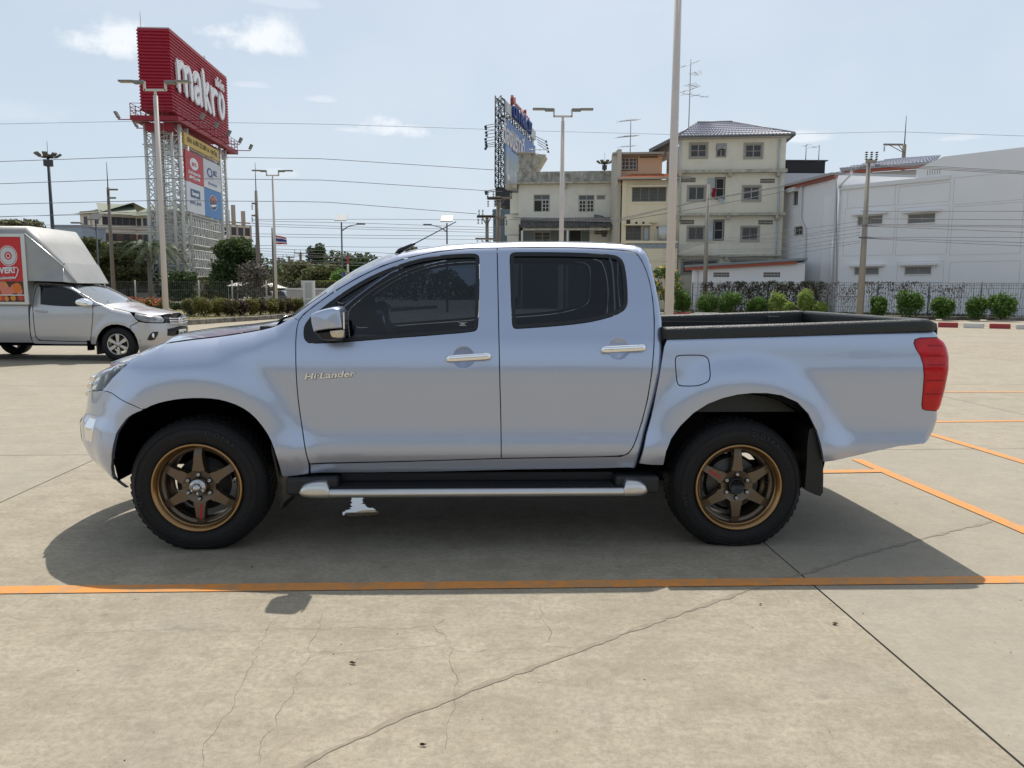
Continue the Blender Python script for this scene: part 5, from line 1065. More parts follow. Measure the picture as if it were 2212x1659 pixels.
white_new = mat('fresh_white_wall', (.79, .79, .80), rough=.85, noise=.4, nscale=.5, col2=(.73, .73, .745), bump=.05, bscale=8); white_sh = mat('white_wall_join', (.72, .72, .73), rough=.85); ledge_m = mat('ledge_stained', (.50, .47, .39), rough=.9, noise=1., nscale=2.5, col2=(.27, .25, .20)); teal_w = mat('teal_grey_wall', (.16, .19, .19), rough=.9); pipe_m = mat('pale_blue_pipe', (.40, .47, .50), rough=.5); pipe_w = mat('white_pipe', (.62, .62, .62), rough=.5); rust_red = mat('red_oxide_fascia', (.36, .10, .065), rough=.7)
tile_m = mat('glazed_roof_tile', (.33, .33, .38), rough=.32, noise=.6, nscale=5, col2=(.24, .24, .29), coat=.4); tile_dark = mat('old_corrugated_sheet', (.12, .118, .11), rough=.85, noise=1., nscale=4, col2=(.05, .05, .047)); tile_or = mat('orange_roof_tile', (.46, .16, .07), rough=.55, noise=.5, nscale=6, col2=(.36, .12, .06))
def zz(reg, w): return lambda *r: tuple(v for i in range(0, len(r), 2) for v in Z(reg, w, [(r[i], r[i + 1])])[0])
zA = zz((1900, 360, 2500, 810), 2212); zB = zz((2380, 560, 2780, 1010), 1475); zC = zz((2620, 460, 3160, 900), 2036); zD = zz((2620, 780, 3200, 1300), 1850); zE = zz((2900, 400, 4032, 1400), 1878); zM = zz((1700, 300, 3000, 1300), 2157); zS = zz((500, 50, 1000, 600), 1508); zT = zz((580, 480, 980, 1220), 897); zL = zz((0, 700, 1300, 1450), 2212); zK = zz((900, 850, 1500, 1300), 2212); zP = zz((1750, 650, 2100, 980), 1760); zO = zz((0, 0, 1000, 750), 2212)
# tile roof: rows of overlapping tiles over a sloping quad, built proud of each other
def tile_roof(name, m, parent, A, B, C_, D, nu, nv, amp=.05, lift=.05):
    """A, B eaves left/right; D, C ridge left/right (local space)"""
    A, B, C_, D = map(Vector, (A, B, C_, D)); n = (B - A).cross(D - A).normalized(); n = n if n.z > 0 else -n; b = MB()
    for j in range(nv):
        v0, v1 = j / nv, (j + 1) / nv + .004; rows = []
        for v, up_ in ((v0, lift), (v1, 0.)):
            l, r = A.lerp(D, v), B.lerp(C_, v); rows.append([l.lerp(r, i / (nu * 4)) + n * (up_ + amp * (.5 + .5 * math.cos(2 * math.pi * i / 4 + 0))) for i in range(nu * 4 + 1)])
        b.grid(rows, smooth=False); l, r = A.lerp(D, v0), B.lerp(C_, v0); b.grid([[l.lerp(r, i / (nu * 4)) for i in range(nu * 4 + 1)], rows[0]], smooth=False)
    o = b.build(name, m, parent, fix=False); o['kind'] = 'stuff'; return o
# --- cream four storey house
c = Bld('cream_house', 'cream four storey house with hipped grey tile roof right of the thick pole', 1467, 59.5, 1682, 58.6, 'building')
W_, Htop = c.L, c.lp(*zC(900, 322))[1]
hl_ = [c.rc(zC(372, 405, 607, 595)), c.rc(zC(760, 405, 895, 592)), c.rc(zC(1187, 410, 1425, 600)), c.rc(zC(343, 1038, 578, 1232)), c.rc(zC(745, 910, 868, 1215)), c.rc(zC(1158, 1038, 1395, 1235)), c.rc(zD(287, 365, 480, 523)), c.rc(zD(610, 280, 722, 524)), c.rc(zD(960, 368, 1160, 528)), c.rc(zD(215, 785, 648, 940)), c.rc(zD(828, 788, 1255, 940))]
c.wall(-.1, W_ + .1, 0, Htop, cream, hl_)
for i, h in enumerate(hl_):
    if i in (4, 7):
        c.window(h, n=1, gm=mat('open_doorway_dark', (.012, .014, .018), rough=.6), surround=.06, sm=mat('dark_door_frame', (.10, .09, .08), rough=.7), rows=2)
        x0, x1, z0, z1 = h; ww = (x1 - x0) * .78
        sh = MB(); sh.box(x0 - ww - .1, x0 - .1, -.10, -.06, z0, z1); o = sh.build('door_leaf', mat('blue_white_sheet', (.42, .47, .50), rough=.5), c.t); q = MB()
        for k in range(9): xx = x0 - ww - .1 + ww * k / 8; q.box(xx - .012, xx + .012, -.125, -.105, z0 + (z1 - z0) * .48, z1)
        q.build('door_slats', mat('slat_cream', (.5, .48, .42), rough=.7), o)
    else:
        c.window(h, n=3 if i > 8 else 2, bars=10 if i in (6, 8) else (30 if i > 8 else 0), surround=.13 if i != 1 else .04, rows=2 if i in (0, 1, 2) else 1)
b = MB(); x0, x1, z0, z1 = hl_[1]; b.add([(x0, -.05, z1), (x1, -.05, z1), (x1, -.22, z1 - .45), ((x0 + x1) / 2, -.26, z1 - .36), (x0, -.22, z1 - .48)], [(0, 1, 2, 3, 4)]); b.build('plastic_cover', mat('clouded_plastic', (.33, .33, .32), rough=.4), c.t)
for (ra, rb_) in ((zC(300, 803, 1700, 826)), None) and []: pass
for r, bx in ((zC(230, 805, 1690, 828), [(925, 828, 975, 890), (196, 828, 244, 882), (1640, 828, 1692, 890)]), (zC(215, 1440, 1665, 1466), [(900, 1466, 947, 1525), (160, 1466, 205, 1520), (1620, 1466, 1670, 1530)])):
    x0, x1, z0, z1 = c.rc(r); c.box('floor_ledge', ledge_m, -.25, W_ + .2, -.42, -.003, z0, z1 + .02)
    for q in bx: a = c.rc(zC(*q)); c.box('beam_end', ledge_m, a[0], a[1], -.38, -.004, a[2], a[3] - .003)
a = c.rc(zD(200, 712, 1385, 735)); c.box('floor_ledge', ledge_m, -.1, W_ + .1, -.42, -.003, a[2], a[3]); a = c.rc(zD(735, 735, 778, 780)); c.box('beam_end', ledge_m, a[0], a[1], -.36, -.004, a[2], a[3] - .003)
for r in (zC(230, 903, 447, 972), zC(1408, 917, 1622, 985), zD(188, 272, 360, 330), zD(1165, 275, 1348, 333)): c.vent(c.rc(r), 6, 2)
ez0 = c.lp(*zC(900, 322))[1]; ez1 = c.lp(*zC(900, 280), -.5)[1]
c.box('soffit', mat('soffit_grey', (.42, .41, .39), rough=.8), -.3, W_ + .3, -.45, .4, ez0 - .02, ez0 + .10); c.box('gutter', mat('dark_gutter', (.10, .105, .11), rough=.5), -.55, W_ + .62, -.62, -.46, ez0 + .04, ez1); 
for x_ in (-.55, W_ + .46): c.box('gutter', MATS['dark_gutter'], x_, x_ + .16, -.459, 8, ez0 + .04, ez1)
rz_ = c.lp(*zC(700, 95), 4.)[1]; rx0 = c.lp(*zC(470, 95), 4.)[0]; rx1 = c.lp(*zC(990, 105), 4.)[0]
tile_roof('roof', tile_m, c.t, (-.5, -.55, ez1), (W_ + .55, -.55, ez1), (rx1, 4., rz_), (rx0, 4., rz_), 32, 7, .06, .07)
tile_roof('roof', tile_m, c.t, (W_ + .55, -.55, ez1), (W_ + .55, 8.5, ez1), (rx1, 4., rz_), (rx1, 4., rz_), 24, 7, .05, .06); tile_roof('roof', tile_m, c.t, (-.5, 8.5, ez1), (-.5, -.55, ez1), (rx0, 4., rz_), (rx0, 4., rz_), 24, 7, .05, .06)
b = MB(); b.tube((rx0, 4, rz_ + .06), (rx1, 4, rz_ + .06), .12); b.tube((rx0, 4, rz_ + .06), (-.5, -.55, ez1 + .08), .10); b.tube((rx1, 4, rz_ + .06), (W_ + .55, -.55, ez1 + .08), .10); b.build('ridge_cap', mat('ridge_tile', (.24, .25, .27), rough=.5), c.t)
for pts in ([(228, 305), (212, 380), (205, 760), (222, 800), (212, 1560)], [(1708, 330), (1690, 500), (1680, 790), (1710, 790), (1712, 830), (1690, 1000), (1660, 1650)]):
    b = MB(); pz = [c.lp(*zC(*p), -.1) for p in pts]; b.path([(x, -.12, z) for x, z in pz] + ([(pz[-1][0], -.12, .3)] if pts[0][0] > 900 else []), .065, 8); b.build('downpipe', pipe_m, c.t)
a = c.rc(zC(690, 1060, 745, 1205), -.3); b = MB(); n_ = 8; rows = [[(a[0] + (a[1] - a[0]) * (j / 6) * (1 - .25 * abs(i / n_ - .3)) + .04 * math.sin(i), -.3 + .05 * math.sin(j * 2.2), a[3] + (a[2] - a[3]) * i / n_) for j in range(7)] for i in range(n_ + 1)]; b.grid(rows); tag(link('hanging_cloth', b.mesh('hanging_cloth'), mat('dark_red_cloth', (.30, .015, .03), rough=.9)), 'dark red shirt hanging at the open door of the cream house', 'clothing').matrix_world = c.t.matrix_world if False else Matrix.Translation((*c.a, 0)) @ Matrix.Rotation(math.atan2(c.d[1], c.d[0]), 4, 'Z')
a = c.rc(zC(780, 1205, 870, 1300), -.35); b = MB(); b.add([(a[0], -.1, a[3]), (a[1], -.12, a[3] - .05), (a[1] - .02, -.5, a[2] + .15), (a[1] - .1, -.5, a[2]), (a[0] + .2, -.45, (a[2] + a[3]) / 2)], [(0, 1, 2, 3, 4)]); tag(link('drying_cloth', b.mesh('drying_cloth'), mat('pale_blue_cloth', (.40, .46, .50), rough=.9)), 'pale blue cloth draped over the sill under the red shirt', 'cloth').matrix_world = Matrix.Translation((*c.a, 0)) @ Matrix.Rotation(math.atan2(c.d[1], c.d[0]), 4, 'Z')
# --- old white three storey house with the peeling parapet
w3 = Bld('old_white_house', 'old white house with peeling black-stained parapet, left of the yellow one', 1119, 66, 1318, 65, 'building')
L_ = w3.L; pt = w3.lp(*zA(1200, 1160))[1]; cz0 = w3.lp(*zA(1200, 1345))[1]; cz1 = w3.lp(*zA(1200, 1318))[1]
hh_ = [w3.rc(zM(666, 774, 770, 886)), w3.rc(zM(959, 777, 1061, 887)), w3.rc(zM(1078, 777, 1133, 806))]
zaw = w3.lp(*zM(800, 948))[1]
w3.wall(0, L_, zaw - .2, cz0, white_old, hh_); w3.wall(.3, L_ - 3.9 if False else w3.lp(*zM(1030, 1040))[0], 0, zaw - .25, teal_w, [w3.rc(zM(664, 1012, 768, 1090)), w3.rc(zM(893, 997, 975, 1100))], y=.9, depth=7); w3.wall(w3.lp(*zM(1030, 1040))[0] + .002, L_, 0, zaw - .25, white_old, (), y=.3, depth=8, name='wall')
for h in hh_[:2]:
    x0, x1, z0, z1 = h; zm_ = z0 + (z1 - z0) * .70; w3.window((x0, x1, zm_, z1), n=2, surround=0, gm=mat('blue_grey_transom', (.085, .11, .13), rough=.4)); 
    o = w3.window((x0, x1, z0, zm_), n=2, surround=0, gm=mat('room_dark', (.02, .021, .023), rough=.6))
    for k, (a, c_) in enumerate((((x0 + x1) / 2, x1), (x0, (x0 + x1) / 2)) if h is hh_[1] else (((x0 + x1) / 2, x1),)):
        q = MB(); u0, u1, v0, v1 = a + .03, c_ - .03, z0 + .03, zm_ - .03
        for kk in range(3): xx = u0 + (u1 - u0) * kk / 2; q.box(xx - .035 + .035 * (kk == 0) * 1 - .035 * (kk == 2), xx + .035 + .035 * (kk == 0) - .035 * (kk == 2), .0, .03, v0, v1)
        for kk in range(4): zz_ = v0 + (v1 - v0) * kk / 3; q.box(u0, u1, .001, .029, zz_ - .03, zz_ + .03)
        q.build('shutter', mat('shutter_white', (.50, .49, .46), rough=.7), o)
w3.window(hh_[2], n=1, surround=0, rows=4)
w3.window(w3.rc(zM(664, 1012, 768, 1090)), y=.9, n=2, surround=.05, rows=3); w3.window(w3.rc(zM(893, 997, 975, 1100)), y=.9, n=1, surround=0, gm=MATS['room_dark'])
w3.wall(-.1, L_ - .02, cz1, pt, parapet_m, (), y=-.02, depth=.25, name='parapet'); w3.wall(-.1, L_, cz1, pt - .6, parapet_m, (), y=8, depth=.25, name='parapet')
w3.box('cornice', ledge_m, -.25, L_ + .1, -.45, 8, cz0, cz1 - .003); a = w3.rc(zA(1175, 1345, 1215, 1410)); w3.box('beam_end', ledge_m, a[0], a[1], -.4, -.004, a[2], a[3]); a = w3.rc(zA(430, 1345, 510, 1415)); w3.box('beam_end', ledge_m, -1.1, -.1, -.4, .8, a[2], a[3])
tz = w3.lp(*zA(600, 915))[1]; ta = w3.lp(*zA(525, 1100))[0]; tb = w3.lp(*zA(722, 1100))[0]; w3.wall(ta - .0, tb, cz1 + .002, tz, parapet_m, (), y=-.06, depth=3.2, name='stair_tower')
b = MB(); b.prism([(-.1, tz + .0), (-.3, tz + .12), (-.1, tz + .16), (3.3, tz + .16), (3.3, tz)], 'x', ta - .15, tb + .2); b.build('tower_coping', ledge_m, w3.t)
b = MB(); b.add([(tb + .002, 0, tz - .02), (tb + 1.05, 0, tz - .02), (tb + .002, 0, tz - 1.7), (tb + .002, 2.4, tz - .02), (tb + 1.05, 2.4, tz - .02), (tb + .002, 2.4, tz - 1.7)], [(0, 1, 2), (5, 4, 3), (0, 3, 4, 1), (1, 4, 5, 2)]); b.build('tower_bracket', ledge_m, w3.t)
for k in range(5):   # stepped side piers on the left flank
    z0 = w3.lp(*zA(450, 1430))[1] - .2 - k * 1.75; w3.box('side_pier', white_old, -.75 - (k % 2) * .35 - k * .12, -.02, .3 + .2 * (k % 2), 3.5, z0 - 1.7, z0)
x0a, x1a = w3.lp(*zM(578, 985), -1.6)[0], w3.lp(*zM(1180, 985), -1.6)[0]; zlo = w3.lp(*zM(800, 988), -1.6)[1]
tile_roof('awning_roof', tile_dark, w3.t, (x0a, -1.6, zlo), (x1a, -1.6, zlo), (L_ + .2, -.02, zaw + .25), (.2, -.02, zaw + .25), 34, 2, .07, .05)
w3.box('awning_beam', ledge_m, x0a + .2, x1a - .2, -1.5, -1.35, zlo - .22, zlo - .05); w3.vent(w3.rc(zM(1062, 1010, 1148, 1034), .3), 5, 2, y=.3)
for px_ in (590, 888): xx = w3.lp(*zM(px_, 1030), -1.4)[0]; w3.box('porch_post', pipe_w, xx - .08, xx + .08, -1.48, -1.36, 0, zlo - .22)
b = MB(); p0 = w3.lp(*zM(1060, 925), -.8); p1 = w3.lp(*zM(1110, 930), -.8); p2 = w3.lp(*zM(1128, 935), -.8); b.path([(p0[0], -.8, p0[1]), (p1[0], -.8, p1[1]), (p2[0], -.8, p2[1]), (p2[0], -.8, p2[1] - 1.4)], [.28, .24, .2, .2], 10); b.build('exhaust_duct', mat('sooty_duct', (.16, .155, .15), rough=.5, metal=.4, noise=.8, nscale=2, col2=(.04, .04, .04)), w3.t)
b = MB(); b.tube((-1.6, 2.5, 0), (-1.6, 2.5, 9.5), .1); w3.wall(-2.7, -.8, 0, w3.lp(*zP(1250, 780))[1], mat('blue_grey_flank', (.13, .18, .22), rough=.8), (), y=3.6, depth=5, name='flank_wall')
# --- yellow house, peach top storey
y_ = Bld('yellow_house', 'pale yellow house with peach top floor and orange tile roof', 1340.5, 60.5, 1466, 60, 'building'); L_ = y_.L
ze = y_.lp(*zB(600, 548))[1]; hy = [y_.rc(zB(398, 655, 898, 862)), y_.rc(zB(303, 1212, 528, 1420)), y_.rc(zB(560, 1225, 645, 1428))]
y_.wall(0, L_ + .6, 0, ze, yellow_w, hy, depth=9)
o = y_.window(hy[0], n=4, bars=36, surround=.16, sm=yellow_w); y_.window(hy[1], n=2, bars=14, surround=.06, fm=mat('brown_frame', (.20, .13, .08), rough=.6)); y_.window(hy[2], n=1, surround=.05, gm=mat('pale_door', (.48, .50, .50), rough=.6))
for r in ((320, 1130, 375, 1185), (448, 1155, 478, 1187), (550, 1155, 580, 1187), (755, 1222, 787, 1255), (828, 1222, 860, 1255)): a = y_.rc(zB(*r)); y_.box('vent_hole', vent_m, a[0], a[1], -.02, -.004, a[2], a[3])
for r in ((282, 1192, 690, 1205), (660, 1157, 770, 1168), (375, 632, 920, 645)): a = y_.rc(zB(*r), -.3); y_.box('window_hood', yellow_w, a[0], a[1], -.45, -.004, a[2], a[3])
# left flank of the yellow house turns back from the corner
fl = MB(); zt_ = y_.lp(*zB(200, 610))[1]; y_.box('corner_pier', yellow_w, .0, .32, -.06, -.003, 0, ze - .01)
for zc_ in (y_.lp(*zB(230, 780))[1], y_.lp(*zB(230, 1330))[1]):
    b = MB(); b.box(-.06, -.02, 1.6, 2.7, zc_ - 1.0, zc_ + 1.0); o = b.build('side_window', mat('brown_shutter', (.16, .12, .085), rough=.7), y_.t); b = MB(); b.box(-.5, -.005, 1.4, 2.9, zc_ + 1.02, zc_ + 1.12); b.build('window_hood', yellow_w, o)
pz_ = y_.lp(*zB(600, 468), 2.2)[1]
tile_roof('lower_roof', tile_or, y_.t, (-.35, -.45, ze + .05), (L_ + .6, -.45, ze + .05), (L_ + .6, 2.2, pz_), (.9, 2.2, pz_), 30, 4, .06, .05); b = MB(); b.add([(-.35, -.45, ze + .05), (-.35, 5, ze + .05), (.9, 2.2, pz_)], [(0, 1, 2)]); b.build('lower_roof_side', mat('orange_sheet', (.42, .13, .06), rough=.6), y_.t); y_.box('gutter', mat('pale_gutter', (.36, .33, .28), rough=.6), -.45, L_ + .6, -.62, -.46, ze - .02, ze + .12)
ty0, ty1 = y_.lp(*zB(160, 300), 2.3)[0], y_.lp(*zB(838, 300), 2.3)[0]; tz1 = y_.lp(*zB(500, 192), 2.3)[1]; hw = y_.rc(zB(245, 222, 472, 400), 2.3)
y_.wall(ty0, ty1, ze - .5, tz1, orange_w, [hw], y=2.3, depth=6.5, name='upper_wall')
o = y_.window(hw, y=2.3, n=2, fw=.09, surround=.06, sm=mat('brown_trim', (.13, .08, .06), rough=.7), fm=mat('cream_frame', (.52, .46, .40), rough=.7)); b = MB(); x0, x1, z0, z1 = hw
for k in (0, 1):
    u0, u1 = x0 + (x1 - x0) * k / 2, x0 + (x1 - x0) * (k + 1) / 2; b.box((u0 + u1) / 2 - .03, (u0 + u1) / 2 + .03, 2.33, 2.359, z0, z1)
    for j in (1, 2): zz_ = z0 + (z1 - z0) * j / 3; b.box(u0 + .02, u1 - .02, 2.332, 2.3592, zz_ - .03, zz_ + .03)
b.build('muntins', MATS['cream_frame'], o); y_.vent(y_.rc(zB(510, 198, 775, 228), 2.3), 8, 1, y=2.3)
b = MB(); b.prism([(1.7, tz1 + .0), (1.7, tz1 + .16), (9.2, tz1 + 1.1), (9.2, tz1 + .9)], 'x', ty0 - .25, ty1 + .1); b.build('upper_roof', mat('metal_sheet_roof', (.42, .38, .33), rough=.5, metal=.3), y_.t); y_.box('upper_gutter', MATS['pale_gutter'], ty0 - .2, ty1 + .1, 1.5, 1.68, tz1 - .03, tz1 + .13)
fw_ = Bld('white_side_wall', 'narrow pale party wall between old white and yellow houses', 1316, 64.6, 1329, 61.8, 'wall'); fw_.wall(0, fw_.L, 0, fw_.lp(*zB(60, 235))[1], mat('party_wall', (.52, .49, .42), rough=.9, noise=.5, nscale=1.5, col2=(.42, .39, .33)), (), depth=.3)
# balcony of the yellow house
bz0, bz1 = y_.lp(*zB(600, 1545), -1.6)[1], y_.lp(*zB(600, 1432), -1.6)[1]; bx0, bx1 = y_.lp(*zB(300, 1500), -1.6)[0], y_.lp(*zB(1060, 1500), -1.6)[0]
y_.box('balcony_floor', yellow_w, bx0, bx1, -1.7, -.004, bz0 - .9, bz0); y_.box('balcony_rail', yellow_w, bx0, bx1, -1.75, -1.5, bz1 - .18, bz1); y_.box('balcony_wall', yellow_w, bx0, bx1, -1.66, -1.6, 0, bz0 - .9)
nb = 30
for k in range(nb):
    b = MB(); xx = bx0 + (bx1 - bx0) * (k + .5) / nb; b.lathe([(.05, bz0), (.075, bz0 + .25), (.04, bz0 + .5), (.06, bz1 - .19)], (xx, -1.62, 0), 'z', 8); b.build('baluster', mat('baluster_blue_grey', (.33, .37, .39), rough=.7), y_.t)
b = MB(); tx = y_.lp(*zB(865, 1340), -.9); b.lathe([(.001, bz0 + 1.75), (.4, bz0 + 1.7), (.5, bz0 + 1.55), (.5, bz0 + .2), (.001, bz0 + .2)], (tx[0], -.9, 0), 'z', 20); o = b.build('water_tank', mat('steel_tank', (.45, .45, .44), rough=.35, metal=.6)); tag(o, 'round steel water tank on the balcony of the yellow house', 'water tank'); o.matrix_world = Matrix.Translation((*y_.a, 0)) @ Matrix.Rotation(math.atan2(y_.d[1], y_.d[0]), 4, 'Z')
y_.window(y_.rc(zM(1436, 1182, 1530, 1270)), n=2, bars=12, surround=.05, sm=yellow_w) if False else None
# --- pink gable wall behind
pk = Bld('pink_house', 'pink gable wall with dark tiled verge behind the yellow house', 1425, 66, 1470, 65.6, 'building'); L_ = pk.L; za_, zb2_ = pk.lp(*zB(840, 130))[1], pk.lp(*zB(950, 25))[1]
b = MB(); b.prism([(.3, 0), (.3, za_ - .1), (L_ + .8, zb2_ + .3), (L_ + .8, 0)], 'y', 0, 7); b.build('wall', pink_w, pk.t); b = MB(); q0, q1 = pk.lp(*zB(650, 165)), pk.lp(*zB(960, -10)); b.add([(q0[0], -.5, q0[1]), (q1[0] + .4, -.5, q1[1] + .1), (q1[0] + .4, 7, q1[1] + .1), (q0[0], 7, q0[1]), (q0[0], -.5, q0[1] + .28), (q1[0] + .4, -.5, q1[1] + .38), (q1[0] + .4, 7, q1[1] + .38), (q0[0], 7, q0[1] + .28)], [(0, 1, 2, 3), (4, 5, 6, 7), (0, 1, 5, 4), (1, 2, 6, 5), (2, 3, 7, 6), (3, 0, 4, 7)]); b.build('roof', mat('grey_roof_tile', (.20, .20, .19), rough=.7, noise=.7, nscale=4), pk.t)
# --- white building, receding left wing
wl = Bld('white_wing', 'white building wing with red roof edge right of the cream house', 1684, 60, 1797, 53, 'building'); L_ = wl.L; zl, zr_ = wl.lp(*zE(290, 580))[1], wl.lp(*zE(590, 488))[1]; zt_ = (zl + zr_) / 2
hw2 = [wl.rc(zE(370, 583, 402, 675)), wl.rc(zE(380, 822, 431, 866))]
wl.wall(0, L_, 0, zt_, white_new, hw2, depth=10); wl.window(hw2[0], n=2, surround=.12, sm=white_sh, fw=.05); wl.window(hw2[1], n=2, surround=.04, rows=2, fw=.04)
a = wl.rc(zE(350, 572, 405, 584)); wl.box('window_hood', white_sh, a[0], a[1], -.35, -.004, a[2], a[3])
wl.box('red_fascia', rust_red, -.1, L_ + .05, -.25, -.004, zt_ - .22, zt_ + .0); wl.box('roof_edge', mat('roof_edge_grey', (.30, .31, .32), rough=.6), -.1, L_ + .05, -.45, 10, zt_ + .004, zt_ + .16)
b = MB(); b.path([(wl.lp(*zE(x, y))[0], -.16, wl.lp(*zE(x, y))[1]) for x, y in ((440, 520), (436, 620), (430, 755), (438, 790), (460, 832), (458, 1000), (450, 1195))], .07, 8); b.build('downpipe', pipe_w, wl.t)
wl.box('corner_pier', white_sh, L_ - .9, L_ + .02, -.10, -.003, 0, zt_ - .23)
ds = Bld('rooftop_shed', 'black rooftop shed between the cream house and the white wing', 1684, 66, 1769.5, 66, 'shed'); z0, z1 = ds.lp(*zE(400, 470))[1], ds.lp(*zE(400, 388))[1]; b = MB(); b.box(0, ds.L, 0, 5, z0, z1); b.build('shade_walls', mat('black_cladding', (.028, .028, .03), rough=.8), ds.t); b = MB(); b.box(-.2, ds.L + .2, -.1, 5.2, z1 + .003, z1 + .08); b.build('roof', mat('black_sheet', (.05, .05, .055), rough=.6), ds.t)
b = MB(); b.box(0, ds.L + 2.5, -.2, 5.5, 0, z0 - .003); b.build('storey_below', mat('bluish_white_wall', (.50, .52, .56), rough=.8), ds.t)
# --- big white building on the right
wr_ = Bld('white_hall', 'large plain white hall with long louvred windows at the right edge', 1808, 52, 2240, 43.2, 'building'); L_ = wr_.L
zpar = wr_.lp(*zE(900, 530))[1]; xt_ = wr_.lp(*zE(1172, 500))[0]; xt2 = wr_.lp(*zE(1345, 450))[0]; ztall = wr_.lp(*zE(1600, 330))[1]
hr = [wr_.rc(zE(792, 752, 952, 798)), wr_.rc(zE(1120, 738, 1296, 788)), wr_.rc(zE(770, 1086, 928, 1130)), wr_.rc(zE(1099, 1080, 1270, 1128))]
hr = [(a, b_, max(c_, 0), d_) for a, b_, c_, d_ in hr]
wr_.wall(0, L_ + 6, 0, zpar - .25, white_new, hr, depth=14)
for h in hr:
    o = wr_.window(h, n=2, fw=.06, surround=.06, sm=white_sh, gm=mat('louvre_back', (.10, .10, .09), rough=.8)); q = MB(); x0, x1, z0, z1 = h
    for k in range(4): zc_ = z0 + (z1 - z0) * (k + .5) / 4; q.add([(x0 + .05, .05, zc_ - .10), (x1 - .05, .05, zc_ - .10), (x1 - .05, .09, zc_ + .07), (x0 + .05, .09, zc_ + .07)], [(0, 1, 2, 3)])
    q.build('louvres', mat('louvre_glass', (.20, .20, .18), rough=.35), o, fix=False); wr_.box('window_hood', white_sh, x0 - .32, x1 + .34, -.30, -.004, z1 + .07, z1 + .2)
wr_.box('parapet_band', white_sh, -.1, wr_.lp(*zE(1398, 500))[0], -.12, 14, zpar - .247, zpar)
b = MB(); zs_ = wr_.lp(*zE(1172, 400))[1]; xe_ = wr_.lp(*zE(1398, 500))[0] + .004; b.prism([(xt_, zpar + .003), (xe_, zpar + .003), (xe_, zpar - .249), (L_ + 6, zpar - .249), (L_ + 6, ztall), (xt2, ztall), (xt_, ztall - .55)], 'y', .0, 14); b.build('upper_wall', white_new, wr_.t)
wr_.vent(wr_.rc(zE(1240, 445, 1335, 475)), 6, 1, y=.02, m=mat('pale_vent', (.42, .42, .42), rough=.9))
gm_ = mat('render_joint', (.47, .47, .475), rough=.9)
for r in ((728, 560, 1032, 672), (1062, 560, 1390, 650), (1422, 500, 1874, 638), (705, 700, 1020, 1000), (1048, 700, 1370, 995), (1405, 690, 1850, 990), (1392, 1050, 1842, 1190), (1050, 1050, 1345, 1180)):
    x0, x1, z0, z1 = wr_.rc(zE(*r)); b = MB(); g = .018
    for q in ((x0, x1, z0 - g, z0), (x0, x1, z1, z1 + g), (x0 - g, x0, z0, z1), (x1, x1 + g, z0, z1)): b.box(q[0], q[1], -.008, -.003, q[2], q[3])
    b.build('render_joint_frame', gm_, wr_.t, fix=False)
for xs_, top in ((632, 800), (662, 560)): 
    b = MB(); p = wr_.lp(*zE(668, top)); b.tube((-.35 + (.25 if xs_ == 662 else 0), -.1, 0), (-.35 + (.25 if xs_ == 662 else 0), -.1, p[1]), .07); b.build('downpipe', pipe_w, wr_.t)
b = MB(); b.path([(wr_.lp(*zE(x, y), -.2)[0], -.2, wr_.lp(*zE(x, y), -.2)[1]) for x, y in ((755, 450), (745, 480), (690, 535), (668, 560))], .08, 8); b.build('downpipe', pipe_w, wr_.t)
wr_.box('side_window', pane_m, -.5, -.02, 1.0, 2.2, 4.2, 5.2); wr_.wall(-1.6, -.004, 0, zpar - .5, white_sh, (), y=.8, depth=8, name='return_wall')
rb = Bld('tiled_back_house', 'small house with glazed tile roof and red fascia behind the white hall', 1822, 60, 1995, 57, 'building'); z0, z1 = rb.lp(*zE(900, 462))[1], rb.lp(*zE(900, 440))[1]
rb.wall(0, rb.L, 0, z0, mat('beige_wall', (.50, .47, .42), rough=.9), (), depth=8); rb.box('red_fascia', rust_red, -.5, rb.L, -.4, -.2, z0, z1); rb.box('gutter', MATS['roof_edge_grey'], -.55, rb.L, -.6, -.41, z1 - .02, z1 + .12)
rz2 = rb.lp(*zE(1000, 378), 3.5)[1]; tile_roof('roof', tile_m, rb.t, (-.6, -.5, z1 + .1), (rb.L + .3, -.5, z1 + .1), (rb.L + .3, 3.5, rz2), (2.6, 3.5, rz2), 26, 5, .06, .06); tile_roof('roof', tile_m, rb.t, (-.6, 7.5, z1 + .1), (-.6, -.5, z1 + .1), (2.6, 3.5, rz2), (2.6, 3.5, rz2), 20, 5, .05, .06)
# --- lean-to shed before the cream house
sh = Bld('lean_to_shed', 'low white lean-to with sloping red-edged roof before the cream house', 1499, 53.5, 1738, 51.5, 'shed'); L_ = sh.L; p0, p1 = sh.lp(*zD(335, 905)), sh.lp(*zD(1650, 828)); slope = (p1[1] - p0[1]) / (p1[0] - p0[0]); x0 = p0[0]
b = MB(); b.prism([(x0, 0), (L_, 0), (L_, p0[1] + slope * (L_ - x0)), (x0, p0[1])], 'y', 0, 4.5); b.build('wall', white_new, sh.t)
def slab_on(name, m, dz0, dz1, y0, y1, xa, xb_):
    b = MB(); f = lambda x: p0[1] + slope * (x - x0); b.prism([(xa, f(xa) + dz0), (xb_, f(xb_) + dz0), (xb_, f(xb_) + dz1), (xa, f(xa) + dz1)], 'y', y0, y1); b.build(name, m, sh.t)
slab_on('red_fascia', rust_red, .004, .20, -.28, -.02, x0 - .45, p1[0]); slab_on('roof', mat('blue_grey_sheet', (.22, .25, .26), rough=.6), .204, .36, -.35, 4.8, x0 - .5, L_ + .1)
for r in (zD(602, 932, 802, 993), zD(1230, 930, 1440, 995)): sh.vent(sh.rc(r), 6, 2)
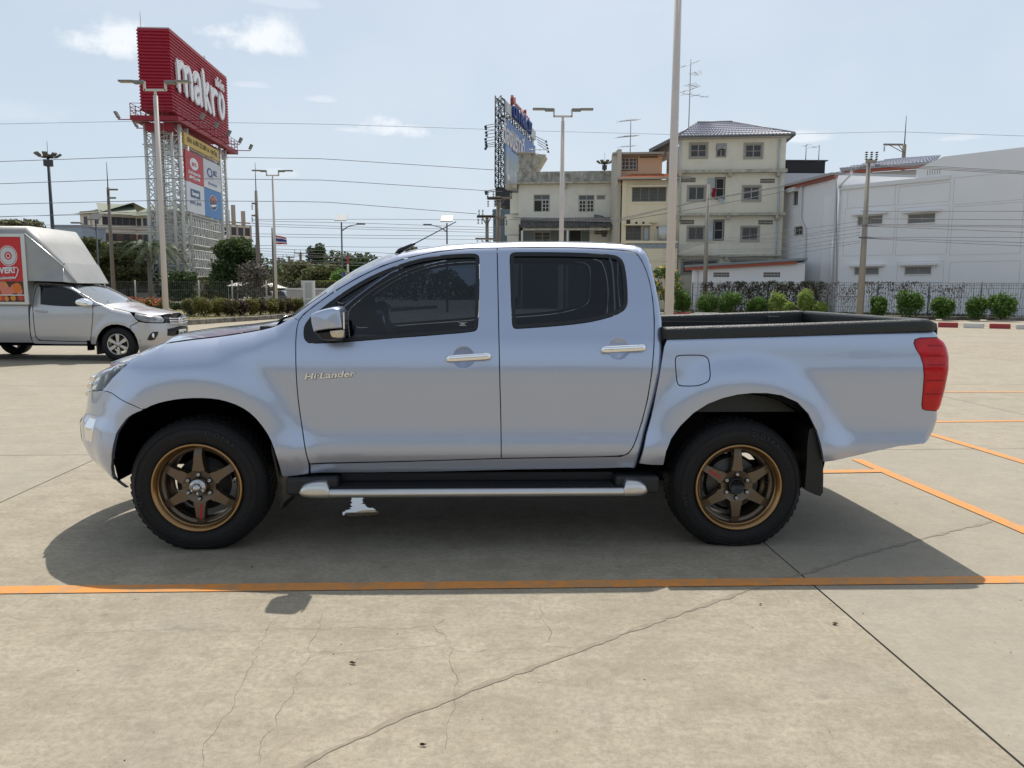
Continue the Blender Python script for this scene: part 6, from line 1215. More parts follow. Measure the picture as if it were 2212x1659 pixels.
b = MB(); b.tube((x0 + .35, -.1, 0), (x0 + .35, -.1, p0[1] - .05), .07); b.build('downpipe', pipe_w, sh.t)
# ---------------------------------------------------------------- tall red pylon sign
red_sheet = mat('red_corrugated_sheet', (.34, .012, .030), rough=.42, noise=.3, nscale=.6, col2=(.27, .01, .025)); red_steel = mat('red_steel', (.26, .010, .022), rough=.5); white_steel = mat('white_steel', (.60, .60, .57), rough=.5, noise=.3, nscale=1.5, col2=(.50, .49, .46)); sign_white = mat('sign_letter_white', (.74, .75, .78), rough=.4); trim_pink = mat('letter_inline', (.52, .30, .32), rough=.5)
YN, YF2 = 88., 107.8
s = Bld('pylon_sign', 'tall red corrugated store pylon sign on white lattice legs, large white letters', 389, YN, 505, YF2, 'pylon sign')
# local x runs along the long face away from the viewer, local -y is outward from it (to the right)
L_ = s.L; zt_ = s.lp(*zS(495, 192))[1]; zb_ = s.lp(*zS(538, 1170))[1]; Wd = 3.3
def zig(n): return [zb_ + (zt_ - zb_) * k / n for k in range(n + 1)]
zs_ = zig(25); b = MB()
for z0, z1 in zip(zs_, zs_[1:]):                # each fold leans out then steps back
    o_ = .13; h = z1 - z0
    P = [(0, 0), (L_, 0), (L_, Wd), (0, Wd)]; Q = [(-o_, -o_), (L_ + o_, -o_), (L_ + o_, Wd + o_), (-o_, Wd + o_)]
    lo, mid, up_ = [(x, y, z0) for x, y in P], [(x, y, z0 + h * .18) for x, y in Q], [(x, y, z1 - .01) for x, y in P]
    for A, B_ in ((lo, mid), (mid, up_)):
        b.add(A + B_, [(i, (i + 1) % 4, 4 + (i + 1) % 4, 4 + i) for i in range(4)])
b.add([(0, 0, zt_), (L_, 0, zt_), (L_, Wd, zt_), (0, Wd, zt_)], [(0, 1, 2, 3)]); b.add([(0, 0, zb_), (L_, 0, zb_), (L_, Wd, zb_), (0, Wd, zb_)], [(3, 2, 1, 0)]); b.build('sign_box', red_sheet, s.t, fix=False)
s.box('coping', mat('pale_coping', (.50, .42, .42), rough=.5), -.05, L_ + .05, -.06, .06, zt_ + .002, zt_ + .12); s.box('coping', MATS['pale_coping'], -.05, .06, .061, Wd, zt_ + .002, zt_ + .12)
b = MB(); b.tube((.1, Wd * .9, zt_), (.1, Wd * .9, zt_ + 1.9), .04); b.tube((L_ * .62, .3, zt_), (L_ * .62, .3, zt_ + .7), .12); b.build('lightning_rod', white_steel, s.t)
# letters: rounded white strokes standing off the face
def lx(x, y): a, z = s.lp(*zS(x, y), -.25); return (a, z)
LW = {'m': [[(600, 590), (612, 700), (622, 905)], [(618, 640), (650, 600), (690, 690), (700, 830), (708, 965)], [(700, 690), (735, 665), (762, 760), (770, 900), (775, 1010)]],
      'a': [[(802, 790), (818, 735), (845, 745), (862, 830), (872, 970), (884, 1085)], [(868, 930), (830, 900), (808, 960), (822, 1045), (850, 1060), (875, 1010)]],
      'k': [[(900, 705), (915, 860), (938, 1125)], [(962, 865), (932, 985)], [(936, 975), (960, 1060), (990, 1165)]],
      'r': [[(1002, 905), (1015, 1050), (1030, 1195)], [(1014, 985), (1035, 925), (1062, 955)]],
      'o': [[(1108, 972), (1136, 1000), (1152, 1110), (1146, 1230), (1122, 1245), (1100, 1130), (1096, 1015), (1108, 972)]]}
for ch, strokes in LW.items():
    root = None
    for layer, (rad, yy, m_) in enumerate(((.54, -.26, sign_white), (.45, -.275, trim_pink), (.39, -.29, sign_white))):
        b = MB()
        for st_ in strokes:
            pts = [lx(*p) for p in st_]; cur = []
            P_ = smooth_poly([np.array(p) for p in pts], 2, closed=False, keep=-.9)
            D = densify(P_, .12, False); n_ = len(D); tg_ = np.gradient(D, axis=0); tg_ /= np.hypot(*tg_.T)[:, None] + 1e-9; nn = np.c_[-tg_[:, 1], tg_[:, 0]]; hw_ = rad * (1.0 if ch != 'o' else .95)
            k = hw_; rows = [[(p[0] + q[0] * k * 1.0, yy, p[1] + q[1] * k * .8) for p, q in zip(D, nn)], [(p[0] - q[0] * k, yy, p[1] - q[1] * k * .8) for p, q in zip(D, nn)]]; b.grid(rows, smooth=False)
            for p in (D[0], D[-1]): b.add([(p[0] + k * math.cos(t), yy - .0005, p[1] + k * .8 * math.sin(t)) for t in np.linspace(0, 6.283, 18)[:-1]], [tuple(range(17))])
            if layer == 0: b.grid([[(x, y + .14, z) for x, y, z in rows[0]], rows[0]], smooth=False); b.grid([[(x, y + .14, z) for x, y, z in rows[1]], rows[1]], smooth=False)
        o = b.build('sign_letter' if layer == 0 else ('letter_inline' if layer == 1 else 'letter_face'), m_, root or s.t, fix=False)
        if layer == 0: root = o
c0_ = lx(1098, 862); th = place_text('thai_letters', 'แม็คโคร', 1.4, .05, sign_white, (c0_[0], -.27, c0_[1]), (1, 0, 0), (0, 0, 1), s.t, sx=.80, off=.03)
# catwalk, brackets, rails and floodlights
zc_ = s.lp(*zS(600, 1190), -1.9)[1] ; cz = zb_ - .65
b = MB(); b.box(-.95, L_ + .95, -.95, -.2, cz - .5, cz - .02); b.box(-.95, L_ + .95, Wd + .2, Wd + .9, cz - .5, cz - .02); b.box(-.95, -.2, -.2, Wd + .2, cz - .5, cz - .02); b.box(L_ + .2, L_ + .95, -.2, Wd + .2, cz - .5, cz - .02)
b.box(.2, L_ - .2, .2, Wd - .2, cz - 1.4, cz - .56); b.build('catwalk', red_steel, s.t)
b = MB(); rl = [(-.9, -.9), (L_ + .9, -.9), (L_ + .9, Wd + .85), (-.9, Wd + .85)]
for i in range(4):
    p, q = np.array(rl[i]), np.array(rl[(i + 1) % 4]); n_ = max(2, int(np.hypot(*(q - p)) / 1.3))
    for h in (.45, .85, 1.25): b.obox((*p, cz + h), (*q, cz + h), .05, .05)
    for k in range(n_): r_ = p + (q - p) * k / n_; r2 = p + (q - p) * (k + 1) / n_; b.obox((*r_, cz), (*r_, cz + 1.27), .06, .06); b.obox((*r_, cz + .05), (*r2, cz + .8), .03, .03)
b.build('catwalk_rail', red_steel, s.t)
for side in (0, 1):
    for k in range(5):
        x = .5 + k * (L_ - 1) / 4; y0_, y1_ = (-.95, -3.0) if side == 0 else (Wd + .9, Wd + 2.8); fl = bpy.data.objects.new('floodlight', None); COL.objects.link(fl); fl.parent = s.t; b = MB(); b.obox((x, y0_, cz - .2), (x, y1_, cz - .2), .09, .09); b.build('floodlight_arm', red_steel, fl); b = MB(); sg = 1 if side == 0 else -1; b.add([(x - .3, y1_, cz - .1), (x + .3, y1_, cz - .1), (x + .3, y1_ - sg * .35, cz + .55), (x - .3, y1_ - sg * .35, cz + .55), (x - .3, y1_ + sg * .2, cz + .0), (x + .3, y1_ + sg * .2, cz + .0), (x + .3, y1_ - sg * .1, cz + .65), (x - .3, y1_ - sg * .1, cz + .65)], [(0, 1, 2, 3), (7, 6, 5, 4), (0, 4, 5, 1), (1, 5, 6, 2), (2, 6, 7, 3), (3, 7, 4, 0)]); b.build('lamp_housing', mat('flood_grey', (.20, .20, .19), rough=.5), fl)
# legs
def lattice(b, c, w, d, z0, z1, r, step, br, sides=4):
    cs = [(c[0] - w / 2, c[1] - d / 2), (c[0] + w / 2, c[1] - d / 2), (c[0] + w / 2, c[1] + d / 2), (c[0] - w / 2, c[1] + d / 2)]
    for x, y in cs: b.tube((x, y, z0), (x, y, z1), r, n=8)
    n_ = max(1, int((z1 - z0) / step)); h = (z1 - z0) / n_
    for i in range(sides):
        p, q = cs[i], cs[(i + 1) % 4]
        for k in range(n_):
            za_, zb__ = z0 + k * h, z0 + (k + 1) * h; b.tube((*p, za_), (*q, za_), br, n=5, caps=False)
            if k % 2: p2, q2 = q, p
            else: p2, q2 = p, q
            b.tube((*p2, za_), (*q2, zb__), br, n=5, caps=False)
ztop = cz - .55; Wl = Wd + .6
for xc_, lab in ((2.0, 0), (L_ - 4.0, 1)):
    for yc_ in (.10, Wd - .35):
        b = MB(); lattice(b, (xc_, yc_), 2.2, .9, .6, ztop, .20, 1.15, .055); b.build('lattice_leg', white_steel, s.t)
    for xx in (xc_ - 1.1, xc_ + 1.1):
        b = MB()
        for k in range(24):
            z0 = .8 + k * (ztop - 1) / 24; z1 = z0 + (ztop - 1) / 24; b.tube((xx, .4, z0), (xx, Wd - .7, z0), .06, n=5, caps=False); b.tube((xx, .4 if k % 2 else Wd - .7, z0), (xx, Wd - .7 if k % 2 else .4, z1), .06, n=5, caps=False)
        b.build('leg_bracing', white_steel, s.t)
    b = MB(); b.box(xc_ - 2.2, xc_ + 2.2, -.9, Wd + 1.6, -.02, .85); b.build('plinth', mat('plinth_concrete', (.42, .40, .35), rough=.9, noise=.6, nscale=2, col2=(.30, .28, .25)), s.t)
lad = MB(); lc = (.55, 1.3)
for x in (lc[0] - .25, lc[0] + .25): lad.tube((x, lc[1] + .5, 3.2), (x, lc[1] + .5, ztop), .035, n=5)
for k in range(60): z = 3.2 + k * (ztop - 3.2) / 60; lad.tube((lc[0] - .25, lc[1] + .5, z), (lc[0] + .25, lc[1] + .5, z), .02, n=4)
for k in range(16):
    z = 4.5 + k * (ztop - 4.5) / 16; lad.path([(lc[0] + .5 * math.cos(a), lc[1] + .1 + .5 * math.sin(a), z) for a in np.linspace(-math.pi, 0, 8)], .03, 4)
for a in np.linspace(-math.pi, 0, 6): lad.tube((lc[0] + .5 * math.cos(a), lc[1] + .1 + .5 * math.sin(a), 4.5), (lc[0] + .5 * math.cos(a), lc[1] + .1 + .5 * math.sin(a), ztop), .022, n=4)
lad.build('caged_ladder', white_steel, s.t)
# lower boards on the long face
def tz_(x, y, off=-.55): return s.lp(*zT(x, y), off)
yb0, yb1 = tz_(325, 95), tz_(330, 198); yc0, yc1 = tz_(630, 250), tz_(630, 345); x0, x1 = yb0[0], yc0[0]
ztop_, zbot_ = (yb0[1] + yc0[1]) / 2, (yb1[1] + yc1[1]) / 2
def board(name, m, xa, xb_, z0, z1, y=-.55, th=.22): b = MB(); b.box(xa, xb_, y, y + th, z0, z1); return b.build(name, m, s.t)
o = board('hours_board', mat('yellow_board', (.62, .42, .09), rough=.5), x0, x1, zbot_, ztop_); xm = (x0 + x1) / 2; zm_ = (zbot_ + ztop_) / 2
place_text('hours_text', 'เปิด 6.00-22.00 น. ทุกวัน', (ztop_ - zbot_) * .62, .01, mat('sign_black', (.04, .035, .03), rough=.6), (xm, -.57, zm_ + .05), (1, 0, 0), (0, 0, 1), s.t, sx=(x1 - x0) / 11.4 / ((ztop_ - zbot_) * .62) * 1.02)
a0_, a1_ = tz_(333, 242), tz_(343, 512); am, al = tz_(490, 318), tz_(503, 572); r0_, r1_ = tz_(642, 390), tz_(645, 632)
zt1 = (a0_[1] + am[1] + r0_[1]) / 3; zm1 = (a1_[1] + al[1] + r1_[1]) / 3; zb1_ = (tz_(358, 785)[1] + tz_(512, 828)[1] + tz_(648, 866)[1]) / 3; xm = (am[0] + al[0]) / 2; x1b = r0_[0]
sg_red = mat('board_red', (.50, .040, .050), rough=.5); sg_w = mat('board_white', (.60, .62, .66), rough=.5); sg_b = mat('board_blue', (.060, .20, .45), rough=.5); navy = mat('sign_navy', (.03, .06, .20), rough=.5); orange_ = mat('sign_orange', (.60, .17, .05), rough=.5)
g = .04; board('advert_panel', sg_red, x0, xm - g, zm1 + g, zt1); board('advert_panel', sg_w, xm + g, x1b, zm1 + g, zt1); board('advert_panel', sg_w, x0, xm - g, zb1_, zm1 - g); board('advert_panel', sg_b, xm + g, x1b, zb1_, zm1 - g)
wq, hq = xm - x0, zt1 - zm1
def disc(name, m, cx_, cz_, rx, rz, y): b = MB(); b.add([(cx_ + rx * math.cos(t), y, cz_ + rz * math.sin(t)) for t in np.linspace(0, 6.283, 33)[:-1]], [tuple(range(31, -1, -1))]); return b.build(name, m, s.t, fix=False)
cxa = x0 + wq * .47; disc('logo_disc', sign_white, cxa, zt1 - hq * .36, wq * .23, hq * .20, -.556); place_text('logo_text', 'aro', hq * .26, .004, sg_red, (cxa, -.565, zt1 - hq * .36), (1, 0, 0), (0, 0, 1), s.t, sx=1.25, off=.02)
for k, tx_ in enumerate(('สินค้าคุณภาพ', 'เพื่อมืออาชีพ')): place_text('slogan_text', tx_, hq * .14, .004, sign_white, (cxa, -.56, zt1 - hq * (.68 + .16 * k)), (1, 0, 0), (0, 0, 1), s.t, sx=1.5, off=.015)
cxb = xm + (x1b - xm) * .5; disc('logo_disc', navy, cxb - wq * .16, zt1 - hq * .42, wq * .17, hq * .17, -.556); disc('logo_disc', sg_w, cxb - wq * .16, zt1 - hq * .42, wq * .10, hq * .11, -.560); place_text('logo_text', 'BIZ', hq * .24, .004, navy, (cxb + wq * .17, -.56, zt1 - hq * .38), (1, 0, 0), (0, 0, 1), s.t, sx=1.2, off=.03)
b = MB(); b.add([(cxb - .1, -.565, zt1 - hq * .48), (cxb + .15, -.565, zt1 - hq * .45), (cxb + .0, -.565, zt1 - hq * .66), (cxb - .15, -.565, zt1 - hq * .62)], [(0, 1, 2, 3)]); b.build('logo_tick', sg_red, s.t, fix=False); place_text('slogan_text', 'คู่คิดธุรกิจคุณ', hq * .12, .004, navy, (cxb, -.56, zt1 - hq * .80), (1, 0, 0), (0, 0, 1), s.t, sx=1.5)
cz2 = zm1 - hq * .36; b = MB(); b.box(cxa - wq * .27, cxa + wq * .27, -.562, -.553, cz2 - hq * .14, cz2 + hq * .14); b.build('logo_plate', mat('savepak_blue', (.035, .09, .20), rough=.5), s.t); place_text('logo_text', 'Savepak', hq * .19, .004, sign_white, (cxa, -.57, cz2), (1, 0, 0), (0, 0, 1), s.t, sx=1.1, off=.02); place_text('slogan_text', 'ซุปเปอร์...คุ้มกว่า', hq * .15, .004, navy, (cxa, -.56, cz2 - hq * .30), (1, 0, 0), (0, 0, 1), s.t, sx=1.15, off=.01)
disc('logo_disc', sign_white, cxb, zm1 - hq * .46, wq * .25, hq * .27, -.556); disc('logo_disc', mat('logo_dark', (.03, .05, .12), rough=.5), cxb, zm1 - hq * .46, wq * .235, hq * .255, -.559); place_text('logo_text', 'M&K', hq * .26, .004, orange_, (cxb, -.57, zm1 - hq * .36), (1, .0, .1), (0, 0, 1), s.t, sx=.95, off=.05)
b = MB(); b.add([(cxb - wq * .18, -.564, zm1 - hq * .56), (cxb + wq * .2, -.564, zm1 - hq * .48), (cxb + wq * .16, -.564, zm1 - hq * .56), (cxb - wq * .12, -.564, zm1 - hq * .63)], [(0, 1, 2, 3)]); b.build('logo_fish', sign_white, s.t, fix=False)
b = MB(); b.box(x0 + .1, x1b - .1, -.3, Wd + .8, zb1_ - .25, zb1_ - .02)
b.build('board_underside', white_steel, s.t); b = MB(); b.obox((x0, -.3, zbot_ - .1), (x1b, -.3, zbot_ - .1), .1, .1)
for k in range(12): b.obox((x0 + k * (x1b - x0) / 12, -.3, zbot_ - .1), (x0 + k * (x1b - x0) / 12, Wd + .8, zbot_ - .1), .08, .12)
b.build('board_frame', white_steel, s.t)
for (ta_, tb__, tc_, td_) in ((tz_(362, 838, -.4), tz_(372, 1080, -.4), tz_(645, 905, -.4), tz_(650, 1120, -.4)), (tz_(375, 1125, -.4), tz_(385, 1365, -.4), tz_(655, 1168, -.4), tz_(660, 1372, -.4))):
    z1, z0 = (ta_[1] + tc_[1]) / 2, (tb__[1] + td_[1]) / 2; xa, xb_ = ta_[0], tc_[0]
    for yy in (-.4, Wd + .9):
        b = MB(); n_ = 14
        for zz_ in (z0, z0 + (z1 - z0) / 3, z0 + (z1 - z0) * 2 / 3, z1): b.tube((xa, yy, zz_), (xb_, yy, zz_), .075, n=5)
        for k in range(n_ + 1):
            x = xa + (xb_ - xa) * k / n_; b.tube((x, yy, z0), (x, yy, z1), .05, n=5)
            if k < n_:
                for j in range(3): za_, zb__ = z0 + (z1 - z0) * j / 3, z0 + (z1 - z0) * (j + 1) / 3; x2 = xa + (xb_ - xa) * (k + 1) / n_; b.tube((x, yy, za_ if k < n_ / 2 else zb__), (x2, yy, zb__ if k < n_ / 2 else za_), .045, n=5, caps=False)
        b.build('lattice_panel', white_steel, s.t)
    b = MB(); b.box(xa, xb_, -.35, Wd + .85, z0 - .12, z0 - .03); b.build('panel_floor', white_steel, s.t)
# ---------------------------------------------------------------- billboard beyond the old white house
bb = Bld('billboard', 'dark lattice billboard with white name boards and blue poster, above the old house', 1088, 75, 1150, 89, 'billboard'); L_ = bb.L; dk = mat('dark_steel', (.035, .04, .045), rough=.6); A2 = lambda x, y, off=0.: bb.lp(*zA(x, y), off)
zt_ = A2(310, 140)[1]; zb_ = A2(305, 1350)[1]; zw0 = A2(310, 290)[1]; zp = A2(305, 388)[1]
b = MB()
for xx in np.linspace(0, L_, 5): lattice(b, (xx, .42), 1.0 if xx > 0 else 1.4, .55, zb_ - .3, zt_ + .4, .06, .55, .035)
b.build('lattice_frame', dk, bb.t)
b = MB(); 
for zz_ in (zt_ + .3, zw0 - .3, (zw0 + zp) / 2): b.obox((0, .2, zz_), (L_, .2, zz_), .12, .12); b.obox((0, .72, zz_), (L_, .72, zz_), .1, .1)
b.tube((L_ * .2, -.2, 0), (L_ * .2, -.2, zb_), .75, n=16); b.box(-.4, L_ * .6, -.9, .75, zb_ - 2.0, zb_ - .3); b.build('column', dk, bb.t)
pa_ = mat('name_board', (.52, .55, .57), rough=.6); bb.box('name_board', pa_, 0, L_, -.25, -.05, zw0, zt_ - .0); bb.box('upper_name_board', pa_, A2(425, 125)[0], A2(635, 345)[0], .0, .15, zt_ - .2, A2(425, 125)[1] + .2)
zmid = (zw0 + zt_) / 2; place_text('name_letters', 'CITY PARK 777', 1.7, .12, mat('letter_blue', (.02, .05, .22), rough=.5), (A2(525, 450)[0], -.4, zmid), (1, 0, 0), (0, 0, 1), bb.t, sx=.80, off=.04)
place_text('name_letters', 'Narawadee', 1.9, .12, mat('letter_red', (.30, .03, .015), rough=.5), ((A2(425, 125)[0] + A2(635, 345)[0]) / 2, -.13, (zt_ - .2 + A2(425, 125)[1] + .2) / 2), (1, 0, 0), (0, 0, 1), bb.t, sx=.95, off=.04)
def poster():
    m = bpy.data.materials.new('poster_print'); m.use_nodes = True; t = m.node_tree; p = t.nodes['Principled BSDF']; p.inputs['Roughness'].default_value = .6
    tcn = t.nodes.new('ShaderNodeTexCoord'); se = t.nodes.new('ShaderNodeSeparateXYZ'); t.links.new(tcn.outputs['Generated'], se.inputs[0]); cr = t.nodes.new('ShaderNodeValToRGB'); n = t.nodes.new('ShaderNodeTexNoise'); n.inputs['Scale'].default_value = 4; n.inputs['Detail'].default_value = 6; t.links.new(tcn.outputs['Generated'], n.inputs[0])
    ad = t.nodes.new('ShaderNodeMath'); ad.operation = 'MULTIPLY_ADD'; t.links.new(n.outputs[0], ad.inputs[0]); ad.inputs[1].default_value = .5; t.links.new(se.outputs[2], ad.inputs[2]); t.links.new(ad.outputs[0], cr.inputs[0]); e = cr.color_ramp.elements
    e[0].position = .25; e[0].color = (.30, .32, .34, 1); e[1].position = 1.05; e[1].color = (.13, .22, .45, 1)
    for ps, c in ((.5, (.42, .46, .48, 1)), (.62, (.30, .36, .38, 1)), (.85, (.24, .34, .55, 1))): q = cr.color_ramp.elements.new(ps); q.color = c
    t.links.new(cr.outputs[0], p.inputs['Base Color']); return m
b = MB(); b.box(0, L_, -.22, -.02, zb_, zp); b.build('poster', poster(), bb.t); b = MB()
for k in range(1, 9): b.box(L_ * k / 9 - .02, L_ * k / 9 + .02, -.235, -.221, zb_, zp)
b.build('poster_seams', mat('seam_grey', (.25, .28, .32), rough=.8), bb.t)
place_text('poster_text', 'ต้องนราวดี', 2.5, .02, mat('poster_white', (.62, .6, .6), rough=.6), (A2(425, 730)[0], -.26, A2(425, 735)[1]), (1, 0, 0), (0, 0, 1), bb.t, sx=.9, off=.06); place_text('poster_text', 'CITY PARK', .7, .02, MATS['poster_white'], (A2(430, 640)[0], -.26, A2(420, 635)[1]), (1, 0, 0), (0, 0, 1), bb.t)
a = bb.rc(zA(350, 790, 500, 850)); bb.box('poster_band', mat('poster_maroon', (.24, .10, .12), rough=.6), a[0], a[1], -.25, -.236, a[2], a[3]); a = bb.rc(zA(392, 850, 475, 930)); bb.box('poster_band', mat('poster_navy', (.06, .09, .18), rough=.6), a[0], a[1], -.25, -.236, a[2], a[3]); a = bb.rc(zA(318, 1190, 362, 1300)); bb.box('poster_band', MATS['poster_white'], a[0], a[1], -.25, -.236, a[2], a[3])
for k, yy in enumerate((405, 440, 495, 540, 595, 640, 680, 705, 735, 1385, 1410)):
    z = A2(240, yy)[1]; fl = bpy.data.objects.new('spot_arm', None); COL.objects.link(fl); fl.parent = bb.t; b = MB(); yv = .75; x0 = -.3; b.tube((x0, yv, z), (x0, yv + .95 - .03 * (k % 4), z - .12), .028, n=5); b.build('arm', dk, fl); b = MB(); b.lathe([(.001, -.10), (.11, -.08), (.13, .1), (.001, .14)], (x0, yv + .98 - .03 * (k % 4), z - .25), 'z', 8); b.build('spot_lamp', dk, fl)
for k in range(4):
    z = A2(700, 620 + 40 * k)[1]; b = MB(); b.tube((L_ - .2, -.3 - k * .1, z), (L_ + 2.4 + k * .5, -1.0, z - .1), .035, n=5); b.lathe([(.001, -.12), (.15, -.1), (.001, .2)], (L_ + 2.4 + k * .5, -1.0, z - .1), 'z', 8); b.build('spot_arm', dk, bb.t)
# ---------------------------------------------------------------- electric poles and wires
conc_p = mat('concrete_pole', (.32, .295, .25), rough=.9, noise=.5, nscale=4, col2=(.24, .22, .19)); conc_d = mat('old_concrete_pole', (.20, .17, .145), rough=.9); insul = mat('insulator_brown', (.045, .035, .032), rough=.35); wire_m = mat('wire_dark', (.10, .10, .125), rough=.6)
def epole(lab, xb_, Y, xt, ytop, w0, w1, arms=(), m=None, mast=0.):
    B0 = at(xb_, 650, Y); Tp = at(xt, ytop, Y); t = thing('electric_pole', lab, 'electric pole', (B0[0], Y, 0)); b = MB(); dx = 0. ; zt = Tp[2]; b.tube((0, 0, -.02), (Tp[0] - B0[0] if abs(Tp[0] - B0[0]) > .9 else 0, 0, zt), w0, w1 * 2 * .5, n=4, h=None); b.build('pole', m or conc_p, t); xo = Tp[0] - B0[0] if abs(Tp[0] - B0[0]) > .9 else 0
    if mast: b = MB(); b.tube((xo, 0, zt), (xo, 0, zt + mast), .05, .02, n=5); b.build('mast', insul, t)
    for (y, xa, xc_, ins, dz) in arms:
        z = at(xt, y, Y)[2]; a0 = at(xa, y, Y)[0] - B0[0]; a1 = at(xc_, y, Y)[0] - B0[0]; b = MB(); b.obox((a0, -.15, z), (a1, -.15, z), .14, .14); 
        if a1 - a0 > 1.2: b.obox((a0 + (a1 - a0) * .25, -.15, z), (xo, -.15, z - .7), .05, .05); b.obox((a1 - (a1 - a0) * .25, -.15, z), (xo, -.15, z - .7), .05, .05)
        b.build('crossarm', m or conc_p, t)
        for f in ins:
            b = MB(); xx = a0 + (a1 - a0) * f
            for k in range(4): b.lathe([(.02, k * .11), (.09, k * .11 + .03), (.02, k * .11 + .08)], (xx, -.15, z + (.08 if dz > 0 else -.55)), 'z', 7)
            b.build('insulator', insul, t)
    return t
epole('tall concrete electric pole with insulators before the white hall', 1858.8, 40, 1878, 343, .20, .10, [(350, 1868, 1890, (0, .5, 1), 1)])
epole('slim concrete electric pole before the cream house', 1521.6, 51, 1524, 399, .16, .10, [])
epole('far electric pole with a slanted arm behind the glazed tile roof', 1912, 62, 1918, 300, .25, .16, [(300, 1908, 1944, (.05,), -1)], conc_d, 2.2) if False else epole('far electric pole rising behind the glazed tile roof', 1932, 66, 1933, 312, .24, .17, [(313, 1907, 1948, (.05,), -1)], conc_d, 2.3)
epole('brown electric pole with one long crossarm at the billboard foot', 1076, 56, 1078, 424, .20, .15, [(428, 1052, 1106, (.03, .26, .97), 1), (430, 1053, 1085, (.05, .5), -1), (470, 1070, 1094, (.5, .75, 1), -1)], conc_d)
epole('shorter electric pole with two crossarms left of the billboard foot', 1052, 62, 1051, 465, .17, .13, [(469, 1030, 1071, (.08, .28, .95), -1), (467, 1031, 1071, (.1, .3, .85), 1), (516, 1027, 1072, (.1, .35, .9), -1)], conc_d)
epole('electric pole with hanging insulator string before the apartment block', 247, 70, 247, 405, .22, .13, [(410, 234, 256, (.02,), -1), (428, 234, 252, (.02,), -1)], conc_d, 2.2)
epole('leaning-looking tall electric pole between the pylon and the flag', 561, 72, 549, 412, .26, .13, [(440, 545, 556, (.05,), -1), (466, 545, 556, (.05,), -1)], conc_d, 2.5)
epole('distant small electric pole left of the casuarina tree', 652, 120, 650, 545, .25, .2, [(547, 636, 664, (.05, .5, .95), 1)], conc_d); epole('distant electric pole right beside the flag pole', 605, 125, 604, 556, .25, .2, [(558, 596, 613, (.05, .95), 1)], conc_d); epole('distant electric pole between flag and casuarina', 627, 128, 627, 553, .25, .2, [(556, 619, 637, (.05, .95), 1)], conc_d)
def wire(pts, Y0, Y1, r=.012, sag=0., n=20):
    """pts: pixel knots left to right, the wire runs from depth Y0 to Y1"""
    b = MB(); xs = [p[0] for p in pts]; out = []
    for i in range(n + 1):
        f = i / n; x = xs[0] + (xs[-1] - xs[0]) * f; y = np.interp(x, xs, [p[1] for p in pts]) + 4 * sag * f * (1 - f); out.append(at(x, y, Y0 + (Y1 - Y0) * f))
    b.path(out, r, 4); return b.build('overhead_wire', wire_m)
def wires(lab, grp, rows, Y0, Y1, r=.012):
    for i_, w in enumerate(rows): tag(wire(w[0], w[2] if len(w) > 2 else Y0, w[3] if len(w) > 3 else Y1, r if len(w) < 5 else w[4], w[1]), (['topmost', 'second', 'third', 'fourth', 'fifth', 'sixth', 'seventh', 'eighth', 'ninth', 'tenth', 'eleventh', 'twelfth', 'thirteenth', 'fourteenth', 'fifteenth'][i_] + (' from the top, ' if i_ else ', ') + lab), 'wire', grp)
wires('thick high-voltage wire across the sky behind the pylon', 'high-voltage wires across the sky', [([(-30, 350), (340, 337), (700, 343), (1082, 368)], 0), ([(-30, 398), (340, 385), (700, 389), (1085, 414)], 0), ([(-30, 442), (340, 433), (700, 436), (1030, 462)], 0)], 58, 58, .021)
for p_, l_ in (([(-30, 268.5), (290, 262), (700, 268), (1200, 284), (1470, 291)], 'faint thin wire across the open sky from the left edge to the thick pole'), ([(1690, 290), (1935, 284.5), (2250, 295)], 'faint thin wire across the sky at the upper right over the hall'), ([(-30, 470), (179, 462), (345, 458)], 'faint wire just above the apartment roof on the left')): tag(wire(p_, 66, 66, .014), l_, 'wire')
wires('mid-height service wire spanning between pylon sign and billboard', 'service wires left of the billboard', [([(545, y0), (800, (y0 + y1) / 2 + s_), (1078, y1)], 0) for y0, y1, s_ in ((474, 475, -1), (477, 492, -2), (483, 497, 1), (488, 503, 0), (505, 510, 1), (511, 518, 0), (530, 532, 3), (536, 560, -3), (541, 566, 0), (547, 565, 2), (552, 572, -3), (558, 577, 0), (563, 570, 3), (569, 580, 0))], 60, 60, .016)
wires('wire crossing before the apartment block on the left', 'wires before the apartment block', [([(-30, 468), (247, 463), (345, 462)], 0), ([(100, 486), (345, 488)], 0), ([(100, 492), (345, 491)], 0), ([(180, 501), (345, 503)], 0), ([(484, 478), (550, 482)], 0), ([(484, 484), (550, 488)], 0)], 60, 60, .016)
wires('dark cable sagging before the yellow and cream houses', 'cables before the house fronts', [([(1108, 469), (1330, 474), (1524, 430), (1700, 400), (1872, 356)], 0, 56, 40), ([(1108, 471), (1330, 477), (1524, 432), (1700, 402), (1874, 358)], 0, 56, 40), ([(1100, 474), (1330, 479), (1524, 447), (1700, 412), (1872, 360)], 0, 56, 40)], 56, 40, .018)
wires('thin cable crossing low in front of the houses', 'low cables before the houses', [([(1432, y0), (1522, y1), (1700, y2), (1858, y3)], 0, 52, 39.8, .011) for y0, y1, y2, y3 in ((536, 520, 500, 478), (541, 522, 512, 487), (546, 524, 516, 493), (551, 526, 523, 502), (558, 540, 536, 508), (566, 545, 540, 520), (573, 556, 551, 524))], 52, 40)
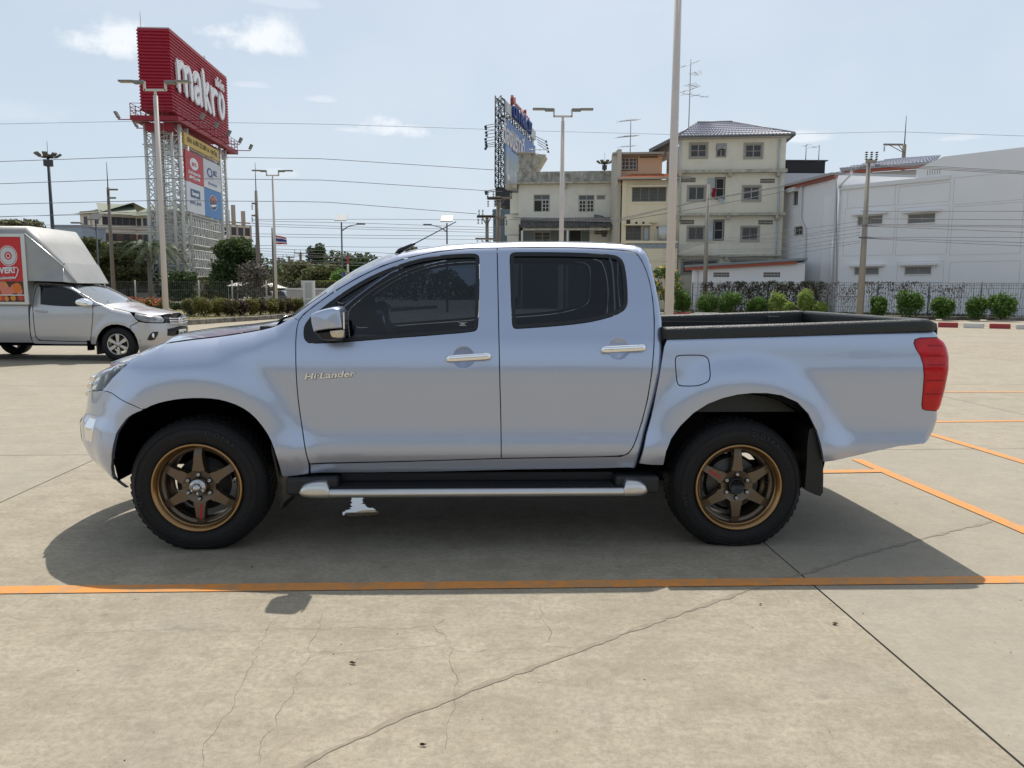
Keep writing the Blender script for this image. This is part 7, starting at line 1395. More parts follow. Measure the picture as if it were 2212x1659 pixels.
wires('cable running right from the tall pole before the white hall', 'cables before the white hall', [([(1888, 355), (2030, 360), (2250, 372)], 0), ([(1890, 357), (2030, 363), (2250, 375)], 0), ([(1890, 359), (2030, 366), (2250, 378)], 0), ([(1858, 456), (2250, 456)], 0), ([(1858, 472), (2250, 475)], 0), ([(1858, 484), (2250, 488)], 0), ([(1858, 487), (2250, 491)], 0), ([(1858, 488), (2050, 495), (2250, 503)], 0), ([(1855, 512), (2250, 513)], 0), ([(1855, 513), (2050, 519), (2250, 525)], 0), ([(1855, 514), (2050, 524), (2250, 533)], 0)], 39.8, 34, .014)
tag(wire([(1860, 372), (1811, 548), (1806, 640)], 40, 40.5, .02), 'slanting guy wire left of the tall concrete electric pole', 'wire')
for k in range(2):
    pass
# ---------------------------------------------------------------- aerials on roofs
al = mat('aerial_metal', (.34, .35, .38), rough=.4, metal=.4)
def aerial(lab, x, Y, y0, y1, els):
    X = at(x, (y0 + y1) / 2, Y)[0]; z0, z1 = at(x, y0, Y)[2], at(x, y1, Y)[2]; t = thing('tv_aerial', lab, 'tv aerial', (X, Y, z0)); b = MB(); b.tube((0, 0, 0), (0, 0, z1 - z0), .04, .03, n=6); b.build('mast', al, t)
    for (xa, ya, xb_, yb_, n_) in els:
        p, q = at(xa, ya, Y), at(xb_, yb_, Y); p[0] -= X; q[0] -= X; p[2] -= z0; q[2] -= z0; p[1] = -.6; q[1] = .6; b = MB(); b.tube(p, q, .022, n=5)
        for i in range(n_): f = (i + .5) / n_; c_ = p + (q - p) * f; l = .5 - .25 * f; b.tube(c_ - [l * .75, -l, .0], c_ + [l * .75, -l, 0], .013, n=4)
        b.build('boom', al, t)
aerial('tall tv aerial beside the hipped tile roof, seen right of the thick pole', 1490, 61, 275, 128, [(1472, 149, 1511, 127, 7), (1496, 160, 1513, 158, 4), (1483, 186, 1512, 184, 5), (1472, 203, 1510, 183, 8), (1470, 206, 1535, 206, 3)]) 
aerial('tv aerial on the peach top floor', 1362, 63, 332, 256, [(1338, 265, 1383, 255, 8), (1335, 299, 1380, 290, 10), (1338, 320, 1375, 312, 4)]); aerial('small tv aerial on the stair tower of the old white house', 1104 + 46, 66, 337, 318, [(1135, 326, 1176, 321, 4), (1140, 332, 1180, 333, 4)])
aerial('thin aerial mast on the black rooftop shed', 1741, 66, 349, 313, [(1740, 314, 1743, 314, 1)]); aerial('small hooked aerial at the right end of the black rooftop shed', 1769, 66, 349, 313, [(1750, 319, 1771, 316, 2)])
# ---------------------------------------------------------------- wire mesh fence and shrubs on the right
fm_ = mat('fence_green_grey', (.10, .115, .115), rough=.6)
F0, F1, F2 = P2(at(1497, 600, 50)), P2(at(1790, 600, 43.6)), P2(at(2320, 600, 41.2))
t = thing('mesh_fence', 'grey wire mesh fence with posts and dead vines along the right planting strip', 'fence', (*F0, 0)); post_b = []
bw = MB(); h_ = 1.95; pk_ = 0
for a, c_ in ((F0, F1), (F1, F2)):
    D = np.hypot(*(c_ - a)); d = (c_ - a) / D; n_ = int(D / .12)
    for k in range(n_): p = a + d * (k * .12) - F0; bw.add([(p[0] - .008, p[1], 0), (p[0] + .008, p[1], 0), (p[0] + .008, p[1], h_), (p[0] - .008, p[1], h_), (p[0], p[1] + .014, 0), (p[0], p[1] + .014, h_)], [(0, 1, 2, 3), (1, 4, 5, 2), (4, 0, 3, 5)])
    for zz_ in (.1, .6, 1.15, 1.65, 1.8, 1.93): bw.obox((*(a - F0), zz_), (*(c_ - F0), zz_), .016, .016)
    for k in range(int(D / 2.6) + 1): p = a + d * (k * 2.6) - F0; b = MB(); b.tube((p[0], p[1], 0), (p[0], p[1], h_ + .05), .045, n=8); b.build('fence_post', fm_, t)
o = bw.build('mesh_wires', fm_, t, fix=False); o['kind'] = 'stuff'
vine_m = leaf_mat('vine_dead', (.075, .055, .045), (.13, .105, .085)); vg = leaf_mat('vine_green', (.035, .055, .022), (.07, .095, .04))
def vines(n, f0, f1, zlo, zhi, m, leaf, lab, nm='vines'):
    f = RNG.uniform(f0, f1, n); tot_ = [F0 + (F1 - F0) * min(1, q / .62) if q < .62 else F1 + (F2 - F1) * ((q - .62) / .38) for q in f]; z = zlo + (zhi - zlo) * (1 - RNG.random(n) ** 1.6) ; z += RNG.normal(0, .10, n) + .12 * (np.sin(f * 37) + np.sin(f * 83 + 1) + np.sin(f * 151)) * (z > 1.2) - .15; C = np.c_[np.array(tot_) - F0 + RNG.normal(0, .05, (n, 2)), np.minimum(np.maximum(z, .05), 1.94 + .10 * RNG.random(n) ** 3)]; link(nm, quads_mesh(nm, C, RNG.uniform(.5, 1.2, n) * leaf, bent=np.array([0, 0, -.6]), asp=.4), m, t)['kind'] = 'stuff'
vines(5200, .04, .62, .2, 2.0, vine_m, .085, ''); vines(2600, .22, .60, 1.1, 2.1, vg, .07, '', 'green_vines'); vines(1000, .62, .84, 1.2, 2.0, vine_m, .08, '', 'dead_vines'); vines(700, .64, .76, .3, 2.0, vg, .06, '', 'climbing_vines'); vines(1500, .1, .6, .1, .9, vine_m, .09, '', 'low_vines')
b = MB()
for k in range(90):
    f = random.uniform(.05, .95); p = (F0 + (F1 - F0) * f / .62 if f < .62 else F1 + (F2 - F1) * (f - .62) / .38) - F0; z = 1.9; pts = []
    while z > .1: pts.append((p[0], p[1] - .02, z)); z -= .25; p = p + [random.uniform(-.16, .16), 0]
    b.path(pts, .010, 4)
b.build('vine_stems', mat('vine_stem', (.12, .09, .07), rough=1.), t)['kind'] = 'stuff'
# planting bed soil and litter
b = MB(); pb = [P2(gr(1400, 672)), P2(gr(1760, 686)), P2(gr(2330, 692)), P2(at(2330, 600, 43)), P2(at(1497, 600, 52)), P2(at(1400, 600, 60))]; b.add([(*p, .07) for p in pb], [tuple(range(6))]); tag(b.build('planting_bed', mat('bed_soil', (.105, .085, .062), rough=1., noise=.8, nscale=2.5, coord='World', col2=(.06, .055, .035), bump=.6, bscale=12)), kind='structure')
n_ = 2600; f = RNG.random(n_); a_, c_ = P2(gr(1480, 676)), P2(gr(2300, 690)); C = np.c_[a_ + (c_ - a_) * f[:, None] + np.c_[np.zeros(n_), RNG.uniform(.2, 3.0, n_)], np.full(n_, .12)]; tag(link('weeds', quads_mesh('weeds', C, RNG.uniform(.04, .11, n_), bent=np.array([0, 0, 1.]), asp=.35), leaf_mat('weed_brown', (.09, .075, .045), (.13, .14, .05))), 'brown weeds and litter along the fence foot', None, kind='stuff')
rs = [(1474, 648, 20, 44, 47, 0, 'tall dark shrub right behind the thick white pole'), (1527, 656, 24, 40, 46.5, 0, 'round green shrub before the lean-to, second right of the thick pole'), (1577, 656, 24, 42, 46, 0, 'round green shrub below the left vents of the lean-to'), (1632, 662, 22, 30, 45.5, 0, 'low spreading dark shrub between the round and the yellow-green ones'), (1681, 655, 18, 40, 45, 1, 'bright yellow-green shrub below the right vents of the lean-to'), (1703, 665, 13, 24, 44.5, 1, 'small yellow-green shrub just right of the larger one'), (1741, 656, 17, 42, 44, 1, 'tallest bright yellow-green shrub behind the truck bed'), (1770, 668, 16, 24, 43.6, 1, 'low yellow-green shrub at the right of its group'),
      (1898, 665, 17, 38, 40, 0, 'narrow upright shrub just right of the electric pole'), (1966, 664, 26, 46, 40, 0, 'wide green shrub before the fence, second right of the electric pole'), (2037, 668, 24, 40, 39.6, 0, 'round green shrub above the tail of the pickup'), (2111, 666, 23, 46, 39.3, 0, 'round green shrub, second from the right edge'), (2164, 662, 27, 52, 39, 0, 'largest green shrub at the right edge')]
for (x, y, w, h, Y, k, lab) in rs:
    X = at(x, y, Y)[0]; zb = .08; rz_ = pxw(h, Y) * .5
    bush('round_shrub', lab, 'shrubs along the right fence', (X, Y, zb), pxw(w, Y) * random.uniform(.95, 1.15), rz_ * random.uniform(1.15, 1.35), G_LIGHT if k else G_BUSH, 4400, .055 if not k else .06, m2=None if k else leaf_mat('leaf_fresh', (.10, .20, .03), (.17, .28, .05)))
# yellow flowering tree beside the thick pole
X = at(1436, 640, 47)[0]; tf = tree('flowering_tree', 'slender yellow-flowered shrub tree half hidden by the thick white pole', (X, 47), 2.9, [(q[0], q[1], q[2], q[3], q[4], q[5]) for q in blob(1.5, .9, 2.7, 12, .42, .8)], G_MID, 1900, .07, .04, .3, 'small tree', m2=G_BUSH)
C = clump_points([(0, 0, 2.0, .95, .8, 1.0)], 90, .25); link('blossoms', quads_mesh('blossoms', C, .075, asp=1.), mat('yellow_blossom', (.80, .50, .02), rough=.7), tf)
# ---------------------------------------------------------------- left distance: apartment block, shop, cars, fence, sign box
apt = mat('apartment_wall', (.64, .57, .47), rough=.9, noise=.3, nscale=.4, col2=(.57, .51, .42)); apt_l = mat('apartment_band', (.40, .32, .27), rough=.9); apt_d = mat('apartment_shade', (.20, .18, .15), rough=.9); green_r = mat('green_grey_roof', (.20, .225, .165), rough=.7, noise=.4, nscale=1, col2=(.16, .18, .13)); win_d = mat('far_window', (.035, .035, .04), rough=.3); brown_d = mat('brown_door', (.12, .065, .045), rough=.6)
def wing(name, lab, xl, Yl, xr, Yr, ytopl, nfl, fh, depth, cols, recess=(), roof=None, gable=False, parent=None):
    w = Bld(name, lab, xl, Yl, xr, Yr, 'apartment building'); ht = w.lp(xl, ytopl)[1]; holes = []; L = w.L
    w.wall(0, L, 0, ht, apt, [], depth=depth)
    for f in range(nfl):
        z1 = ht - .5 - f * fh; z0 = z1 - 1.5
        if f in recess:
            w.box('gallery_shade', apt_d, .4, L - .2, -.012, -.004, z0 - .9, z1 + .1); w.box('gallery_slab', apt, -.1, L + .1, -1.3, -.014, z0 - 1.35, z0 - 1.1);  # flat dark sheet on the wall stands for shade inside the gallery
            for k in range(int(L / 1.1)): b = MB(); b.box(k * 1.1 + .2, k * 1.1 + .75, -1.25, -1.12, z0 - 1.1, z0 - .15); b.build('baluster_panel', apt, w.t, fix=False)
            w.box('gallery_rail', apt, -.1, L + .1, -1.3, -1.05, z0 - .15, z0 + .05)
        for k in range(cols):
            xx = L * (k + .5) / cols; dd = f in recess and k % 2 == 0; b = MB(); b.box(xx - .55, xx + .55, -.03, -.014, z0 if not dd else z0 - .9, z1); b.build('window' if not dd else 'door', win_d if not dd else brown_d, w.t, fix=False)
        w.box('floor_band', apt_l, 0, L, -.06, -.003 - .012, z1 + .75, z1 + 1.0)
    return w, ht
w1_, h1_ = wing('apartment_block', 'beige apartment wing with green roof, at the far left of the pylon', 181, 150, 228, 147, 462, 5, 3.1, 4, 2)
b = MB(); L = w1_.L; b.add([(-.8, -.8, h1_), (L + .5, -.8, h1_), (L + 1, 6, h1_ + 2.4), (2.8, 6, h1_ + 2.2), (-.8, 13, h1_), (L + 1, 13, h1_)], [(0, 1, 2, 3), (0, 3, 4), (3, 2, 5, 4)]); b.build('roof', green_r, w1_.t)
for xx in (L * .5,): w1_.box('pilaster', apt_l, xx - .2, xx + .2, -.08, -.003, 0, h1_)
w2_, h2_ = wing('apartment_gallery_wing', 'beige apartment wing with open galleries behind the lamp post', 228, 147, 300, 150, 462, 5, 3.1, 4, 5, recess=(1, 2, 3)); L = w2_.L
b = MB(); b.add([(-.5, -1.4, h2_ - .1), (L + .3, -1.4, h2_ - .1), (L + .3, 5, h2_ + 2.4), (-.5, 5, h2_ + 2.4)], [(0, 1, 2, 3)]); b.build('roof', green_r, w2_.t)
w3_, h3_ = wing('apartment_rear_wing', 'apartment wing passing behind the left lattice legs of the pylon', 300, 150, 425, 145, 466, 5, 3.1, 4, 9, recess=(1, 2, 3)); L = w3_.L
b = MB(); b.add([(-.5, -1.4, h3_ - .1), (L + .3, -1.4, h3_ - .1), (L + .3, 5, h3_ + 2.4), (-.5, 5, h3_ + 2.4)], [(0, 1, 2, 3)]); b.build('roof', green_r, w3_.t)
w4_, h4_ = wing('apartment_end_block', 'flat-roofed beige apartment end with brown bands right of the pylon', 425, 142, 545, 149, 480, 4, 3.6, 5, 8); L = w4_.L
for k in range(9): w4_.box('pilaster', apt_l, L * k / 8 - .18, L * k / 8 + .18, -.08, -.0155, 0, h4_)
for x_ in (494, 507, 528): xx = w4_.lp(x_, 480)[0]; w4_.box('roof_stub', apt_l, xx - .3, xx + .3, .2, .8, h4_, h4_ + 2.6 + (x_ == 507))
g_ = Bld('warehouse', 'pale blue-grey flat building left of the apartments', 120, 135, 182, 135, 'building'); zt_ = g_.lp(150, 489)[1]; g_.wall(0, g_.L, 0, zt_, mat('blue_grey_cladding', (.30, .35, .42), rough=.8), (), depth=8); g_.box('roof_trim', mat('trim_grey', (.24, .27, .32), rough=.8), -.1, g_.L + .1, -.15, 8, zt_ + .003, zt_ + .25)
sp = Bld('roadside_shop', 'dark roadside shop with yellow phone number board behind the palm', 240, 92, 348, 92, 'shop'); zt_, zs0, zs1 = sp.lp(300, 574)[1], sp.lp(300, 596)[1], sp.lp(300, 578)[1]; sp.wall(0, sp.L, 0, zs0, mat('shop_shade', (.085, .085, .08), rough=.9), (), y=1.5, depth=6); sp.box('sign_board', mat('sign_brownblack', (.055, .040, .035), rough=.7), 0, sp.L, -.3, -.05, zs0, zs1); sp.box('red_strip', mat('red_strip', (.35, .03, .03), rough=.6), 0, sp.L, -.32, -.04, zs0 - .12, zs0 - .003); sp.box('roof', MATS['trim_grey'], -.3, sp.L + .3, -.8, 7, zs1 + .004, zt_ + .3)
place_text('phone_number', '082', 1.5, .03, mat('sign_yellow', (.75, .55, .03), rough=.5), (sp.lp(307, 585)[0], -.36, sp.lp(305, 586)[1]), (1, 0, 0), (0, 0, 1), sp.t, sx=1.3, off=.05); place_text('phone_number', 'โทร.', .9, .02, MATS['sign_yellow'], (sp.lp(262, 587)[0], -.36, sp.lp(262, 587)[1]), (1, 0, 0), (0, 0, 1), sp.t)
# low boundary: wire fence + white sign box + brick wall
def box_thing(name, lab, cat, xl, xr, ytop, Y, d, m, zb=0.): 
    a, c_ = at(xl, ytop, Y), at(xr, ytop, Y); t = thing(name, lab, cat, (a[0], Y, 0)); b = MB(); b.box(0, c_[0] - a[0], 0, d, zb, a[2]); b.build('body', m, t); return t, c_[0] - a[0], a[2]
LF0, LF1 = P2(at(225, 600, 58)), P2(at(740, 600, 52)); t = thing('boundary_fence', 'thin grey wire boundary fence behind the island and the pylon', 'fence', (*LF0, 0)); D = np.hypot(*(LF1 - LF0)); d = (LF1 - LF0) / D; bw = MB(); h_ = 1.9
for k in range(int(D / .16)): p = d * k * .16; bw.add([(p[0] - .009, p[1], 0), (p[0] + .009, p[1], 0), (p[0] + .009, p[1], h_), (p[0] - .009, p[1], h_), (p[0], p[1] + .015, 0), (p[0], p[1] + .015, h_)], [(0, 1, 2, 3), (1, 4, 5, 2), (4, 0, 3, 5)])
for zz_ in (.1, .7, 1.3, 1.88): bw.obox((0, 0, zz_), (*(d * D), zz_), .016, .016)
bw.build('mesh_wires', mat('fence_grey', (.13, .13, .125), rough=.7), t, fix=False)['kind'] = 'stuff'
for k in range(int(D / 2.8) + 1): p = d * k * 2.8; b = MB(); b.tube((p[0], p[1], 0), (p[0], p[1], h_ + .08), .05, n=6); b.build('fence_post', mat('fence_post_pale', (.36, .35, .32), rough=.8), t)
t, w_, h_ = box_thing('sign_cabinet', 'blank white framed sign box standing behind the hedge', 'sign box', 654, 677, 606, 42, .35, mat('cabinet_white', (.60, .60, .58), rough=.6)); b = MB()
for z0, z1 in ((.12, h_ * .46), (h_ * .50, h_ - .1)): b.box(.1, w_ - .1, -.006, -.002, z0, z1)
b.build('panel_inset', mat('cabinet_grey', (.40, .40, .385), rough=.7), t)
bwall = Bld('brick_wall', 'pinkish white block wall either side of the white sign box', 618, 46, 742, 46, 'wall'); zt_ = bwall.lp(650, 626)[1]; nr_, nc_ = 8, 22; bl_m = mat('pale_block', (.47, .43, .43), rough=.9, noise=.4, nscale=2, col2=(.38, .34, .34)); bwall.box('mortar', mat('mortar_grey', (.40, .37, .36), rough=.9), 0, bwall.L, 0, .12, 0, zt_ - .02)
for j in range(nr_):
    for k in range(nc_): 
        w_ = bwall.L / nc_; x0 = k * w_ + (w_ / 2 if j % 2 else 0); x1 = min(x0 + w_ - .02, bwall.L); b = MB(); b.box(x0, x1, -.012, -.002, zt_ * j / nr_, zt_ * (j + 1) / nr_ - .02); b.build('block', bl_m, bwall.t, fix=False)
bwall.box('coping', mat('coping_white', (.62, .61, .59), rough=.8), -.05, bwall.L, -.06, .18, zt_, zt_ + .1)
t, w_, h_ = box_thing('clipped_hedge', 'long clipped yellow-green hedge beyond the white sign box', 'hedge', 677, 740, 610, 60, 1.2, SHADE_CORE); n_ = 6000; C = np.c_[RNG.uniform(0, w_, n_), RNG.uniform(-.15, 1.3, n_), h_ * (1 - RNG.random(n_) ** 2.2) + .1]; link('leaves', quads_mesh('leaves', C, RNG.uniform(.06, .12, n_)), leaf_mat('hedge_yellow', (.14, .16, .03), (.22, .23, .06)), t)
t = thing('flag_pole', 'dark flag pole behind the smallest lamp pole', 'flag pole', (*P2(at(591, 600, 54)), 0)); zt_ = at(590, 492, 54)[2]; b = MB(); b.tube((0, 0, 0), (0, 0, zt_), .09, .05, n=8); b.build('pole', mat('flagpole_dark', (.09, .085, .09), rough=.5), t)
f0 = at(590, 508, 54); W_f, H_f = pxw(27, 54), pxw(19, 54); cols_ = [(0, 1 / 6, (.50, .03, .04)), (1 / 6, 2 / 6, (.65, .65, .67)), (2 / 6, 4 / 6, (.035, .055, .26)), (4 / 6, 5 / 6, (.65, .65, .67)), (5 / 6, 1, (.50, .03, .04))]; ft = thing('national_flag', 'red white and blue striped flag flying from the dark pole', 'flag', (f0[0] + .06, 54, f0[2]))
for k, (a, c_, col) in enumerate(cols_):
    b = MB(); b.grid([[(W_f * i / 14, .10 * math.sin(i * .8 + r * 2), -H_f * r - .22 * (i / 14) ** 1.5 * (1 - r) * .8 + .012 * math.sin(i * .9)) for i in range(15)] for r in np.linspace(a, c_, 4)]); b.build('stripe', mat('flag_%d' % (k if k < 3 else 4 - k), col, rough=.8), ft)
def canopy(name, lab, cat, xl, xr, y0, y1, Y, m, striped=False):
    a, c_ = at(xl, y1, Y), at(xr, y1, Y); z1 = at(xl, y0, Y)[2]; w_ = c_[0] - a[0]; t = thing(name, lab, cat, (a[0], Y, 0)); n_ = 8
    if striped:
        for k in range(12): b = MB(); x0, x1 = w_ * k / 12, w_ * (k + 1) / 12 - .01; b.add([(x0, 0, a[2]), (x1, 0, a[2]), (x1, 2.5, z1), (x0, 2.5, z1), (x0, 0, a[2] - .06), (x1, 0, a[2] - .06)], [(0, 1, 2, 3), (4, 5, 1, 0)]); b.build('roof_strip', mat('strip_white', (.62, .60, .56), rough=.6) if k % 2 else mat('strip_grey', (.33, .31, .28), rough=.6), t)
    else:
        b = MB(); b.grid([[(w_ / 2 + (w_ / 2) * (i / n_ * 2 - 1), 3 * j / 4, a[2] + (z1 - a[2]) * (1 - (i / n_ * 2 - 1) ** 2) * (1 - abs(j / 2 - 1) * .6)) for i in range(n_ + 1)] for j in range(5)]); b.build('canopy_top', m, t)
    for x in (.1, w_ - .1):
        for y in (.1, 2.4): b = MB(); b.tube((x, y, 0), (x, y, a[2] + .02), .04, n=6); b.build('canopy_leg', MATS['trim_grey'], t)
canopy('car_shelter', 'striped white roofed shelter right of the pylon legs', 'shelter', 490, 533, 610, 617, 70, None, True); canopy('white_canopy', 'white tent canopy left of the flag pole', 'canopy', 549, 600, 611, 622, 66, mat('tent_white', (.68, .66, .62), rough=.7))
def small_car(lab, xl, xr, Y, ytop, col, flip=1):
    a, c_ = at(xl, 640, Y), at(xr, 640, Y); L = c_[0] - a[0]; Hh = at(xl, ytop, Y)[2]; t = thing('parked_car', lab, 'car', ((a[0] + c_[0]) / 2, Y, 0), 0 if flip > 0 else math.pi); k = L / 4.4; kh = Hh / 1.5
    prof = [(-2.2, .3), (-2.2, .75), (-2.1, .9), (-1.3, 1.0), (-.7, 1.42), (.0, 1.5), (.9, 1.45), (1.6, 1.05), (2.1, .95), (2.2, .7), (2.2, .3)]; b = MB(); prof = [(x * k, z * kh) for x, z in prof]; b.prism(prof, 'y', -.85, .85); b.build('body', mat('car_paint_%s' % lab[:5], col, rough=.3, metal=.2, coat=1.), t, bevel=.08, seg=3)
    gp_ = [(x * k, z * kh) for x, z in ((-1.15, 1.02), (-.66, 1.34), (.0, 1.42), (.85, 1.37), (1.4, 1.04))]
    for sg in (-1, 1):
        b = MB(); b.prism(gp_, 'y', sg * .852, sg * .862); b.build('side_window', win_d, t)
        for xx in (-1.35, 1.35): b = MB(); b.lathe([(.001, -.1), (.2, -.1), (.31, -.08), (.32, .1), (.001, .1)], (xx * k, sg * .80, .32), 'y', 14); b.build('wheel', rubber, t)
    for xx, m_ in ((-2.2, amber_clear), (2.2, red_lens)):
        for sg in (-1, 1): b = MB(); b.box(xx * k - .03, xx * k + .03, sg * .55, sg * .8, .65 * kh, .8 * kh); b.build('headlight' if xx < 0 else 'tail_light', m_, t)
small_car('white hatchback parked behind the fence by the canopy', 566, 601, 68, 629, (.62, .63, .65)); small_car('dark grey car with white roof right of the flag pole', 594, 632, 62, 627, (.10, .105, .12), -1)
t, w_, h_ = box_thing('blue_sign', 'narrow blue sign at the foot of the solar lamp', 'sign', 737, 746, 588, 54, .1, mat('sign_blue', (.02, .07, .30), rough=.5), 1.2); b = MB(); b.tube((w_ / 2, .05, 0), (w_ / 2, .05, 1.2), .05, n=6); b.build('post', lamp_g, t)
t = thing('barrier_arm', 'raised red and white barrier arm right of the solar lamp', 'barrier', (*P2(at(752, 600, 48)), 0)); zt_ = at(752, 552, 48)[2]
for k in range(5): b = MB(); b.box(-.06, .06, -.03, .03, .9 + (zt_ - .9) * k / 5, .9 + (zt_ - .9) * (k + 1) / 5 - .002); b.build('arm_band', red_k if k % 2 == 0 else white_k, t)
b = MB(); b.box(-.2, .2, -.2, .2, 0, 1.0); b.build('barrier_housing', lamp_g, t, bevel=.02)
kerb('road_kerb', at(283, 600, 56)[:2], at(345, 600, 56)[:2], .9, .02, .35, .2, [red_k, white_k])
# ---------------------------------------------------------------- trees on the left
def T_(name, lab, x, Y, ybase, w, yt, m, n=5200, leaf=.2, clumps=22, cr=1.3, flat=.55, fork=.35, tr=.2, m2=None, low=.35, shell=.55, cat='tree'):
    X = at(x, 600, Y)[0]; h = at(x, yt, Y)[2]; W_ = pxw(w, Y); return tree(name, lab, (X, Y), h, blob(W_, h * low, h - cr * flat, clumps, cr, flat), m, n, leaf, tr, fork, cat, m2, shell)
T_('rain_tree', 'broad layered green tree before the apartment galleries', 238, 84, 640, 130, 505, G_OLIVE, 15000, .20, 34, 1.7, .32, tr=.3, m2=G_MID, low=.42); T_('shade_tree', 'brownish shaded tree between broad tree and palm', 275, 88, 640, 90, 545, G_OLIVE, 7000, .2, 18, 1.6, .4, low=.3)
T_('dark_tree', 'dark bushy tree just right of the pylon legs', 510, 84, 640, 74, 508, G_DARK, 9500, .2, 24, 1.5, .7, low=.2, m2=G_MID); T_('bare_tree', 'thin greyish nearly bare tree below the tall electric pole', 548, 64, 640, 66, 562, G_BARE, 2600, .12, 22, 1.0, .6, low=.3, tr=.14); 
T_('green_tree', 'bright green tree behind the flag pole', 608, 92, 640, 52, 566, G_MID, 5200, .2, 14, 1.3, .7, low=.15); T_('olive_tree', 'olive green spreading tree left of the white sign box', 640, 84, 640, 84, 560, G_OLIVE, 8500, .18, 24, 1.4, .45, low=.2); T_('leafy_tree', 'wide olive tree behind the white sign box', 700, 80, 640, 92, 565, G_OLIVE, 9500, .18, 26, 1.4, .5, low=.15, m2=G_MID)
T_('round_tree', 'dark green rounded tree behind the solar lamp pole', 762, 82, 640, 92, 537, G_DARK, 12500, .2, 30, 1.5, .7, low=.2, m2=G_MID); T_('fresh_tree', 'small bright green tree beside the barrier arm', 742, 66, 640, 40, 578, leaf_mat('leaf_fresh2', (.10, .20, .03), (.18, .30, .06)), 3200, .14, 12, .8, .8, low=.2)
T_('casuarina', 'wispy dark casuarina tree on the skyline', 683, 100, 640, 44, 519, G_DARK, 5200, .24, 14, .85, 1.9, low=.35, shell=.9); T_('left_skyline_tree', 'open-crowned tree above the silver truck box', 52, 90, 640, 82, 468, G_OLIVE, 5200, .22, 16, 1.7, .35, low=.6, tr=.22); T_('mid_green_tree', 'green tree peeking between truck box and apartments', 158, 82, 640, 56, 507, G_DARK, 6500, .2, 16, 1.5, .7, low=.25)
T_('low_shrub_tree', 'low dark tree behind the left lattice leg', 385, 84, 640, 60, 585, G_DARK, 4200, .18, 12, 1.2, .6, low=.1); T_('low_shrub_tree', 'low olive tree seen through the pylon legs', 455, 90, 640, 70, 590, G_OLIVE, 4600, .18, 12, 1.2, .6, low=.1); T_('roof_tree', 'small yellowish tree top above the pickup windscreen', 897, 95, 640, 26, 529, G_OLIVE, 1500, .2, 6, .8, .45, low=.75)
n_ = 26000; X_ = RNG.uniform(-75, 14, n_); C = np.c_[X_, RNG.uniform(104, 112, n_), RNG.random(n_) ** .8 * (3.6 + 1.2 * np.sin(X_ * .35) + .8 * np.sin(X_ * 1.3))]; tag(link('distant_greenery', quads_mesh('distant_greenery', C, RNG.uniform(.15, .34, n_)), G_DARK), 'far strip of dark greenery along the road', None, kind='stuff')
# palms
def palm(lab, x, Y, ytop, yc, L=2.6, n=15):
    X = at(x, 600, Y)[0]; zc__ = at(x, yc, Y)[2]; t = thing('palm_tree', lab, 'palm tree', (X, Y, 0)); b = MB(); b.path([(0, 0, 0), (.05, 0, zc__ * .5), (0, 0, zc__)], [.26, .19, .15], 8); b.tube((0, 0, zc__), (0, 0, zc__ + .9), .13, .08, 8); b.build('trunk', mat('palm_trunk', (.16, .145, .12), rough=.9, noise=.5, nscale=5), t)
    for k in range(n):
        a = k * 2.4; el = .25 + 1.15 * (k / n); b = MB(); pts = []; 
        for i in range(9): f = i / 8; r = L * f * math.cos(el * .6); pts.append(np.array([r * math.cos(a), r * math.sin(a), zc__ + .8 + L * f * math.sin(el) - 1.9 * f * f * L * .48]))
        side = np.array([-math.sin(a), math.cos(a), 0])
        for i in range(1, 9):
            for j in range(3):
                p = pts[i - 1] + (pts[i] - pts[i - 1]) * j / 3; q = .46 * (1 - .5 * abs(i / 8 - .45)); d_ = (pts[i] - pts[i - 1]); d_ = d_ / np.linalg.norm(d_)
                for sg in (-1, 1): e = p + side * sg * q * .8 + d_ * q * .5 - np.array([0, 0, q * .45]); w_ = d_ * .045; b.add([p - w_, p + w_, e + w_ * .3, e - w_ * .3], [(0, 1, 2, 3)])
        b.path(pts, .025, 4); b.build('frond', leaf_mat('palm_frond', (.030, .052, .020), (.060, .085, .034), trans=.2), t, fix=False)
palm('palm tree with feathery fronds left of the pylon', 323, 66, 512, 556, 2.5, 17); palm('second palm half hidden behind the left lamp pole', 352, 70, 520, 560, 2.4, 15)
# unseen tree belt added behind the viewer to darken the horizon in reflections
n_ = 9000; X_ = RNG.uniform(-70, 70, n_); C = np.c_[X_, RNG.uniform(-62, -55, n_), RNG.random(n_) * (4.5 + 1.5 * np.sin(X_ * .2) + np.sin(X_ * .73))]; tag(link('reflection_tree_belt', quads_mesh('reflection_tree_belt', C, RNG.uniform(.4, .9, n_)), G_DARK), 'unseen belt of trees added behind the viewer to darken reflections', None, kind='stuff')
# ---------------------------------------------------------------- silver delivery pickup passing on the left
hf = P2(at(254.7, 742, 15.5)); hr_ = hf + [-3.0, .03]; h1 = (hr_ - hf) / np.hypot(*(hr_ - hf)); silver = mat('silver_paint', (.475, .475, .485), rough=.36, metal=.5, coat=1., coatr=.02); H3 = lambda pts: Z((0, 850, 760, 1450), 2101, pts)
ybh = [(.2, .78), (.35, .83), (.5, .865), (.65, .875), (.85, .880), (.98, .875), (1.08, .860), (1.2, .82), (1.5, .74), (1.7, .66), (1.85, .58)]
HS0 = Surf(hf, h1, 1, .86, ybh); XH, ZH = HS0.T(*H3([(1283, 1405)])[0], .85)
sp_ = [(1790, 1086), (1600, 1066), (1420, 1042), (1250, 1004), (1150, 966), (1060, 930), (980, 882), (890, 825), (800, 768), (700, 742), (560, 728), (440, 722), (402, 735), (372, 790), (348, 880), (332, 962), (325, 1100), (330, 1250), (350, 1380)]
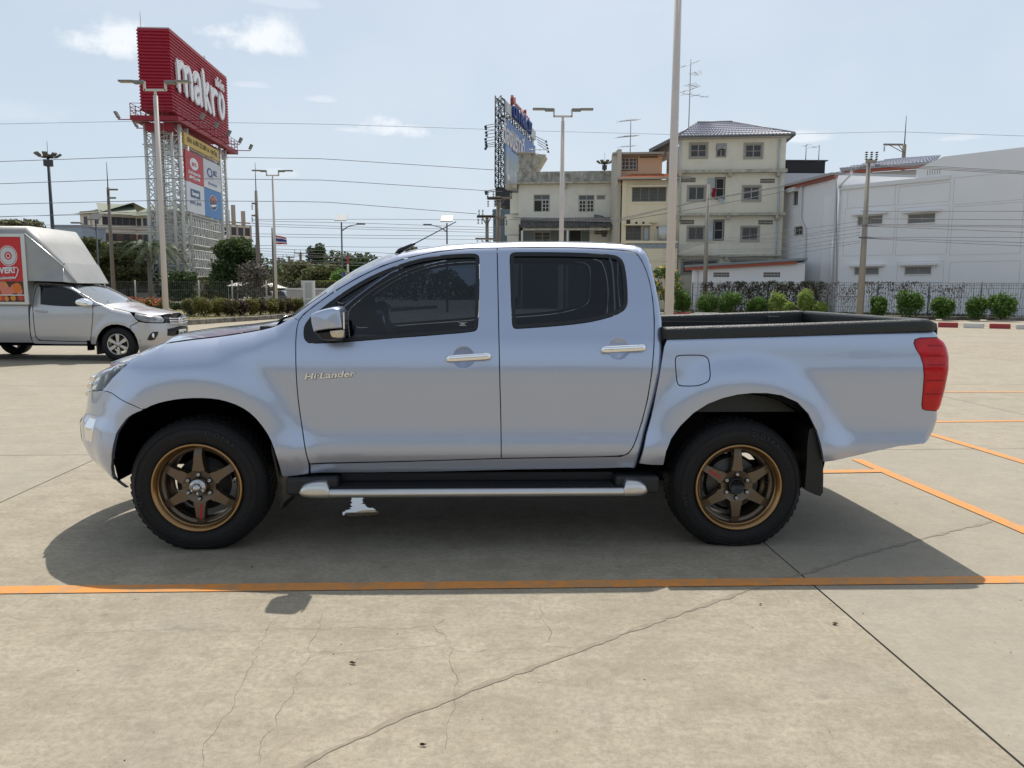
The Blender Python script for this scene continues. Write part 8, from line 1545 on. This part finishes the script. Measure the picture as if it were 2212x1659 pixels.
slt = [.66, .70, .72, .74, .75, .74, .71, .67, .62, .60, .59, .59, .62, .68, .76, .84, .86, .86, .84]; srr = [.10, .12, .13, .13, .08, .05, .045, .045, .05, .05, .05, .05, .05, .05, .04, .03, .02, .02, .02]
hsil = [(*HS0.T(x, y, l), r) for (x, y), l, r in zip(H3(sp_), slt, srr)]
xfh_ = [(.15, -.70), (.3, -.84), (.45, -.90), (.6, -.90), (.75, -.88), (.9, -.86), (1.0, -.80), (1.1, -.70), (1.2, -.55)]
HS = Surf(hf, h1, 1, .86, ybh, x0=-.30, xf=xfh_, n=2.5, bumps=[(XH, ZH, .45, .62, .025, .015)]); c_ = hsil[0]; HS.sil = np.array([(HS.uc, c_[1] - .06, .05)] + hsil)
hx = thing('delivery_pickup', 'silver pickup with aluminium cargo box and red delivery poster, cut by the left edge', 'delivery truck', (*(hf + HS.e2 * .86)[:2], 0) if len(HS.e2) == 2 else (*(hf + HS.e2[:2] * .86), 0), math.atan2(h1[1], h1[0]))
hi = lambda pts: HS.inv(H3(pts), .85)
hdoor = hi([(357, 965), (362, 1050), (372, 1200), (392, 1320), (420, 1353), (600, 1360), (800, 1365), (968, 1369), (988, 1348), (1000, 1200), (1010, 1060), (1010, 985), (990, 935), (930, 880), (860, 835), (790, 790), (700, 765), (560, 752), (430, 750), (402, 765), (380, 830), (362, 920)])
hwin = hi([(440, 780), (560, 776), (680, 788), (760, 806), (830, 838), (900, 888), (940, 930), (930, 975), (850, 984), (700, 982), (560, 973), (440, 960)])
kw = dict(grid=.06, roll=.003, gap=.005)
HS.panel('door', smooth_poly(hdoor, 1), silver, hx, holes=[hwin], **kw); HS.panel('window_glass', offset(hwin, -.004), tint_glass('truck_glass', (.10, .12, .13)), hx, off=-.01, gap=0, roll=0, flange=0, grid=.1)
HS.panel('window_band', hi([(440, 780), (560, 776), (680, 788), (760, 806), (830, 838), (900, 888), (940, 930), (952, 918), (893, 874), (826, 825), (757, 792), (680, 768), (560, 757), (430, 757)]), gloss_black, hx, off=.008, gap=0, roll=0, flange=0, grid=.08)
shp = [tuple(q[:2]) for q in HS.sil[6:]] + [tuple(q) for q in hi([(385, 1392), (600, 1398), (950, 1402), (1040, 1402), (1012, 985), (990, 935), (930, 880), (860, 835), (790, 790), (700, 765), (560, 752), (430, 750), (402, 765), (380, 830), (357, 965), (362, 1050), (372, 1200), (392, 1320), (420, 1353), (800, 1365), (968, 1369)])]
cabp = [tuple(q[:2]) for q in HS.sil[5:]] + [tuple(q) for q in hi([(385, 1392), (600, 1398), (950, 1400), (968, 1372), (800, 1368), (600, 1363), (418, 1356), (389, 1322), (369, 1200), (358, 1050), (353, 965), (359, 915), (377, 826), (400, 760), (430, 746), (560, 748), (700, 761), (792, 786), (862, 831), (932, 876), (992, 931), (1012, 980)])]
HS.panel('cab_shell', cabp, silver, hx, **kw)
hfend = [tuple(q[:2]) for q in HS.sil[3:6][::1]] + [tuple(q) for q in hi([(1012, 985), (1012, 1060), (1002, 1200), (990, 1350), (972, 1372), (985, 1400), (1040, 1402), (1050, 1360), (1068, 1300), (1105, 1245), (1150, 1207), (1210, 1186), (1280, 1183), (1350, 1198), (1410, 1228), (1425, 1240), (1418, 1198), (1510, 1150), (1462, 1110), (1422, 1056)])]
HS.panel('fender', smooth_poly(hfend, 0), silver, hx, **kw)
hbump = [tuple(q) for q in hi([(1425, 1244), (1460, 1282), (1488, 1340), (1505, 1400), (1515, 1500), (1560, 1520)])] + [(HS.uc + .5, .30), (HS.uc, .30), (HS.uc, .86), (HS.uc + .35, .865)] + [tuple(q) for q in hi([(1790, 1168), (1600, 1165), (1512, 1152), (1420, 1200)])]
HS.panel('bumper', smooth_poly(hbump, 0), silver, hx, **kw)
hhl = hi([(1422, 1048), (1600, 1070), (1785, 1092), (1788, 1130), (1775, 1160), (1620, 1158), (1540, 1146), (1462, 1106)]); HS.panel('headlight', hhl, mat('headlamp_silver', (.42, .43, .43), rough=.15, metal=.5, noise=1., nscale=5, col2=(.05, .05, .05), coat=1.), hx, off=.004, gap=0, roll=.004, grid=.05)
gp2 = [tuple(q) for q in hi([(1790, 1090), (1792, 1165)])] + [(HS.uc, HS.sil[0, 1] - .13), (HS.uc, HS.sil[0, 1] - .01)]; HS.panel('grille', gp2, gloss_black, hx, off=.003, gap=0, roll=0, grid=.06)
for k in range(3):
    zg = HS.sil[0, 1] - .03 - k * .045; us = np.array([[HS.uc + (abs(gp2[0][0] - HS.uc)) * i / 10, zg + .02 * i / 10] for i in range(11)]); pp = HS.P(us, .02); b = MB(); b.path([(p[0], -p[1], p[2]) for p in pp[::-1]] + [(p[0], p[1], p[2]) for p in pp[1:]], .013, 6); b.build('grille_bar', chrome, hx)
p = HS.P(np.array([[HS.uc, HS.sil[0, 1] - .07]]))[0]; b = MB(); b.path([(p[0] - .03, .085 * math.cos(t), p[2] + .06 * math.sin(t)) for t in np.linspace(0, 6.283, 17)[:-1]], .010, 6, closed=True); b.path([(p[0] - .03, .035 * math.cos(t), p[2] + .055 * math.sin(t)) for t in np.linspace(0, 6.283, 17)[:-1]], .008, 6, closed=True); b.path([(p[0] - .03, .06 * math.cos(t), p[2] + .028 + .02 * math.sin(t)) for t in np.linspace(0, 6.283, 13)[:-1]], .007, 6, closed=True); b.build('grille_emblem', chrome, hx)
HS.panel('lower_grille', [(HS.uc, .46), (HS.uc + .52, .50), (HS.uc + .50, .64), (HS.uc, .68)], gloss_black, hx, off=.004, gap=0, roll=0, grid=.06)
for k in range(4): us = np.array([[HS.uc + .5 * i / 8, .51 + k * .04] for i in range(9)]); pp = HS.P(us, .012); b = MB(); b.path([(p[0], -p[1], p[2]) for p in pp[::-1]] + [(p[0], p[1], p[2]) for p in pp[1:]], .006, 4); b.build('grille_slat', black_plastic, hx)
HS.panel('fog_lamp_trim', hi([(1600, 1350), (1630, 1290), (1665, 1262), (1725, 1260), (1715, 1300), (1680, 1350), (1640, 1358)]), black_plastic, hx, off=.004, gap=0, roll=.003, grid=.05); f_ = HS.P(hi([(1668, 1302)]), .012)[0]
for sg in (1, -1): b = MB(); b.lathe([(.001, -.02), (.045, -.015), (.055, .0), (.045, .01)], (f_[0], sg * f_[1], f_[2]), 'x', 14); b.build('fog_lamp', chrome, hx)
pl = HS.P(np.array([[HS.uc, .53]]), .03)[0]; b = MB(); b.box(pl[0] - .012, pl[0], -.17, .17, pl[2] - .08, pl[2] + .08); b.build('number_plate', mat('plate_white', (.62, .62, .60), rough=.5), hx, bevel=.004); place_text('plate_text', 'ฒฒ 781', .10, .002, mat('plate_black', (.03, .03, .03), rough=.5), (pl[0] - .016, 0, pl[2]), (0, -1, 0), (0, 0, 1), hx, sx=.95)
def hl_loft(name, i0, i1, m, crown, bulge=0.):
    P_ = HS.P(densify(HS.sil[i0:i1 + 1, :2], .08, False)); rows = []
    for k, p in enumerate(P_): f = k / (len(P_) - 1); bu = bulge(f) if callable(bulge) else bulge; rows.append([(p[0] - bu * (1 - abs(t) ** 2.2), p[1] * t, p[2] + crown * (1 - abs(t) ** 2.4)) for t in np.linspace(-1, 1, 21)])
    b = MB(); b.grid(rows); b.build(name, m, hx)
hl_loft('hood', 1, 5, silver, .035, lambda f: .16 * (1 - f) + .04); hl_loft('windscreen', 5, 9, mat('screen_sky_reflection', (.10, .115, .125), rough=.05, coat=1., spec=.8), .01, .10); hl_loft('roof', 9, 13, silver, .03); hl_loft('rear_window', 13, 16, gloss_black, 0.)  # opaque blue-grey windscreen colour carries the sky's reflection
b = MB(); rows = []; P_ = HS.P(HS.sil[0:2, :2]); b.grid([[(p[0] - .10 * (1 - abs(t) ** 2.2) * 0, p[1] * t, p[2]) for t in np.linspace(-1, 1, 15)] for p in P_]); b.build('hood_lip', silver, hx)
# wheels, arch liners, underside
def hwheel(x, z, sg, front=True):
    w = bpy.data.objects.new('wheel', None); COL.objects.link(w); w.parent = hx; w.location = (x, sg * .845, z); w.rotation_euler = (0, 0, 0 if sg > 0 else math.pi); r = .345; ri = .215
    b = MB(); b.lathe([(ri, -.02), (ri + .01, .012), (ri + .06, .022), (r - .02, .0), (r, -.03), (r + .001, -.11), (r, -.19), (r - .03, -.22), (ri, -.22)], (0, 0, 0), 'y', 56); b.build('tyre', rubber, w)
    b = MB(); b.lathe([(ri, -.0), (ri - .004, .012), (ri - .016, .008), (ri - .02, -.03), (ri - .03, -.1)], (0, 0, 0), 'y', 48); b.lathe([(.055, .0), (.05, .012), (.0001, .016)], (0, 0, 0), 'y', 18)
    for k in range(6):
        a = k * math.pi / 3 + .5; ca, sa = math.cos(a), math.sin(a); L = lambda q, t, y: (q * ca - t * sa, y, q * sa + t * ca); hw0, hw1 = .024, .038
        b.add([L(.05, -hw0, .0), L(.05, hw0, .0), L(ri - .012, hw1, .004), L(ri - .012, -hw1, .004), L(.05, -hw0, -.03), L(.05, hw0, -.03), L(ri - .012, hw1, -.03), L(ri - .012, -hw1, -.03)], [(0, 1, 2, 3), (0, 3, 7, 4), (1, 5, 6, 2), (4, 7, 6, 5)])
    b.build('rim', mat('rim_silver', (.55, .54, .52), rough=.3, metal=.8), w); b = MB(); b.lathe([(.15, -.10), (.0001, -.10)], (0, 0, 0), 'y', 24); b.build('brake_disc', MATS['brake_iron'], w)
    for k in range(6): a = k * math.pi / 3; b = MB(); b.lathe([(.0001, .012), (.009, .010), (.010, -.01)], (.038 * math.cos(a), .004, .038 * math.sin(a)), 'y', 8); b.build('lug_nut', steel, w)
WH = 3.085
for sg in (1, -1): hwheel(XH, .345, sg); hwheel(XH + WH, .345, sg, False)
for xx in (XH, XH + WH):
    for sg in (1, -1):
        b = MB(); b.grid([[(xx + .465 * math.cos(t), sg * y, max(.30, .36 + .47 * math.sin(t))) for y in (.866, .7, .42)] for t in np.linspace(R(5), R(175), 16)]); b.add([(xx + .455 * math.cos(t), sg * .42, max(.30, .36 + .46 * math.sin(t))) for t in np.linspace(R(5), R(175), 16)], [tuple(range(16))]); b.build('arch_liner', under, hx)
b = MB(); b.box(XH + .45, XH + 4.2, -.72, .72, .30, .46); b.box(XH - .5, XH + .6, -.40, .40, .30, .9); b.box(XH + .55, XH + .62, .70, .85, .22, .42); b.build('chassis', under, hx)
b = MB(); b.box(XH + .40, XH + .43, .60, .86, .14, .42); b.build('mud_flap', MATS['flap_rubber'], hx)
# interior darkness
b = MB(); b.box(XH + .5, XH + 1.9, -.74, .74, .5, .95); b.build('cabin_floor', cabin, hx)
# bed side and cargo box
xb0 = HS0.T(*H3([(330, 1100)])[0], .86)[0]; zb1h = HS0.T(*H3([(200, 968)])[0], .87)[1]; zb0h = HS0.T(*H3([(200, 1380)])[0], .87)[1]; bx_end = XH + 4.35
pr_ = [(.80, zb0h), (.855, zb0h + .12), (.87, zb0h + .35), (.865, zb1h - .08), (.85, zb1h)]
for sg in (1, -1): b = MB(); b.grid([[(x, sg * y, z) for y, z in pr_] for x in (xb0 + .03, XH + WH - .42)]); b.grid([[(XH + WH + .46 * math.cos(t), sg * .868, .36 + .46 * math.sin(t)) for t in np.linspace(R(178), R(2), 14)], [(XH + WH + .46 * math.cos(t), sg * .868, zb1h) for t in np.linspace(R(178), R(2), 14)]], smooth=False); b.grid([[(x, sg * y, z) for y, z in pr_] for x in (XH + WH + .46, bx_end)]); b.build('bed_side', silver, hx)
b = MB(); b.box(xb0 + .02, bx_end, -.88, .88, zb1h + .004, zb1h + .06); b.build('bed_rail', MATS['dark_steel'], hx); alu = mat('aluminium_sheet', (.36, .36, .35), rough=.55, metal=.35, noise=.8, nscale=1.6, col2=(.28, .28, .275), bump=.08, bscale=5); YB = .95
q_ = lambda x, y, l=.95: HS0.T(*H3([(x, y)])[0], l); YT, YM = .60, .80; c1_, c2_, c3_, c4_ = q_(268, 195), q_(690, 545, YT + .05), q_(845, 735, YT), q_(690, 718, YM); zbase = q_(300, 965)[1]; ztop_h = c1_[1]; lowc = q_(385, 708); xbx = q_(290, 715)[0]
prof_ = [(xbx, lowc[1] + .0), (lowc[0], lowc[1]), (c4_[0], c4_[1]), (c3_[0], c3_[1]), (c2_[0], c2_[1]), (c1_[0], c1_[1])]
b = MB(); 
def boxprof(xs_, YB_, zt, r=.16):      # rounded roof shoulder section
    return [(YB_, zt)] + [(YB_ - r + r * math.cos(t), zt + r * math.sin(t)) for t in np.linspace(0, math.pi / 2, 6)] + [(-YB_ + r - r * math.cos(t), zt + r * math.sin(t)) for t in np.linspace(math.pi / 2, 0, 6)] + [(-YB_, zt)]
fx = [c1_, c2_, c3_]; secs = []
for (x, z), r in zip(((bx_end + .05, ztop_h), (c1_[0], ztop_h), (c1_[0] * .5 + c2_[0] * .5, c1_[1] * .5 + c2_[1] * .5), (c2_[0], c2_[1])), (.16, .16, .12, .06)): secs.append([(x, y, zz_) for i, (y, zz_) in enumerate(boxprof(x, YB if x > c1_[0] - .01 else YB + (YT + .05 - YB) * (c1_[0] - x) / (c1_[0] - c2_[0]), z, r))])
b.grid(secs); b.build('box_roof', alu, hx)
o = MB(); o.add([(c2_[0], YT + .05, c2_[1]), (c3_[0], YT, c3_[1]), (c3_[0], -YT, c3_[1]), (c2_[0], -YT - .05, c2_[1] + .06), (c2_[0], YT - .01, c2_[1] + .06)], [(0, 1, 2, 3, 4)]); o.build('box_front_face', alu, hx)
for sg in (1, -1):
    b = MB(); n_ = len(prof_); b.add([(p[0], sg * yy_, p[1]) for p, yy_ in zip(prof_, (YB, YB, YM, YT, YT + .05, YB))], [(0, 1, 5), (1, 2, 4, 5), (2, 3, 4)]); b.build('fairing_side', alu, hx, fix=False)
    b = MB(); b.box(xbx, bx_end, sg * (YB - .02), sg * YB, zbase, ztop_h); b.build('box_side', alu, hx)
    if sg == 1:
        for (x0, x1, z0, z1) in ((xbx - .03, xbx + .05, zbase, ztop_h), (xbx + .051, bx_end, zbase - .0, zbase + .05), (xbx + .051, bx_end, ztop_h - .06, ztop_h)): b = MB(); b.box(x0, x1, YB + .001, YB + .025, z0, z1); b.build('edge_trim', mat('trim_aluminium', (.60, .60, .58), rough=.3, metal=.8), hx)
b = MB(); b.path([(p[0], y_l + .005, p[1]) for p, y_l in ((c1_, YB), (c2_, YT + .05), (c3_, YT))], .016, 6); b.path([(c2_[0], YT + .054, c2_[1]), (c4_[0], YM + .004, c4_[1])], .010, 4); b.build('rivet_strip', MATS['trim_aluminium'], hx); b = MB(); b.box(xbx, xbx + .03, -YB + .02, YB - .02, zbase, ztop_h); b.build('box_bulkhead', mat('bulkhead_shade', (.30, .30, .29), rough=.5, metal=.5), hx)
b = MB(); b.prism([(p[0], p[1]) for p in ((xbx, lowc[1]), (lowc[0], lowc[1]), (c4_[0], c4_[1]), (c3_[0], c3_[1]))], 'y', -YB + .02, YB - .02) if False else b.add([(xbx, -YB, lowc[1] + .01), (c3_[0], -YT, c3_[1] + .01), (c3_[0], YT, c3_[1] + .01), (xbx, YB, lowc[1] + .01)], [(0, 1, 2, 3)]); b.build('fairing_floor', MATS['bulkhead_shade'], hx)
# printed poster on the box side: red field with horizontal board lines, ring letter, slogan, oranges
ps0, ps1 = q_(246, 200), q_(262, 712); px0 = ps0[0] + .0; zr1, zr0 = ps0[1], ps1[1]; zf0 = q_(280, 935)[1]; red_p = mat('poster_red', (.55, .025, .028), rough=.5)
b = MB(); nb_ = 26
for k in range(nb_): z0 = zr0 + (zr1 - zr0) * k / nb_; b.box(px0, bx_end, YB + .002, YB + .006 + .002 * (k % 2), z0 + .002, z0 + (zr1 - zr0) / nb_)
b.build('poster_field', red_p, hx, fix=False); ring_c = q_(92, 435); rw = abs(q_(187, 435)[0] - ring_c[0])
def rdisc(name, m, cx_, cz_, r0, r1, y, n=40): b = MB(); b.grid([[(cx_ + r * math.cos(t), y, cz_ + r * 1.1 * math.sin(t)) for t in np.linspace(0, 6.2832, n + 1)] for r in (r0, r1)], smooth=False); return b.build(name, m, hx, fix=False)
pw_ = mat('poster_white_ink', (.66, .68, .70), rough=.5); rdisc('poster_letter', pw_, *ring_c, rw * .97, rw * 1.04, YB + .010); rdisc('poster_letter', mat('poster_pale_grey', (.50, .54, .56), rough=.5), *ring_c, rw * .42, rw * .90, YB + .010); rdisc('poster_letter', red_p, *ring_c, rw * .30, rw * .42, YB + .011); rdisc('poster_letter', pw_, *ring_c, rw * .18, rw * .27, YB + .011)
for k in range(9): zk = ring_c[1] + rw * (-.85 + .2 * k); hwk = math.sqrt(max(0, 1 - ((zk - ring_c[1]) / (rw * .99)) ** 2)) * rw * .9; inn = math.sqrt(max(0, 1 - ((zk - ring_c[1]) / (rw * .46)) ** 2)) * rw * .42 if abs(zk - ring_c[1]) < rw * .46 else 0; b = MB(); b.box(ring_c[0] + inn, ring_c[0] + hwk, YB + .012, YB + .013, zk, zk + rw * .05); b.box(ring_c[0] - hwk, ring_c[0] - inn, YB + .012, YB + .013, zk, zk + rw * .05); b.build('poster_stripe', pw_, hx)
tx_c = q_(70, 600); sl_ = -.10; ux_ = np.array([-1, 0, -sl_ * .6]); place_text('slogan', 'DELIVER!', .165, .002, pw_, (tx_c[0] + .13, YB + .012, tx_c[1] + .0), (-1, 0, .06), (0, 0, 1), hx, sx=.95, off=.006); place_text('slogan', 'ส่งตรงถึงคุณ', .09, .002, pw_, (tx_c[0] + .10, YB + .012, tx_c[1] - .14), (-1, 0, .06), (0, 0, 1), hx, sx=1.2)
fr0, fr1 = q_(-40, 590), q_(185, 560); fr2, fr3 = q_(188, 650), q_(-40, 690); b = MB(); b.path([(p[0], YB + .012, p[1]) for p in (fr0, fr1, (fr1[0] - .03, fr1[1] - .04), fr2, (fr2[0] + .03, fr2[1] - .04), fr3)], .012, 4); b.build('slogan_frame', pw_, hx)
b = MB(); b.box(px0, bx_end, YB + .002, YB + .006, zf0, zr0 - .002); b.build('fruit_photo', mat('fruit_print_dark', (.075, .030, .018), rough=.5), hx); cols__ = [(.62, .16, .02), (.50, .06, .03), (.58, .26, .05), (.62, .20, .14), (.42, .03, .02)]
for k in range(70):
    x, z = random.uniform(px0 + .06, px0 + 1.4), random.uniform(zf0 + .05, zr0 - .05); r = random.uniform(.03, .075) * (1 if z < (zf0 + zr0) / 2 - .1 else 1.5); r = min(r, z - zf0 - .005, zr0 - z - .005, x - px0 - .004); rdisc('printed_fruit', mat('fruit_ink_%d' % (k % 5), cols__[k % 5], rough=.5), x, z, .0005, r / 1.1, YB + .0065 + k * .00003, 14)
b = MB(); b.box(px0, bx_end, YB + .012, YB + .02, q_(200, 868)[1], q_(200, 856)[1]); b.build('box_rail', MATS['trim_aluminium'], hx)
# mirror, handle, badge
m_ = [tuple(HS0.T(*H3([p])[0], .98)) for p in ((810, 925), (830, 905), (880, 892), (930, 900), (965, 930), (985, 970), (975, 984), (900, 985), (840, 975), (810, 955))]; rows = pill2(m_, .90, .10, .75); b = MB(); b.grid([[(x, y, z) for x, y, z in r + r[:1]] for r in rows]); b.grid([[(x, .86, z) for x, y, z in rows[0] + rows[0][:1]], [(x, y, z) for x, y, z in rows[0] + rows[0][:1]]]); b.build('wing_mirror', chrome, hx)
ha, hb_ = hi([(380, 1035), (520, 1042)]); b = MB(); b.path([(ha[0] + (hb_[0] - ha[0]) * f, .882 + .03 * math.sin(math.pi * f), ha[1] + (hb_[1] - ha[1]) * f) for f in np.linspace(0, 1, 9)], [.006] + [.016] * 7 + [.006], 8); b.build('door_handle', silver, hx)
bd = hi([(930, 1075)])[0]; place_text('door_badge', 'HILUX', .07, .002, MATS['badge_chrome'], (bd[0], HS.P(np.array([bd]))[0, 1] + .004, bd[1]), (-1, 0, 0), (0, 0, 1), hx, sx=1.2); place_text('door_badge', 'REVO', .03, .002, MATS['badge_chrome'], (bd[0] - .04, HS.P(np.array([bd]))[0, 1] + .004, bd[1] - .07), (-1, 0, 0), (0, 0, 1), hx, sx=1.2)
